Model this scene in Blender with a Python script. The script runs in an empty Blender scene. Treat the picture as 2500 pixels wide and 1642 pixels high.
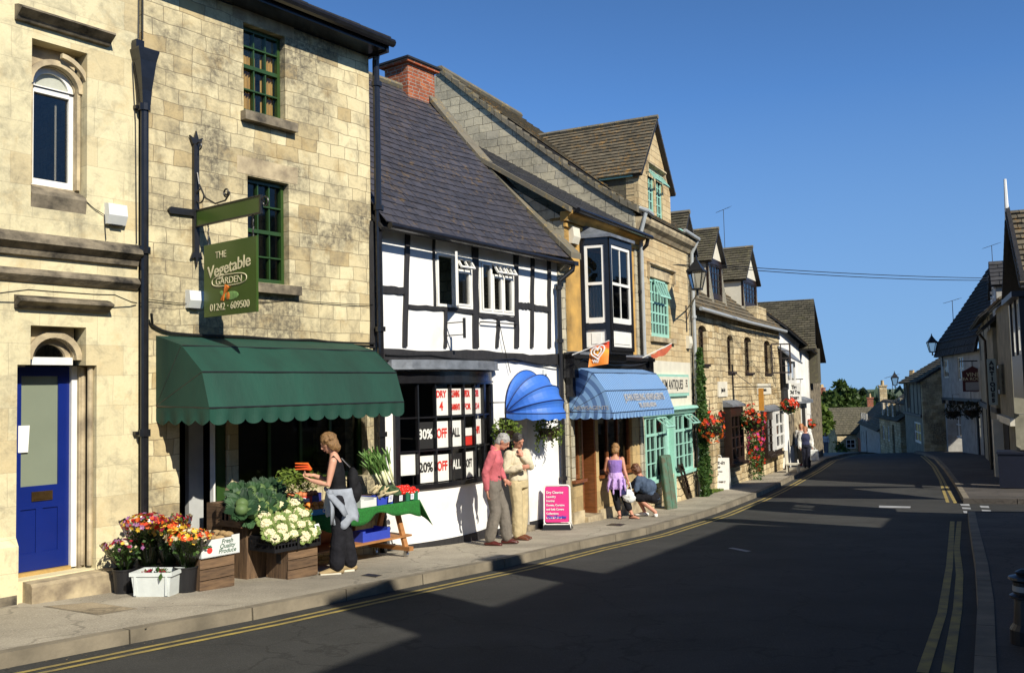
import bpy, math, random
from mathutils import Vector, Matrix
random.seed(11)
SC = bpy.context.scene
COL = SC.collection
rad = math.radians

# ---------------------------------------------------------------- camera, sky, sun
FPX, PITCH, ROLL = 2250.0, rad(3.5), 0.024
cF = Vector((0, math.cos(PITCH), math.sin(PITCH)))
_U = Vector((0, -math.sin(PITCH), math.cos(PITCH))); _R = Vector((1, 0, 0))
cR = _R*math.cos(ROLL) - _U*math.sin(ROLL)
cU = _U*math.cos(ROLL) + _R*math.sin(ROLL)
cam = bpy.data.cameras.new('camera'); camo = bpy.data.objects.new('camera', cam); COL.objects.link(camo)
cam.sensor_width = 36; cam.lens = FPX/2500*36; cam.clip_start = .1; cam.clip_end = 9000
camo.matrix_world = Matrix(((cR.x, cU.x, -cF.x, 0), (cR.y, cU.y, -cF.y, 0), (cR.z, cU.z, -cF.z, 0), (0, 0, 0, 1)))
SC.camera = camo

SUN_EL = rad(35); SUN_AZ = rad(145.3)          # azimuth of the sun, clockwise from +Y
sv = Vector((math.sin(SUN_AZ)*math.cos(SUN_EL), math.cos(SUN_AZ)*math.cos(SUN_EL), math.sin(SUN_EL)))
w = bpy.data.worlds.new('World'); SC.world = w; w.use_nodes = True
nt = w.node_tree; bg = nt.nodes['Background']
sky = nt.nodes.new('ShaderNodeTexSky'); sky.sky_type = 'NISHITA'; sky.sun_disc = False
sky.sun_elevation = SUN_EL; sky.sun_rotation = SUN_AZ
sky.air_density = 1.0; sky.dust_density = .1; sky.ozone_density = 8.0; sky.altitude = 100
_tc = nt.nodes.new('ShaderNodeTexCoord'); _vm = nt.nodes.new('ShaderNodeVectorMath'); _vm.operation = 'MULTIPLY_ADD'
_vm.inputs[1].default_value = (1, 1, .8); _vm.inputs[2].default_value = (0, 0, .11)      # clear air: no bright band at the horizon
nt.links.new(_tc.outputs['Generated'], _vm.inputs[0]); nt.links.new(_vm.outputs[0], sky.inputs[0])
_mx = nt.nodes.new('ShaderNodeMix'); _mx.data_type = 'RGBA'; _mx.blend_type = 'MULTIPLY'; _mx.inputs[0].default_value = 1; _mx.inputs[7].default_value = (.78, .95, 1.06, 1)
nt.links.new(sky.outputs[0], _mx.inputs[6])
_sp = nt.nodes.new('ShaderNodeSeparateXYZ'); nt.links.new(_tc.outputs['Generated'], _sp.inputs[0])        # dims the overhead sky to deepen the shadows below
_mr = nt.nodes.new('ShaderNodeMapRange'); _mr.inputs[1].default_value = .30; _mr.inputs[2].default_value = .85; _mr.inputs[3].default_value = 1; _mr.inputs[4].default_value = .35
nt.links.new(_sp.outputs[2], _mr.inputs[0]); _vs = nt.nodes.new('ShaderNodeVectorMath'); _vs.operation = 'SCALE'
_hz = nt.nodes.new('ShaderNodeMapRange'); _hz.inputs[1].default_value = -.02; _hz.inputs[2].default_value = .30; _hz.inputs[3].default_value = .75; _hz.inputs[4].default_value = 0
nt.links.new(_sp.outputs[2], _hz.inputs[0]); _hm = nt.nodes.new('ShaderNodeMix'); _hm.data_type = 'RGBA'; _hm.inputs[7].default_value = (1.75, 2.9, 4.5, 1)      # pale haze low in the sky
nt.links.new(_hz.outputs[0], _hm.inputs[0]); nt.links.new(_mx.outputs[2], _hm.inputs[6]); nt.links.new(_hm.outputs[2], _vs.inputs[0]); nt.links.new(_mr.outputs[0], _vs.inputs[3]); nt.links.new(_vs.outputs[0], bg.inputs[0]); bg.inputs[1].default_value = .112
sl = bpy.data.lights.new('sun', 'SUN'); sl.energy = 5.0; sl.angle = rad(.5); sl.color = (1, .93, .80)
so = bpy.data.objects.new('sun', sl); COL.objects.link(so)
so.rotation_euler = sv.to_track_quat('Z', 'Y').to_euler(); so.location = sv*60
SC.view_settings.view_transform = 'Standard'; SC.view_settings.look = 'None'
SC.view_settings.exposure = .36; SC.view_settings.gamma = 1
SC.render.resolution_x = 1024; SC.render.resolution_y = 672

# ---------------------------------------------------------------- measuring helpers
PROF = [(-40, 1.0), (0, -1.5), (5, -1.76), (10.8, -2.07), (15, -2.34), (20.5, -2.68), (27, -2.93), (33, -3.1), (42, -3.38),
        (50, -3.68), (56, -4.05), (64, -4.7), (80, -6.2), (110, -9.0), (160, -13), (300, -20), (900, -34), (1600, -30), (2300, -12), (3000, -14), (6000, -60)]
def gz(Y):
    for (a, b), (c, d) in zip(PROF, PROF[1:]):
        if Y <= c: return b + (d-b)*max(0, (Y-a))/(c-a)
    return PROF[-1][1]
def ray(u, v): return cF + cR*((u-1250)/FPX) + cU*((821-v)/FPX)
def at(u, v, Y):
    d = ray(u, v); return d*(Y/d.y)
def gpt(u, v, dz=0.0):
    d = ray(u, v); Y = 2.0
    while Y < 55:
        P = d*(Y/d.y)
        if P.z <= gz(Y)+dz: return Vector((P.x, P.y, gz(Y)+dz))
        Y += .02
    return Vector((P.x, P.y, gz(Y)+dz))

class Frame:
    """facade frame: x runs along the wall, -y points to the street, z up (same z as the world)"""
    def __init__(s, p0, ang):
        a = rad(ang); s.p0 = Vector((p0[0], p0[1], 0)); s.a = a
        s.t = Vector((math.sin(a), math.cos(a), 0)); s.n = Vector((math.cos(a), -math.sin(a), 0))
        s.rz = math.atan2(s.t.y, s.t.x)
    def px(s, u, v, y=0.0):                      # pixel -> (x, z) on the plane at local y
        q = s.p0 - s.n*y; d = ray(u, v); P = d*(q.dot(s.n)/d.dot(s.n))
        return (P-s.p0).dot(s.t), P.z
    def pxx(s, u, v, x):                         # pixel -> (y, z) on the plane x = const
        q = s.p0 + s.t*x; d = ray(u, v); P = d*(q.dot(s.t)/d.dot(s.t))
        return -(P-s.p0).dot(s.n), P.z
    def W(s, x, y, z): return s.p0 + s.t*x - s.n*y + Vector((0, 0, z))
    def X(s, u, v, y=0.0): return s.px(u, v, y)[0]
    def Z(s, u, v, y=0.0): return s.px(u, v, y)[1]
    def L(s, P): d = P-s.p0; return Vector((d.dot(s.t), -d.dot(s.n), P.z))
    def g(s, x, y=0.0): return gz(s.W(x, y, 0).y)

# ---------------------------------------------------------------- mesh builder
class MB:
    def __init__(s): s.v = []; s.f = []
    def add(s, vs, fs):
        n = len(s.v); s.v += [tuple(p) for p in vs]; s.f += [tuple(i+n for i in f) for f in fs]; return s
    def hexa(s, p):  # 0-3 bottom ccw, 4-7 top
        return s.add(p, [(3, 2, 1, 0), (4, 5, 6, 7), (0, 1, 5, 4), (1, 2, 6, 5), (2, 3, 7, 6), (3, 0, 4, 7)])
    def box(s, x0, x1, y0, y1, z0, z1):
        return s.hexa([(x0, y0, z0), (x1, y0, z0), (x1, y1, z0), (x0, y1, z0), (x0, y0, z1), (x1, y0, z1), (x1, y1, z1), (x0, y1, z1)])
    def cbox(s, c, d, m=None, taper=1.0):
        a, b, h = d[0]/2, d[1]/2, d[2]/2; t = taper
        p = [Vector(q) for q in ((-a, -b, -h), (a, -b, -h), (a, b, -h), (-a, b, -h), (-a*t, -b*t, h), (a*t, -b*t, h), (a*t, b*t, h), (-a*t, b*t, h))]
        if m is not None: p = [m @ q for q in p]
        return s.hexa([q+Vector(c) for q in p])
    def beam(s, a, b, w, h, up=(0, 0, 1)):       # square bar from a to b
        a = Vector(a); b = Vector(b); d = (b-a).normalized(); u = Vector(up)
        if abs(d.dot(u)) > .98: u = Vector((0, 1, 0))
        x = d.cross(u).normalized()*w/2; z = x.cross(d).normalized()*h/2
        return s.hexa([a-x-z, a+x-z, b+x-z, b-x-z, a-x+z, a+x+z, b+x+z, b-x+z])
    def poly(s, pts): return s.add(pts, [tuple(range(len(pts)))])
    def prism(s, pts, y0, y1):                   # (x, z) outline, extruded in y
        n = len(pts); v = [(x, y0, z) for x, z in pts]+[(x, y1, z) for x, z in pts]
        return s.add(v, [tuple(range(n)), tuple(range(2*n-1, n-1, -1))]+[((i+1) % n, i, i+n, (i+1) % n+n) for i in range(n)])
    def prismx(s, pts, x0, x1):                  # (y, z) outline, extruded in x
        n = len(pts); v = [(x0, y, z) for y, z in pts]+[(x1, y, z) for y, z in pts]
        return s.add(v, [tuple(range(n)), tuple(range(2*n-1, n-1, -1))]+[((i+1) % n, i, i+n, (i+1) % n+n) for i in range(n)])
    def prismz(s, pts, z0, z1):
        n = len(pts); v = [(x, y, z0) for x, y in pts]+[(x, y, z1) for x, y in pts]
        return s.add(v, [tuple(range(n)), tuple(range(2*n-1, n-1, -1))]+[((i+1) % n, i, i+n, (i+1) % n+n) for i in range(n)])
    def tube(s, pts, r, n=8, ry=None):
        pts = [Vector(p) for p in pts]; m = len(pts)
        rs = r if isinstance(r, (list, tuple)) else [r]*m
        t0 = (pts[1]-pts[0]).normalized(); ref = Vector((0, 0, 1)) if abs(t0.z) < .9 else Vector((1, 0, 0))
        nx = t0.cross(ref).normalized(); v = []
        for i, p in enumerate(pts):
            t = (pts[min(i+1, m-1)]-pts[max(i-1, 0)])
            if t.length < 1e-9: t = t0
            t.normalize(); nx = nx-t*nx.dot(t)
            if nx.length < 1e-6: nx = t.cross(Vector((.3, .5, .8)))
            nx.normalize(); ny = t.cross(nx); q = rs[i]; q = q if isinstance(q, (tuple, list)) else (q, q)
            for k in range(n):
                a = 2*math.pi*k/n; v.append(p+nx*math.cos(a)*q[0]+ny*math.sin(a)*q[1])
        f = [(i*n+k, i*n+(k+1) % n, (i+1)*n+(k+1) % n, (i+1)*n+k) for i in range(m-1) for k in range(n)]
        f += [tuple(range(n-1, -1, -1)), tuple(range((m-1)*n, m*n))]
        return s.add(v, f)
    def rings(s, rings, cap=True):
        n = len(rings[0]); v = [p for r in rings for p in r]; m = len(rings)
        f = [(i*n+k, i*n+(k+1) % n, (i+1)*n+(k+1) % n, (i+1)*n+k) for i in range(m-1) for k in range(n)]
        if cap: f += [tuple(range(n-1, -1, -1)), tuple(range((m-1)*n, m*n))]
        return s.add(v, f)
    def lathe(s, prof, n=16, c=(0, 0, 0)):
        return s.rings([[(c[0]+r*math.cos(2*math.pi*k/n), c[1]+r*math.sin(2*math.pi*k/n), c[2]+z) for k in range(n)] for r, z in prof])
    def ball(s, c, r, nu=10, nv=7, m=None, noise=0):
        if not isinstance(r, (tuple, list)): r = (r, r, r)
        R = []
        for j in range(nv+1):
            th = math.pi*(j/nv); th = min(max(th, .12), math.pi-.12) if j in (0, nv) else th
            ring = []
            for k in range(nu):
                a = 2*math.pi*k/nu; q = Vector((r[0]*math.sin(th)*math.cos(a), r[1]*math.sin(th)*math.sin(a), -r[2]*math.cos(th)))
                if noise: q *= 1+random.uniform(-noise, noise)
                if m is not None: q = m @ q
                ring.append(q+Vector(c))
            R.append(ring)
        return s.rings(R)
    def sheet(s, fn, nu, nv):                    # open surface
        v = [fn(i/nu, j/nv) for j in range(nv+1) for i in range(nu+1)]
        return s.add(v, [(j*(nu+1)+i, j*(nu+1)+i+1, (j+1)*(nu+1)+i+1, (j+1)*(nu+1)+i) for j in range(nv) for i in range(nu)])
    def leaf(s, c, d, up, L, W):
        d = Vector(d).normalized(); x = d.cross(Vector(up))
        if x.length < 1e-3: x = d.cross(Vector((1, .2, 0)))
        x.normalize(); n = x.cross(d); c = Vector(c)
        return s.add([c, c+d*L*.5+x*W*.5-n*L*.06, c+d*L-n*L*.14, c+d*L*.5-x*W*.5-n*L*.06], [(0, 1, 2), (0, 2, 3)])
    def xf(s, m): s.v = [tuple(m @ Vector(p)) for p in s.v]; return s
    def build(s, name, mat, thing=None, smooth=False, parent=None, raw=False, solid=0):
        me = bpy.data.meshes.new(name); o = bpy.data.objects.new(name, me)
        off = Vector((0, 0, 0))
        if thing is not None and not raw: off = Vector(thing.get('_b', (0, 0, 0)))
        me.from_pydata([tuple(Vector(p)-off) for p in s.v], [], s.f); me.update()
        me.materials.append(mat)
        if smooth:
            me.polygons.foreach_set('use_smooth', [True]*len(me.polygons))
        COL.objects.link(o)
        par = parent if parent is not None else thing
        if par is not None: o.parent = par
        if solid:
            m = o.modifiers.new('solid', 'SOLIDIFY'); m.thickness = solid; m.offset = 0
        return o

BASES = []
def thing(name, label, cat, F=None, b=(0, 0, 0), loc=None, rz=0, group=None):
    """an Empty at the base of a thing; b = its base in the coordinates of frame F"""
    o = bpy.data.objects.new(name, None); COL.objects.link(o); o.empty_display_size = .2
    if F is not None: o.location = F.W(*b); o.rotation_euler = (0, 0, F.rz); o['_b'] = tuple(b)
    else: o.location = loc; o.rotation_euler = (0, 0, rz); o['_b'] = (0., 0., 0.)
    BASES.append(o); o['label'] = label; o['category'] = cat
    if group: o['group'] = group
    return o
def tag(o, label, cat, group=None):
    o['label'] = label; o['category'] = cat
    if group: o['group'] = group
    return o
def struct(mb, name, mat, kind='structure', smooth=False):
    o = mb.build(name, mat, smooth=smooth); o['kind'] = kind; return o
def kids(o): return [c for c in COL.objects if c.parent == o]
def dup(root, loc, rz=None, label=None, group=None, sc=None):
    r = root.copy(); COL.objects.link(r); r.location = loc
    if rz is not None: r.rotation_euler = (root.rotation_euler[0], root.rotation_euler[1], rz)
    if label: r['label'] = label
    if group: r['group'] = group
    if sc: r.scale = (sc, sc, sc)
    for ch in kids(root):
        c = ch.copy(); COL.objects.link(c); c.parent = r
        for g in kids(ch):
            d = g.copy(); COL.objects.link(d); d.parent = c
    return r
def text(s, size, mat, thing, F, x, y, z, sx=1.0, shear=0, align='CENTER', name='lettering', parent=None, ext=.002, rot=None, bold=0, spacing=1.0):
    """flat raised lettering facing -y in the frame, baseline centre at x, y, z"""
    c = bpy.data.curves.new('t', 'FONT'); c.body = s; c.size = size; c.align_x = align; c.extrude = ext; c.shear = shear; c.offset = bold; c.space_character = spacing; c.space_line = .9
    t = bpy.data.objects.new('t', c); COL.objects.link(t)
    dg = bpy.context.evaluated_depsgraph_get(); me = bpy.data.meshes.new_from_object(t.evaluated_get(dg))
    bpy.data.objects.remove(t); bpy.data.curves.remove(c)
    R = rot or Matrix.Identity(3); b = Vector(thing.get('_b', (0, 0, 0)))
    for q in me.vertices:
        q.co = R @ Vector((q.co.x*sx, -q.co.z, q.co.y)) + Vector((x, y, z)) - b
    me.materials.clear(); me.materials.append(mat); me.name = name
    o = bpy.data.objects.new(name, me); COL.objects.link(o); o.parent = parent or thing
    return o

# ---------------------------------------------------------------- materials
def nmat(name):
    m = bpy.data.materials.new(name); m.use_nodes = True; t = m.node_tree
    return m, t, t.nodes['Principled BSDF'], t.nodes.new, t.links.new
def mixc(t, a, b, fac, mode='MIX'):
    n = t.nodes.new('ShaderNodeMix'); n.data_type = 'RGBA'; n.blend_type = mode
    for sock, val in ((n.inputs[0], fac), (n.inputs[6], a), (n.inputs[7], b)):
        if hasattr(val, 'is_output'): t.links.new(val, sock)
        else: sock.default_value = val if not isinstance(val, tuple) else (*val, 1)
    return n.outputs[2]
def ramp(t, src, a, b, lo=0., hi=1.):
    n = t.nodes.new('ShaderNodeMapRange'); n.inputs[1].default_value = a; n.inputs[2].default_value = b
    n.inputs[3].default_value = lo; n.inputs[4].default_value = hi; t.links.new(src, n.inputs[0]); return n.outputs[0]
def coords(t, scale=(1, 1, 1), loc=(0, 0, 0), wall=False):
    tc = t.nodes.new('ShaderNodeTexCoord'); src = tc.outputs['Object']
    if wall:                                       # (x+y, z) so every upright face is covered
        sp = t.nodes.new('ShaderNodeSeparateXYZ'); t.links.new(src, sp.inputs[0])
        ad = t.nodes.new('ShaderNodeMath'); t.links.new(sp.outputs[0], ad.inputs[0]); t.links.new(sp.outputs[1], ad.inputs[1])
        cb = t.nodes.new('ShaderNodeCombineXYZ'); t.links.new(ad.outputs[0], cb.inputs[0]); t.links.new(sp.outputs[2], cb.inputs[1]); src = cb.outputs[0]
    mp = t.nodes.new('ShaderNodeMapping'); mp.inputs['Scale'].default_value = scale; mp.inputs['Location'].default_value = loc
    t.links.new(src, mp.inputs[0]); return mp.outputs[0]
def noise(t, vec, scale, detail=5, rough=.6, dist=0):
    n = t.nodes.new('ShaderNodeTexNoise'); n.inputs['Scale'].default_value = scale; n.inputs['Detail'].default_value = detail
    n.inputs['Roughness'].default_value = rough; n.inputs['Distortion'].default_value = dist; t.links.new(vec, n.inputs['Vector']); return n.outputs[0]
def bump(t, bs, h, strength=.3, dist=.02):
    b = t.nodes.new('ShaderNodeBump'); b.inputs['Strength'].default_value = strength; b.inputs['Distance'].default_value = dist
    t.links.new(h, b.inputs['Height']); t.links.new(b.outputs[0], bs.inputs['Normal'])
def dark(c, k): return tuple(x*k for x in c)
def M(name, col, rough=.6, var=.2, scale=6, bmp=.15, metal=0, spec=.5, col2=None, stretch=(1, 1, 1), island=0, coat=0, fine=0):
    m, t, bs, N, L = nmat(name)
    v = coords(t, stretch); n = noise(t, v, scale)
    c2 = col2 or dark(col, 1-var)
    c = mixc(t, tuple(min(1, x*(1+var*.4)) for x in col), c2, ramp(t, n, .35, .68))
    if island:
        g = N('ShaderNodeNewGeometry'); c = mixc(t, c, (0, 0, 0), ramp(t, g.outputs['Random Per Island'], 0, 1, 0, island))
    L(c, bs.inputs['Base Color']); bs.inputs['Roughness'].default_value = rough; bs.inputs['Metallic'].default_value = metal
    bs.inputs['Specular IOR Level'].default_value = spec; bs.inputs['Coat Weight'].default_value = coat
    if bmp: bump(t, bs, noise(t, v, scale*(fine or 5), 4), bmp, .01)
    return m
def stone(name, c1, c2, mortar, bw=.42, bh=.2, stain=.5, stainc=(.09, .085, .075), sscale=.9, msize=.008, bmp=.5, off=.5, rnd=0, warm=None, streak=0, seed=0.):
    m, t, bs, N, L = nmat(name)
    v = coords(t, wall=True, loc=(seed, seed*.7, 0)); wob = noise(t, v, 2.2, 2)
    vm = N('ShaderNodeVectorMath'); vm.operation = 'MULTIPLY_ADD'; L(v, vm.inputs[0]); vm.inputs[1].default_value = (1, 1, 1)
    wn = N('ShaderNodeTexNoise'); wn.inputs['Scale'].default_value = 3; wn.inputs['Detail'].default_value = 3; L(v, wn.inputs['Vector'])
    sc = N('ShaderNodeVectorMath'); sc.operation = 'SCALE'; sc.inputs[3].default_value = .035+rnd; L(wn.outputs[1], sc.inputs[0]); L(sc.outputs[0], vm.inputs[2])
    b = N('ShaderNodeTexBrick'); b.offset = off; b.squash = .72; b.squash_frequency = 3; L(vm.outputs[0], b.inputs['Vector'])
    b.inputs['Scale'].default_value = 1; b.inputs['Brick Width'].default_value = bw; b.inputs['Row Height'].default_value = bh
    b.inputs['Mortar Size'].default_value = msize; b.inputs['Mortar Smooth'].default_value = .6; b.inputs['Bias'].default_value = -.1
    b.inputs['Color1'].default_value = (*c1, 1); b.inputs['Color2'].default_value = (*c2, 1); b.inputs['Mortar'].default_value = (*mortar, 1)
    c = b.outputs['Color']
    # blocks of odd tone, a second coarser brick pattern in step with the first
    b2 = N('ShaderNodeTexBrick'); b2.offset = off; b2.squash = .72; b2.squash_frequency = 3; L(vm.outputs[0], b2.inputs['Vector'])
    b2.inputs['Scale'].default_value = 1; b2.inputs['Brick Width'].default_value = bw; b2.inputs['Row Height'].default_value = bh; b2.inputs['Mortar Size'].default_value = 0
    b2.inputs['Color1'].default_value = (0, 0, 0, 1); b2.inputs['Color2'].default_value = (1, 1, 1, 1); b2.inputs['Bias'].default_value = 0
    odd = ramp(t, b2.outputs['Color'], .8, .95, 0, .42)
    c = mixc(t, c, warm or dark(c2, .62), odd)
    n1 = noise(t, v, sscale, 7, .62, .4); n2 = noise(t, v, 14, 5, .7); n3 = noise(t, v, 45, 3, .7)
    c = mixc(t, c, (.5, .5, .5), ramp(t, n2, .3, .75, 0, .22), 'OVERLAY')
    mul = N('ShaderNodeMath'); mul.operation = 'MULTIPLY'; L(ramp(t, n1, .45, .60), mul.inputs[0]); L(ramp(t, n2, .34, .6, .25, 1), mul.inputs[1])
    m2 = N('ShaderNodeMath'); m2.operation = 'MULTIPLY'; L(mul.outputs[0], m2.inputs[0]); m2.inputs[1].default_value = stain
    c = mixc(t, c, stainc, m2.outputs[0])
    if streak:
        vs = coords(t, (3.2, .35, 1), wall=True); ns = noise(t, vs, 1.0, 6, .6)
        ms = N('ShaderNodeMath'); ms.operation = 'MULTIPLY'; L(ramp(t, ns, .56, .72), ms.inputs[0]); L(ramp(t, n2, .3, .6, .3, streak), ms.inputs[1])
        c = mixc(t, c, dark(stainc, .8), ms.outputs[0])
    n4 = noise(t, v, 4.2, 8, .72, .6); c = mixc(t, c, stainc, ramp(t, n4, .50, .70, 0, .32+stain*.25))
    nc = noise(t, v, 2.3, 5, .65, .3); c = mixc(t, c, dark(warm or c2, 1.05), ramp(t, nc, .54, .70, 0, .45))
    c = mixc(t, c, (.25, .25, .25), ramp(t, n3, .35, .7, 0, .35), 'SOFT_LIGHT')
    L(c, bs.inputs['Base Color']); bs.inputs['Roughness'].default_value = .92; bs.inputs['Specular IOR Level'].default_value = .2
    h = N('ShaderNodeMath'); h.operation = 'MULTIPLY_ADD'; L(b.outputs['Fac'], h.inputs[0]); h.inputs[1].default_value = -1.0; L(n2, h.inputs[2])
    h2 = N('ShaderNodeMath'); h2.operation = 'ADD'; L(h.outputs[0], h2.inputs[0])
    h3 = N('ShaderNodeMath'); h3.operation = 'MULTIPLY'; L(b2.outputs['Color'], h3.inputs[0]); h3.inputs[1].default_value = .6; L(h3.outputs[0], h2.inputs[1])
    bump(t, bs, h2.outputs[0], bmp, .012)
    return m
def tilem(name, c1, c2, moss=(.25, .17, .05), mossk=.35, rough=.7, spots=9):
    m, t, bs, N, L = nmat(name); g = N('ShaderNodeNewGeometry'); v = coords(t)
    c = mixc(t, c1, c2, g.outputs['Random Per Island']); n = noise(t, v, 5, 6, .7); n2 = noise(t, v, 1.1, 4)
    c = mixc(t, c, dark(c1, .45), ramp(t, n, .35, .7, 0, .6))
    k = N('ShaderNodeMath'); k.operation = 'MULTIPLY'; L(ramp(t, noise(t, v, spots, 5, .75), .53, .62), k.inputs[0]); L(ramp(t, n2, .42, .6, .15, 1), k.inputs[1])
    k2 = N('ShaderNodeMath'); k2.operation = 'MULTIPLY'; L(k.outputs[0], k2.inputs[0]); k2.inputs[1].default_value = mossk
    c = mixc(t, c, moss, k2.outputs[0])
    L(c, bs.inputs['Base Color']); bs.inputs['Roughness'].default_value = rough; bs.inputs['Specular IOR Level'].default_value = .35
    bump(t, bs, noise(t, v, 22, 5, .7), .4, .01); return m
def leafm(name, c1, c2, rough=.55, trans=.25, var=None):
    m, t, bs, N, L = nmat(name); g = N('ShaderNodeNewGeometry')
    c = mixc(t, c1, c2, g.outputs['Random Per Island'])
    c = mixc(t, c, dark(c1, .5), ramp(t, noise(t, coords(t), 3, 3), .4, .65, 0, .7))
    L(c, bs.inputs['Base Color']); bs.inputs['Roughness'].default_value = rough; bs.inputs['Specular IOR Level'].default_value = .3
    if trans:
        tr = N('ShaderNodeBsdfTranslucent'); L(c, tr.inputs[0]); mx = N('ShaderNodeMixShader'); mx.inputs[0].default_value = trans
        L(bs.outputs[0], mx.inputs[1]); L(tr.outputs[0], mx.inputs[2]); L(mx.outputs[0], t.nodes['Material Output'].inputs[0])
    return m
def glassm(name, tint=(.02, .025, .03), k=.75, ior=1.5):
    """window glass: mostly see-through into the dark room, mirrored by fresnel"""
    m, t, bs, N, L = nmat(name); t.nodes.remove(bs)
    tr = N('ShaderNodeBsdfTransparent'); tr.inputs[0].default_value = (k, k, k*.98, 1); gl = N('ShaderNodeBsdfGlossy'); gl.inputs['Roughness'].default_value = .03
    fr = N('ShaderNodeFresnel'); fr.inputs[0].default_value = ior; mx = N('ShaderNodeMixShader'); L(fr.outputs[0], mx.inputs[0])
    nb = N('ShaderNodeBump'); nb.inputs['Strength'].default_value = .08; L(noise(t, coords(t), 2.5, 2), nb.inputs['Height']); L(nb.outputs[0], gl.inputs['Normal']); 
    L(tr.outputs[0], mx.inputs[1]); L(gl.outputs[0], mx.inputs[2]); L(mx.outputs[0], t.nodes['Material Output'].inputs[0]); return m

K = {}
def mats():
    K['ashlar'] = stone('ashlar_stone', (.68, .61, .39), (.62, .55, .35), (.50, .44, .29), .62, .33, .40, sscale=.7, msize=.004, bmp=.22, streak=.55, warm=(.50, .37, .18))
    K['blocks'] = stone('weathered_block_stone', (.68, .60, .38), (.55, .46, .27), (.30, .25, .16), .36, .19, 1.0, stainc=(.16, .14, .10), sscale=.75, msize=.006, bmp=.5, rnd=.03, warm=(.34, .23, .09), streak=.5, seed=4.3)
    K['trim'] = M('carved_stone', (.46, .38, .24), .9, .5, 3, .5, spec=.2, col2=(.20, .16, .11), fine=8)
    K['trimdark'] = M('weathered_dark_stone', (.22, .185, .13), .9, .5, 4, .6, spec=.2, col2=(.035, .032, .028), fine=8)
    K['ebrick'] = stone('coursed_buff_stone', (.60, .48, .28), (.50, .38, .21), (.20, .15, .09), .42, .15, .3, stainc=(.22, .18, .12), msize=.006, bmp=.6, rnd=.02, warm=(.40, .26, .12), seed=9)
    K['egable'] = stone('gable_rubble_stone', (.52, .47, .34), (.36, .33, .25), (.17, .15, .115), .36, .2, .5, stainc=(.12, .12, .10), msize=.009, bmp=.7, rnd=.08, seed=2, warm=(.5, .46, .36))
    K['rubble'] = stone('golden_rubble_stone', (.66, .55, .34), (.50, .39, .22), (.16, .12, .08), .5, .19, .65, stainc=(.11, .09, .06), msize=.012, bmp=.9, rnd=.09, seed=6, warm=(.36, .24, .10))
    K['brick'] = stone('red_brick', (.42, .11, .045), (.25, .065, .03), (.35, .31, .26), .21, .072, .5, stainc=(.05, .04, .035), msize=.011, bmp=.6, rnd=0, warm=(.5, .2, .08))
    K['white'] = M('white_limewash', (.80, .80, .79), .85, .10, 1.3, .55, spec=.2, fine=6, col2=(.66, .645, .60))
    K['whitepaint'] = M('white_gloss_paint', (.78, .77, .72), .35, .08, 8, .06)
    K['creampaint'] = M('cream_paint', (.66, .62, .50), .6, .12, 3, .1)
    K['ochre'] = M('ochre_render', (.50, .30, .085), .85, .35, 2.2, .35, spec=.2, col2=(.30, .19, .07), fine=9)
    K['ochrestone'] = stone('ochre_ashlar', (.52, .38, .18), (.44, .32, .15), (.28, .2, .1), .55, .3, .3, msize=.005, bmp=.3)
    K['timber'] = M('black_tarred_timber', (.022, .021, .022), .6, .4, 12, .6, stretch=(1, 1, .3))
    K['blackpaint'] = M('black_gloss_paint', (.012, .012, .014), .22, .3, 9, .05)
    K['iron'] = M('black_iron', (.014, .014, .015), .38, .3, 20, .15)
    K['slate'] = tilem('blue_slate', (.048, .048, .060), (.072, .070, .086), (.20, .13, .05), .55, .5, 8)
    K['slate2'] = tilem('grey_slate', (.045, .046, .052), (.07, .07, .075), (.12, .12, .08), .5, .6)
    K['stile'] = tilem('stone_roof_tile', (.17, .145, .10), (.085, .075, .055), (.36, .20, .05), .75, .9, 7)
    K['stile2'] = tilem('mossy_stone_tile', (.13, .115, .08), (.07, .065, .045), (.16, .15, .07), .6, .9, 7)
    K['coping'] = tilem('lichen_coping_stone', (.19, .17, .13), (.13, .12, .09), (.40, .28, .09), .7, .95, 10)
    K['lead'] = M('lead_sheet', (.20, .22, .25), .5, .35, 5, .2, metal=.3)
    K['greenpaint'] = M('green_gloss_paint', (.026, .062, .014), .3, .15, 6, .05)
    K['teal'] = M('pale_teal_paint', (.31, .57, .47), .45, .1, 6, .05)
    K['brownpaint'] = M('dark_brown_paint', (.022, .012, .008), .4, .3, 8, .1)
    K['varnish'] = M('varnished_wood', (.20, .07, .022), .35, .4, 5, .15, stretch=(1, 1, 6))
    K['bluedoor'] = M('blue_gloss_paint', (.005, .017, .15), .3, .08, 3, .04)
    K['glass'] = glassm('window_glass')
    K['shopglass'] = glassm('shop_glass', k=.92, ior=1.22); K['frosted'] = M('frosted_glass', (.20, .23, .17), .25, .08, 1.5, 0)
    K['room'] = M('unlit_interior_black', (.012, .011, .010), .9, .3, 3, 0)  # near-black colour stands in for the darkness of unlit rooms
    K['curtain'] = M('net_curtain', (.62, .60, .52), .9, .25, 3, .3, stretch=(14, 14, .4))
    K['drape'] = M('yellow_curtain', (.62, .42, .14), .9, .35, 3, .3, stretch=(14, 14, .6))
    K['paper'] = M('white_paper', (.80, .80, .78), .6, .03, 2, 0)
    K['blackcard'] = M('black_card', (.015, .015, .017), .6, .1, 2, 0)
    K['redink'] = M('red_ink', (.62, .03, .02), .6, .05, 2, 0)
    K['blackink'] = M('black_ink', (.012, .012, .014), .6, .05, 2, 0)
    K['goldink'] = M('cream_gold_lettering', (.62, .56, .36), .5, .05, 2, 0)
    K['greensign'] = M('green_sign_board', (.045, .085, .012), .3, .12, 2, .03)
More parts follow.
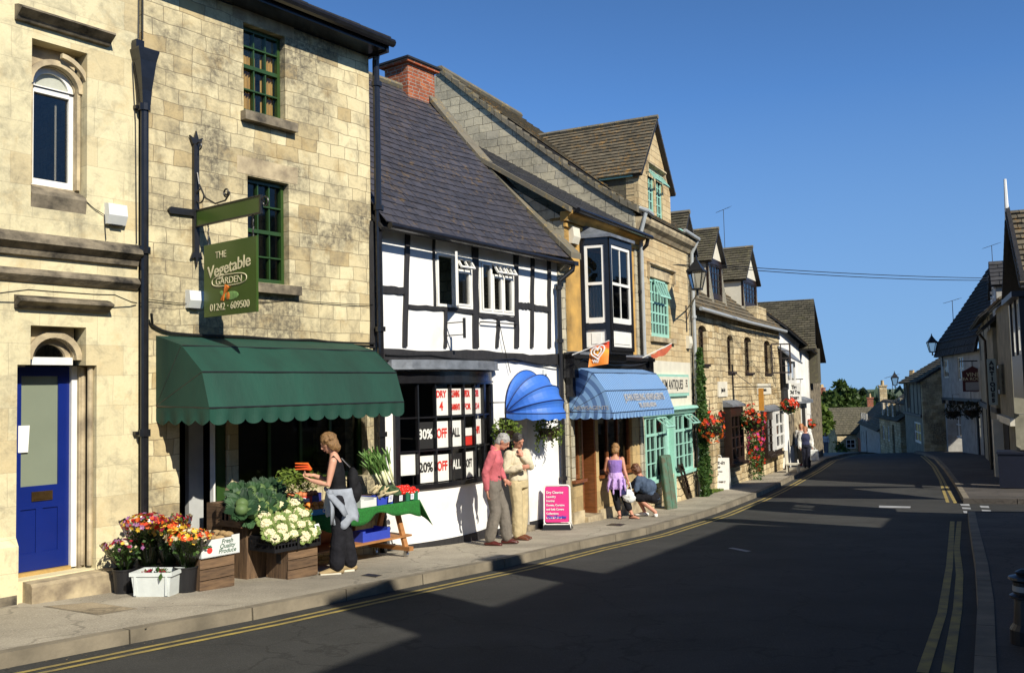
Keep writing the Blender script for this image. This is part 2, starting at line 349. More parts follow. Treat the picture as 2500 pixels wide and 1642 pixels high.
    K['canvas'] = M('green_canvas', (.005, .050, .032), .75, .34, 1.1, .45, fine=9, stretch=(1.6, 1, .5))
    K['bluecanvas'] = M('blue_canvas', (.03, .13, .52), .55, .25, 2.5, .25, col2=(.05, .17, .55))
    K['asphalt'] = asphalt('road_asphalt', (.041, .041, .038), 1)
    K['shadepaving'] = asphalt('shaded_pavement_asphalt', (.085, .075, .065), .55); K['paving'] = asphalt('pavement_asphalt', (.33, .295, .23), .55)  # right-hand copy of the paving carries the street shade in its colour
    K['kerb'] = M('kerb_stone', (.20, .17, .12), .9, .4, 2.0, .5, fine=12)
    K['yellow'] = M('worn_yellow_paint', (.34, .255, .06), .8, .4, 5, .2, col2=(.17, .135, .06), fine=10)
    K['roadwhite'] = M('worn_white_paint', (.34, .35, .36), .8, .3, 6, .2)
    K['crate'] = M('weathered_crate_wood', (.19, .115, .06), .85, .45, 4, .4, stretch=(1, 1, 8), col2=(.085, .05, .028), island=.35)
    K['crateup'] = M('upright_crate_wood', (.19, .115, .06), .85, .45, 4, .4, stretch=(8, 8, 1), col2=(.085, .05, .028), island=.35)
    K['pine'] = M('orange_pine', (.38, .17, .055), .6, .3, 4, .2, stretch=(1, 1, 5))
    K['blackplastic'] = M('black_plastic', (.012, .012, .014), .4, .1, 4, .05)
    K['whiteplastic'] = M('white_plastic', (.66, .68, .66), .4, .1, 3, .05)
    K['grass_cloth'] = M('green_grass_cloth', (.015, .17, .025), .95, .45, 60, .9, col2=(.01, .09, .012), fine=3)
    K['chrome'] = M('dull_metal', (.5, .5, .5), .3, .1, 4, 0, metal=.9)
    K['skin'] = M('skin', (.58, .30, .20), .55, .12, 8, .05)
    K['skin2'] = M('ruddy_skin', (.52, .24, .155), .55, .15, 8, .05)
    K['grey_pipe'] = M('grey_painted_pipe', (.36, .38, .38), .4, .12, 6, .05)
    K['blue_card'] = M('blue_printed_card', (.03, .06, .42), .5, .1, 3, 0)
    K['cable'] = M('black_cable', (.01, .01, .01), .5, .1, 3, 0)
def asphalt(name, col, dk):
    m, t, bs, N, L = nmat(name); v = coords(t)
    n = noise(t, v, 1.2, 6, .6); n2 = noise(t, v, 60, 3, .8); n3 = noise(t, v, .35, 3)
    c = mixc(t, tuple(x*1.15 for x in col), tuple(x*.72 for x in col), ramp(t, n, .35, .66))
    c = mixc(t, c, tuple(x*2.1 for x in col), ramp(t, n2, .50, .70, 0, .6)); c = mixc(t, c, tuple(x*.6 for x in col), ramp(t, n3, .45, .62, 0, .45))
    vo = N('ShaderNodeTexVoronoi'); vo.feature = 'DISTANCE_TO_EDGE'; vo.inputs['Scale'].default_value = .55; vo.inputs['Randomness'].default_value = 1
    nn = N('ShaderNodeTexNoise'); nn.inputs['Scale'].default_value = 2.2; nn.inputs['Detail'].default_value = 4; L(v, nn.inputs[0])
    mx = N('ShaderNodeVectorMath'); mx.operation = 'MULTIPLY_ADD'; L(nn.outputs[1], mx.inputs[0]); mx.inputs[1].default_value = (.7, .7, .7); L(v, mx.inputs[2]); L(mx.outputs[0], vo.inputs['Vector'])
    c = mixc(t, c, tuple(x*.4 for x in col), ramp(t, vo.outputs[0], .004, .011, .55, 0))
    L(c, bs.inputs['Base Color']); bs.inputs['Roughness'].default_value = .88; bs.inputs['Specular IOR Level'].default_value = .3
    bump(t, bs, n2, .6, .008); return m
mats()
# ---------------------------------------------------------------- building helpers
def wall(mb, x0, x1, z0, z1, holes=(), y=0.0, dep=.2):
    xs = sorted({x0, x1, *[h[0] for h in holes], *[h[1] for h in holes]}); zs = sorted({z0, z1, *[h[2] for h in holes], *[h[3] for h in holes]})
    xs = [x for x in xs if x0 <= x <= x1]; zs = [z for z in zs if z0 <= z <= z1]
    for a, b in zip(xs, xs[1:]):
        for c, d in zip(zs, zs[1:]):
            if not any(h[0] <= (a+b)/2 <= h[1] and h[2] <= (c+d)/2 <= h[3] for h in holes):
                mb.poly([(a, y, c), (b, y, c), (b, y, d), (a, y, d)])
    for a, b, c, d in [h[:4] for h in holes]:
        e = y+dep
        mb.poly([(a, y, c), (a, e, c), (a, e, d), (a, y, d)]); mb.poly([(b, y, c), (b, y, d), (b, e, d), (b, e, c)])
        mb.poly([(a, y, d), (a, e, d), (b, e, d), (b, y, d)]); mb.poly([(a, y, c), (b, y, c), (b, e, c), (a, e, c)])
    for x in (x0, x1): mb.poly([(x, y, z0), (x, y+.3, z0), (x, y+.3, z1), (x, y, z1)])
    mb.poly([(x0, y, z1), (x1, y, z1), (x1, y+.3, z1), (x0, y+.3, z1)])
    return mb
def tiles(mb, A, B, C, D, rows, tw, th=.012, jit=.12, sag=None, over=1.25):
    A, B, C, D = map(Vector, (A, B, C, D)); nrm = (B-A).cross(D-A).normalized()
    if nrm.z < 0: nrm = -nrm
    def P(u, v):
        p = A*(1-u)*(1-v)+B*u*(1-v)+C*u*v+D*(1-u)*v
        if sag: p = p+Vector((0, 0, sag(u, v)))
        return p
    for r in range(rows):
        v0 = r/rows; v1 = min((r+over)/rows, 1.0); wd = (P(1, v0)-P(0, v0)).length
        n = max(1, round(wd/tw)); cuts = [0]; 
        for k in range(1, n): cuts.append((k+(.5 if r % 2 else 0)*.9+random.uniform(-jit, jit)-.2)/n)
        cuts.append(1)
        for a, b in zip(cuts, cuts[1:]):
            if b-a < .15/n: continue
            g = .06/n*.5; dv = random.uniform(-jit, jit)*.25/rows if r else 0; h = th*random.uniform(.8, 1.4); tl = random.uniform(0, .3)*th
            q = [P(a+g, v0+dv), P(b-g, v0+dv), P(b-g, v1), P(a+g, v1)]
            t0 = q[0]+nrm*(h+th); t1 = q[1]+nrm*(h+th+tl); t2 = q[2]+nrm*th*.3; t3 = q[3]+nrm*th*.3
            mb.add([t0, t1, t2, t3, q[0]+nrm*th*.2, q[1]+nrm*th*.2], [(0, 1, 2, 3), (4, 5, 1, 0), (4, 0, 3), (5, 2, 1)])
    return mb
def roof(T, name, mat, A, B, C, D, rows, tw, th=.012, jit=.12, sag=None, deck=.05):
    o = tiles(MB(), A, B, C, D, rows, tw, th, jit, sag).build(name, mat, T)
    A, B, C, D = map(Vector, (A, B, C, D)); n = (B-A).cross(D-A).normalized()
    if n.z < 0: n = -n
    k = MB()
    s = .02 if not sag else .1
    k.hexa([A-n*deck-n*s, B-n*deck-n*s, C-n*deck-n*s, D-n*deck-n*s, A-n*s, B-n*s, C-n*s, D-n*s]).build('roof_deck', K['timber'], T, parent=o)
    return o
def glazing(T, x0, x1, z0, z1, y, nx, nz, mat, fr=.06, bar=.022, dep=.05, rails=(), pane='glass', name='window', bars=True, hx=None):
    """a flat framed window with a grid of bars, facing -y; pane as its child"""
    m = MB(); m.box(x0, x0+fr, y, y+dep, z0, z1); m.box(x1-fr, x1, y, y+dep, z0, z1)
    m.box(x0+fr, x1-fr, y, y+dep, z0, z0+fr*1.2); m.box(x0+fr, x1-fr, y, y+dep, z1-fr, z1)
    a, b, c, d = x0+fr, x1-fr, z0+fr*1.2, z1-fr
    for i in range(1, nx): x = a+(b-a)*i/nx; m.box(x-bar/2, x+bar/2, y+.008, y+dep-.006, c, d)
    for j in range(1, nz): z = c+(d-c)*j/nz; m.box(a, b, y+.012, y+dep-.01, z-bar/2, z+bar/2)
    for z, h in rails: m.box(a, b, y-.004, y+dep-.003, z-h/2, z+h/2)
    o = m.build(name, K[mat], T)
    if pane: MB().poly([(a, y+dep*.6, c), (b, y+dep*.6, c), (b, y+dep*.6, d), (a, y+dep*.6, d)]).build('pane', K[pane], T, parent=o)
    return o
def arch(mb, x0, x1, zs, r_out_top, y0, y1, n=10, rise=None, r=None):
    """flat panel from zs up to r_out_top with an arched hole x0..x1 springing at zs"""
    cx = (x0+x1)/2; hw = (x1-x0)/2; rise = rise or hw
    pts = [(cx-hw*math.cos(math.pi*i/n), zs+rise*math.sin(math.pi*i/n)) for i in range(n+1)]
    for (a, za), (b, zb) in zip(pts, pts[1:]):
        mb.poly([(a, y0, za), (b, y0, zb), (b, y0, r_out_top), (a, y0, r_out_top)])
        mb.poly([(a, y0, za), (a, y1, za), (b, y1, zb), (b, y0, zb)])
    return mb
def archring(mb, cx, zs, r0, r1, y0, y1, n=12, rise=1.0, a0=0, a1=180):
    R = []
    for i in range(n+1):
        a = rad(180-(a0+(a1-a0)*i/n)); c, s = math.cos(a), math.sin(a)*rise
        R.append([(cx+r0*c, y1, zs+r0*s), (cx+r0*c, y0, zs+r0*s), (cx+r1*c, y0, zs+r1*s), (cx+r1*c, y1, zs+r1*s)])
    return mb.rings(R)
def moulding(mb, x0, x1, prof):
    """profile [(y, z)] extruded along x"""
    return mb.prismx(prof, x0, x1)
def pipe(T, F_pts, r=.045, mat='iron', collars=(), name='downpipe'):
    m = MB().tube(F_pts, r, 10)
    for c in collars: m.tube([Vector(c)-Vector((0, 0, .035)), Vector(c)+Vector((0, 0, .035))], r*1.5, 10)
    return m.build(name, K[mat], T, smooth=False)
def cable(T, pts, r=.008, name='cable'):
    P = []
    for a, b in zip(pts, pts[1:]):
        a = Vector(a); b = Vector(b)
        for i in range(4): P.append(a.lerp(b, i/4)+Vector((0, 0, -.012*math.sin(math.pi*i/4)+random.uniform(-.004, .004))))
    P.append(Vector(pts[-1])); return MB().tube(P, r, 5).build(name, K['cable'], T)
def alarm(F, x, y, z, label, wd=.22, h=.2, mat='whiteplastic'):
    T = thing('alarm_box', label, 'alarm box', F, (x, y, z-h/2)); m = MB()
    prof = [(y, z+h/2), (y-.09, z+h/2-.015), (y-.11, z-h*.1), (y-.06, z-h/2), (y, z-h/2)]
    m.prismx(prof, x-wd/2, x+wd/2); m.build('cover', K[mat], T)
    MB().box(x-wd*.3, x+wd*.3, y-.075, y-.02, z-h/2-.012, z-h/2-.001).build('grille', K['blackplastic'], T)
    return T

# ================================================================ BUILDINGS A and B
FB = Frame((-4.5, 10.16), 37.5)
# --- A: ashlar house with the blue door
A = thing('stone_house', 'pale ashlar stone house with blue half glazed door and arched upstairs window', 'house', FB, (-1, 0, FB.g(-1)))
X = FB.X; Z = FB.Z
ax0, ax1, abase = -3.4, .40, -2.35
wR = (-.81, -.21, 2.24, 3.86)          # window recess
dT = (-.80, -.21, .41, .82); dR = (-.93, -.09, -1.78, .41)
m = MB(); wall(m, ax0, ax1, abase, 5.6, [wR, dT, dR], 0, .24); m.build('wall', K['ashlar'], A)
m = MB(); m.box(ax0, ax0+.3, .3, 6, abase, 5.6); m.box(ax0+.3, ax1, 5.7, 6, abase, 5.6); m.build('back_wall', K['trim'], A)
roof(A, 'roof', K['stile2'], (ax0, -.3, 5.5), (ax1, -.3, 5.5), (ax1, 3, 8.2), (ax0, 3, 8.2), 14, .3, .02)
# arched window inside its square recess
m = MB(); arch(m, -.74, -.26, 3.42, 3.86, .18, .30, 12); wall(m, -.81, -.21, 2.24, 3.42, [(-.74, -.26, 2.34, 3.42)], .18, .12); m.build('arched_surround', K['trim'], A)
m = MB(); archring(m, -.50, 3.42, .25, .31, .10, .19, 14); m.box(-.26, -.225, .12, .18, 2.34, 3.42); m.box(-.805, -.74, .12, .18, 2.34, 3.42); archring(m, -.50, 3.44, .31, .36, .03, .08, 8, a0=95, a1=172); m.build('arch_moulding', K['trim'], A)
m = MB(); archring(m, -.50, 3.42, .185, .245, .21, .26, 14)
m.box(-.745, -.69, .21, .26, 2.35, 3.42); m.box(-.31, -.255, .21, .26, 2.35, 3.42); m.box(-.69, -.31, .21, .26, 2.35, 2.42); m.box(-.69, -.31, .20, .262, 3.36, 3.44)
wi = m.build('window', K['whitepaint'], A)
MB().box(-.69, -.31, .24, .245, 2.42, 3.36).build('pane', K['glass'], A, parent=wi)
MB().prism([(-.69, 3.44)]+[(-.5-.19*math.cos(math.pi*i/10), 3.44+.19*math.sin(math.pi*i/10)) for i in range(11)]+[(-.31, 3.44)], .24, .246).build('fanlight', M('pale_blind', (.42, .43, .36), .6, .1), A, parent=wi)
MB().box(-.42, -.40, .30, .305, 2.45, 3.3).build('curtain', K['curtain'], A, parent=wi)
MB().prismx([(0, 2.24), (-.025, 2.20), (0, 2.06), (.2, 2.06), (.2, 2.34)], -.81, -.22).build('sill', K['trimdark'], A)
def hood(x0, x1, zt, out=.15, h=.14, nm='hood_mould'):
    m = MB(); P = [(0.0, zt), (-out*.5, zt-.02), (-out, zt-.055), (-out, zt-.075), (-out*.45, zt-h*.8), (-out*.3, zt-h), (0, zt-h)]
    m.prismx(P, x0, x1); return m.build(nm, K['trimdark'], A)
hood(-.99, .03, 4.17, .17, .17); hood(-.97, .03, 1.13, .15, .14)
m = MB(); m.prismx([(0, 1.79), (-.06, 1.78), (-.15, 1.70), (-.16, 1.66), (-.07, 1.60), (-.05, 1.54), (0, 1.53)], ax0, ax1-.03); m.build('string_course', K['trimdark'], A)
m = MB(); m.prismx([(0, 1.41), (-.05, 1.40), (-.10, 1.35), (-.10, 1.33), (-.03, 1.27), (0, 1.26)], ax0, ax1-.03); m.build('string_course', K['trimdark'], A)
# door opening: fanlight arch, frame, door
m = MB(); arch(m, -.73, -.27, .47, .82, .15, .26, 12); m.build('arched_surround', K['trim'], A)
m = MB(); archring(m, -.50, .47, .235, .30, .09, .16, 14); archring(m, -.50, .47, .17, .225, .2, .25, 14); m.build('arch_moulding', K['trim'], A)
m = MB(); m.box(-.73, -.27, .17, .25, .415, .50); m.build('fanlight_bar', K['whitepaint'], A)
MB().prism([(-.5-.225*math.cos(math.pi*i/12), .47+.225*math.sin(math.pi*i/12)) for i in range(13)], .245, .25).build('fanlight', K['glass'], A)
m = MB()
for k, (xx, yy) in enumerate(((-.155, .16), (-.12, .06))): m.tube([(xx, yy+.02, -1.75), (xx, yy+.02, .39)], .030, 8)
m.box(-.20, -.16, .17, .24, -1.78, .405); m.box(-.16, -.10, .20, .24, -1.78, .405); m.build('jamb_moulding', K['trim'], A)
m = MB(); m.box(-.26, -.20, .21, .30, -1.76, .41); m.box(-.93, -.90, .21, .30, -1.76, .41); m.build('door_frame', K['whitepaint'], A)
dy = .26; m = MB(); x0, x1 = -.90, -.26
m.box(x0, x0+.13, dy, dy+.05, -1.74, .40); m.box(x1-.12, x1, dy, dy+.05, -1.74, .40); m.box(x0+.13, x1-.12, dy, dy+.05, .30, .40)
m.box(x0+.13, x1-.12, dy, dy+.05, -1.10, -.86); m.box(x0+.13, x1-.12, dy, dy+.05, -1.74, -1.56); m.box((x0+x1)/2-.03, (x0+x1)/2+.04, dy, dy+.05, -1.56, -1.10)
m.box(x0+.13, x1-.12, dy+.015, dy+.035, -1.56, -1.10)
dr = m.build('door', K['bluedoor'], A)
MB().box(x0+.13, x1-.12, dy+.02, dy+.03, -.86, .30).build('glass', K['frosted'], A, parent=dr)
m = MB(); m.box(-.66, -.44, dy-.012, dy, -1.02, -.92); m.box(-.64, -.46, dy-.018, dy-.012, -1.0, -.94); m.build('letterbox', M('old_brass', (.16, .10, .04), .35, .3, metal=.8), A, parent=dr)
MB().prism([(-.80, -.50), (-.70, -.50), (-.685, -.22), (-.80, -.22)], dy-.008, dy).build('notice', K['paper'], A, parent=dr)
MB().box(-.90, -.26, .20, .31, -1.78, -1.745).build('threshold', M('ochre_worn_stone', (.42, .27, .09), .8, .3), A)
m = MB(); m.prismx([(.3, -1.78), (-.17, -1.80), (-.20, -1.83), (-.20, abase), (.3, abase)], -.86, .06); m.build('doorstep', K['trim'], A)
m = MB(); m.prismx([(-.002, -1.32), (-.07, -1.42), (-.07, abase), (.1, abase)], ax0, -.935); m.build('plinth', K['ashlar'], A)
MB().box(-1.12, -.95, -.08, -.06, -2.02, -1.9).build('air_brick', K['trimdark'], A)
alarm(FB, .10, 0, FB.Z(270, 523), 'white alarm box between the arched window and the black rainwater head', .22, .24)
# rainwater head and pipe between A and B
m = MB(); pz = 3.93
m.tube([(.42, -.09, 3.45), (.42, -.09, -2.1)], .048, 10)
R = []
for z, hw, d in ((pz+.12, .13, .10), (pz+.10, .13, .10), (pz-.02, .10, .085), (pz-.22, .075, .07), (pz-.36, .06, .055), (pz-.52, .05, .05)):
    R.append([(.42-hw, -.09-d, z), (.42+hw, -.09-d, z), (.42+hw, -.0, z), (.42-hw, -.0, z)])
m.rings(R); m.box(.30, .40, -.12, -.02, pz+.1, pz+.22)
for z in (3.38, 1.72, -.35, -2.0): m.tube([(.42, -.09, z-.04), (.42, -.09, z+.04)], .07, 10); m.box(.33, .51, -.06, 0, z-.02, z+.02)
m.build('downpipe', K['blackpaint'], A, smooth=False)
cable(A, [(-1.6, -.02, 1.05), (-.9, -.16, 1.17), (.02, -.17, 1.18), (.36, -.03, 1.12)], .007)
cable(A, [(.39, -.03, 5.6), (.38, -.03, 4.2)], .007); cable(A, [(.44, -.03, 5.6), (.43, -.04, 4.2)], .006)
cable(A, [(-.22, -.01, 2.2), (-.02, -.02, 2.08), (.0, -.02, 1.8)], .005); cable(A, [(.31, -.02, 3.9), (.35, -.02, 3.2), (.36, -.03, 1.8)], .006)

# --- B: block stone house with the greengrocer
B = thing('stone_house', 'weathered block stone house with green sash windows above the greengrocer', 'house', FB, (2.2, 0, FB.g(2.2)))
bx0, bx1 = .45, 4.06; bb = -2.45; be = 5.02
w1 = (1.85, 2.52, 3.70, 4.86); w2 = (1.90, 2.56, 1.50, 2.86)
op = [(.92, 1.60, bb, .35), (1.74, 3.93, -1.12, .35)]
m = MB(); wall(m, bx0, bx1, bb, be, [w1, w2]+op, 0, .22); m.build('wall', K['blocks'], B)
m = MB(); m.box(bx1-.28, bx1-.002, .3, 6, bb, be+.1); m.prismx([(.3, be), (3, be+1.9), (6, be)], bx1-.28, bx1-.002); m.box(bx0, bx1-.28, 5.7, 6, bb, be); m.box(bx0, bx0+.2, .3, 5.7, bb, be); m.build('side_wall', K['blocks'], B)
m = MB(); m.box(.9, 3.97, 1.0, 1.05, bb, .6); m.box(.9, .92, .22, 1.0, bb, .6); m.box(1.60, 1.66, .23, 1.0, bb, .6); m.box(3.94, 3.97, .22, 1.0, bb, .6); m.box(.92, 3.94, .22, 1.0, .36, .40); m.build('shop_interior', K['room'], B)
roof(B, 'roof', K['slate2'], (bx0-.2, -.42, 5.20), (bx1+.06, -.42, 5.20), (bx1+.06, 3, 7.05), (bx0-.2, 3, 7.05), 16, .3, .012)
m = MB(); m.box(bx0, bx1+.05, -.33, .02, 5.03, 5.10); m.box(bx0, bx1+.05, -.36, -.33, 5.03, 5.19); m.tube([(bx0, -.42, 5.14), (bx1+.1, -.42, 5.14)], .06, 8); m.box(bx1-.0, bx1+.05, -.38, 3, 5.0, 5.16)
m.build('gutter', K['blackpaint'], B)
for wv, dr in ((w1, True), (w2, False)):
    x0, x1, z0, z1 = wv; zm = (z0+z1)/2 + (.05 if dr else 0)
    o = glazing(B, x0+.01, x1-.01, z0+.01, z1-.01, .10, 3, 1, 'greenpaint', .045, .02, .08, [(zm, .05), ((z0+zm)/2+.01, .02), ((zm+z1)/2, .02)])
    if dr:
        m = MB(); m.sheet(lambda u, v: (x0+.06+u*.24, .185+.02*math.sin(u*30), z0+.08+v*.72), 16, 2); m.sheet(lambda u, v: (x1-.07-u*.2, .185+.02*math.sin(u*28), z0+.08+v*.8), 12, 2); m.build('curtain', K['drape'], B, parent=o)
    MB().box(x0-.05, x1+.12, -.11, .1, z0-.14, z0-.02).build('sill', K['trimdark'], B)
    MB().box(x0-.16, x1+.15, -.004, .02, z1+.015, z1+.24).build('lintel', K['trim'], B)
pipe(B, [(4.12, -.12, 5.1), (4.12, -.09, 4.95), (4.13, -.09, -2.3)], .052, 'blackpaint', [(4.13, -.09, z) for z in (4.6, 2.75, .97, -.55)])
# shop front below: pale door post, green post, stone pier stays wall
m = MB(); m.box(1.20, 1.40, .24, .32, bb, .34); m.build('door_panel', M('grey_white_paint', (.42, .43, .42), .6, .1), B)
m = MB(); m.box(1.40, 1.425, .03, .10, bb, .34); m.build('door_post', K['whitepaint'], B)
MB().box(1.46, 1.58, .05, .14, bb, .34).build('green_post', K['greenpaint'], B)
glazing(B, 1.74, 3.93, -1.12, .35, .12, 4, 1, 'greenpaint', .06, .04, .06, name='shop_window')
cable(B, [(.5, -.1, 1.0), (.55, -.04, .88), (.8, -.03, .80), (1.8, -.03, .79), (2.9, -.03, .78), (4.05, -.05, .76)], .016)
cable(B, [(.5, -.03, 1.17), (1.3, -.02, 1.16), (2.5, -.02, 1.30), (4.05, -.03, 1.33)], .005)
alarm(FB, 1.10, 0, FB.Z(490, 732), 'white alarm box half hidden behind the hanging greengrocer sign', .20, .22)

# --- hanging sign on its iron bracket
S = thing('hanging_sign', 'green hanging greengrocer sign with carrots on a scrolled iron bracket', 'shop sign', FB, (1.15, 0, 1.7))
x = 1.13; m = MB(); m.box(x-.035, x+.035, -.05, 0, 1.78, 3.10); m.prism([(x-.05, 3.1), (x-.09, 3.2), (x-.03, 3.17), (x, 3.27), (x+.03, 3.17), (x+.09, 3.2), (x+.05, 3.1)], -.05, -.02)
m.prism([(x-.05, 1.78), (x-.08, 1.70), (x-.02, 1.72), (x, 1.60), (x+.02, 1.72), (x+.08, 1.70), (x+.05, 1.78)], -.05, -.02)
m.prism([(x-.34, 2.21), (x-.37, 2.25), (x-.34, 2.29), (x+.34, 2.31), (x+.37, 2.27), (x+.34, 2.23)], -.04, -.005)
ya = -1.28; zt, zb2 = 2.28, 2.10
m.box(x-.02, x+.02, ya, -.05, zt, zt+.015); m.box(x-.02, x+.02, ya, -.05, zb2-.015, zb2); m.box(x-.02, x+.02, ya-.02, ya, zb2-.015, zt+.015)
sp = lambda cy, cz, r0, a0, a1, n=14, k=.0: [(x, cy+(r0-k*i/n)*math.cos(a0+(a1-a0)*i/n), cz+(r0-k*i/n)*math.sin(a0+(a1-a0)*i/n)) for i in range(n+1)]
m.tube([(x, -.06, 2.75), (x, -.10, 2.6), (x, -.22, 2.42), (x, -.42, 2.32), (x, -.62, 2.33), (x, -.70, 2.40)]+sp(-.64, 2.42, .06, math.pi, 4*math.pi-.6, 16, .035), .011, 6)
m.tube(sp(-.12, 2.45, .09, rad(90), rad(-200), 14, .02), .010, 6); m.tube(sp(-.10, 3.06, .07, 0, 4.5, 14, .035), .010, 6); m.tube(sp(ya-.08, 2.2, .075, 0, 7.2, 20, .05), .010, 6); m.tube(sp(-.13, 2.16, .07, 0, 5.5, 14, .03), .009, 6)
for yy in (-.28, -1.14):
    for k in range(6): m.tube([(x+(.006 if k % 2 else -.006), yy, 2.09-k*.045), (x, yy, 2.05-k*.045)], .009, 5)
m.build('bracket', K['iron'], S)
MB().box(x-.012, x+.012, ya+.01, -.06, zb2, zt).build('arm_board', K['greensign'], S)
y0, y1, s0, s1 = -.21, -1.21, 1.03, 1.82          # board: near edge y0 (wall side) .. y1
bd = MB().box(x-.014, x+.014, y1, y0, .98, 1.84).build('sign_board', K['greensign'], S)
# the board hangs square to the wall; lettering faces -x
RX = Matrix(((0, 1, 0), (-1, 0, 0), (0, 0, 1)))
def stext(s, size, cy, cz, sx=1, shear=0, mat='goldink', bold=0, rot=0):
    R2 = RX @ Matrix.Rotation(rot, 3, 'Y'); return text(s, size, K[mat], S, FB, x-.018, cy, cz, sx, shear, rot=R2, parent=bd, bold=bold)
stext('THE', .115, -.55, 1.66, 1.0); stext('Vegetable', .20, -.70, 1.475, 1.05, .1, bold=.002, rot=-.10); stext('GARDEN', .115, -.70, 1.345, 1.1)
stext('01242 · 609500', .12, -.71, 1.045, 1.0)
m = MB(); m.tube([(x-.019, -.71+.33*math.copysign(abs(math.cos(a))**.6, math.cos(a)), 1.385+.065*math.copysign(abs(math.sin(a))**.8, math.sin(a))) for a in [2*math.pi*i/28 for i in range(29)]], .006, 4); m.build('oval_line', K['goldink'], S, parent=bd)
RP = lambda m_: m_
m = MB(); m.ball((x-.018, -.75, 1.20), (.005, .14, .05), 12, 8); m.ball((x-.018, -.62, 1.22), (.006, .10, .035), 12, 8, Matrix.Rotation(.4, 3, 'X')); m.build('painted_leaves', M('painted_light_green', (.18, .34, .10), .6, .5, 20), S, parent=bd)
m = MB(); m.tube([(x-.022, -.56, 1.16), (x-.022, -.70, 1.31)], [.008, .022], 8); m.tube([(x-.022, -.60, 1.15), (x-.022, -.66, 1.33)], [.008, .02], 8); m.ball((x-.020, -.69, 1.2), (.008, .04, .045)); m.build('painted_carrots', M('painted_orange', (.62, .17, .02), .6, .2, 20), S, parent=bd)

RXX = None
# --- awnings
def awning(F, T, x0, x1, prof, mat, sidemat, val=.16, scal=.30, inset=0., side_scal=.26):
    """prof: (y, z) from the wall over the front bar; side wings fan from the hinge at the wall"""
    m = MB(); n = len(prof); w = x1-x0
    def P(u, k):
        y, z = prof[k]; b = .020*math.sin(u*math.pi*3+k)+.008*math.sin(u*23+k*2) if 0 < k < n-1 else 0
        return (x0+w*u, y, z-abs(b)*.6)
    for k in range(n-1): m.sheet(lambda u, v: tuple(a*(1-v)+b*v for a, b in zip(P(u, k), P(u, k+1))), 24, 3)
    c = m.build('canopy', mat, T)
    yb, zb_ = prof[-1]; v = MB(); N = max(2, round(w/scal))
    v.sheet(lambda u, q: (x0+w*u, yb-.004+.012*math.sin(u*N*math.pi*2)*q, zb_-q*(val*(.72+.28*abs(math.sin(u*N*math.pi))**.7))), N*8, 2)
    v.build('valance', mat, T, parent=c, solid=.004)
    hz = zb_+.0
    for xs in (x0, x1):
        s = MB(); pts = [(0, hz)]+list(prof)[::-1] if False else None
        fan = [(xs, y, z) for y, z in prof]; hub = (xs, 0.0, hz+.02)
        s.add([hub]+fan, [(0, i, i+1) for i in range(1, len(fan))])
        NS = max(2, round(abs(yb)/side_scal))
        s.sheet(lambda u, q: (xs+.012*math.sin(u*NS*6.28)*q, yb*u, zb_-q*(val*(.72+.28*abs(math.sin(u*NS*math.pi))**.7))), NS*8, 2)
        s.build('side_wing', sidemat, T, parent=c, solid=.004)
    r = MB()
    for y, z in prof: r.tube([(x0, y, z-.012), (x1, y, z-.012)], .012, 6)
    for xs in (x0+.005, x1-.005):
        for y, z in prof[1:]: r.tube([(xs, 0, hz+.02), (xs, y, z-.012)], .010, 6)
    r.build('frame', K['iron'], T)
AW = thing('awning', 'dark green canvas awning with scalloped edge over the vegetable stall', 'awning', FB, (2.1, 0, -.3))
pB = FB.pxx(442, 841, .62); pC = FB.pxx(493, 905, .62); pD = FB.pxx(511, 993, .62)
gprof = [(0, .76), pB, pC, pD]
awning(FB, AW, .62, 3.62, gprof, K['canvas'], K['canvas'], .20, .235)
print('green awning', gprof)
# ================================================================ C: half timbered dry cleaner
FC = Frame((-2.03, 13.37), 36)
c4 = lambda x, y: (880+.4478*x, 150+.4478*y)
c5 = lambda x, y: (900+.3584*x, 800+.3584*y)
c6 = lambda x, y: (1360+.3327*x, 780+.3327*y)
c7 = lambda x, y: (1600+.4351*x, 520+.4351*y)
Cc = thing('half_timbered_house', 'white half timbered house with slate roof above the dry cleaner', 'house', FC, (2.5, 0, FC.g(2.5)))
cx0, cx1, cb = .12, 5.16, -2.75
def cw(x, y): return FC.px(*c4(x, y))
W1 = (cw(420, 0)[0], cw(612, 0)[0], 1.42, 2.30); W2 = (cw(650, 0)[0], cw(838, 0)[0], 1.36, 2.28)
W1 = (FC.X(1068, 700), FC.X(1154, 700), 1.40, 2.26); W2 = (FC.X(1171, 700), FC.X(1256, 700), 1.36, 2.26)
dc = (FC.X(1222, 1150), FC.X(1290, 1150), cb, -.42)
bowc, boww, bows = 1.60, 1.20, .25
m = MB(); wall(m, cx0, bowc-boww, cb, .62, [], 0, .2); wall(m, bowc-boww, bowc+boww, .34, .62, [], 0, .2); wall(m, bowc+boww, cx1, cb, .62, [dc], 0, .35)
wall(m, cx0, cx1, .62, 2.62, [W1, W2], .02, .14); m.build('wall', K['white'], Cc)
def bowy(x): t = (x-bowc)/boww; return -bows*(1-t*t)
n = 24; xs = [bowc-boww+2*boww*i/n for i in range(n+1)]
wz0, wz1 = -1.36, .16
m = MB()
for a, b in zip(xs, xs[1:]): m.poly([(a, bowy(a), cb), (b, bowy(b), cb), (b, bowy(b), wz0-.05), (a, bowy(a), wz0-.05)])
m.poly([(x_, bowy(x_), wz0-.05) for x_ in xs]); m.build('bow_wall', K['white'], Cc)
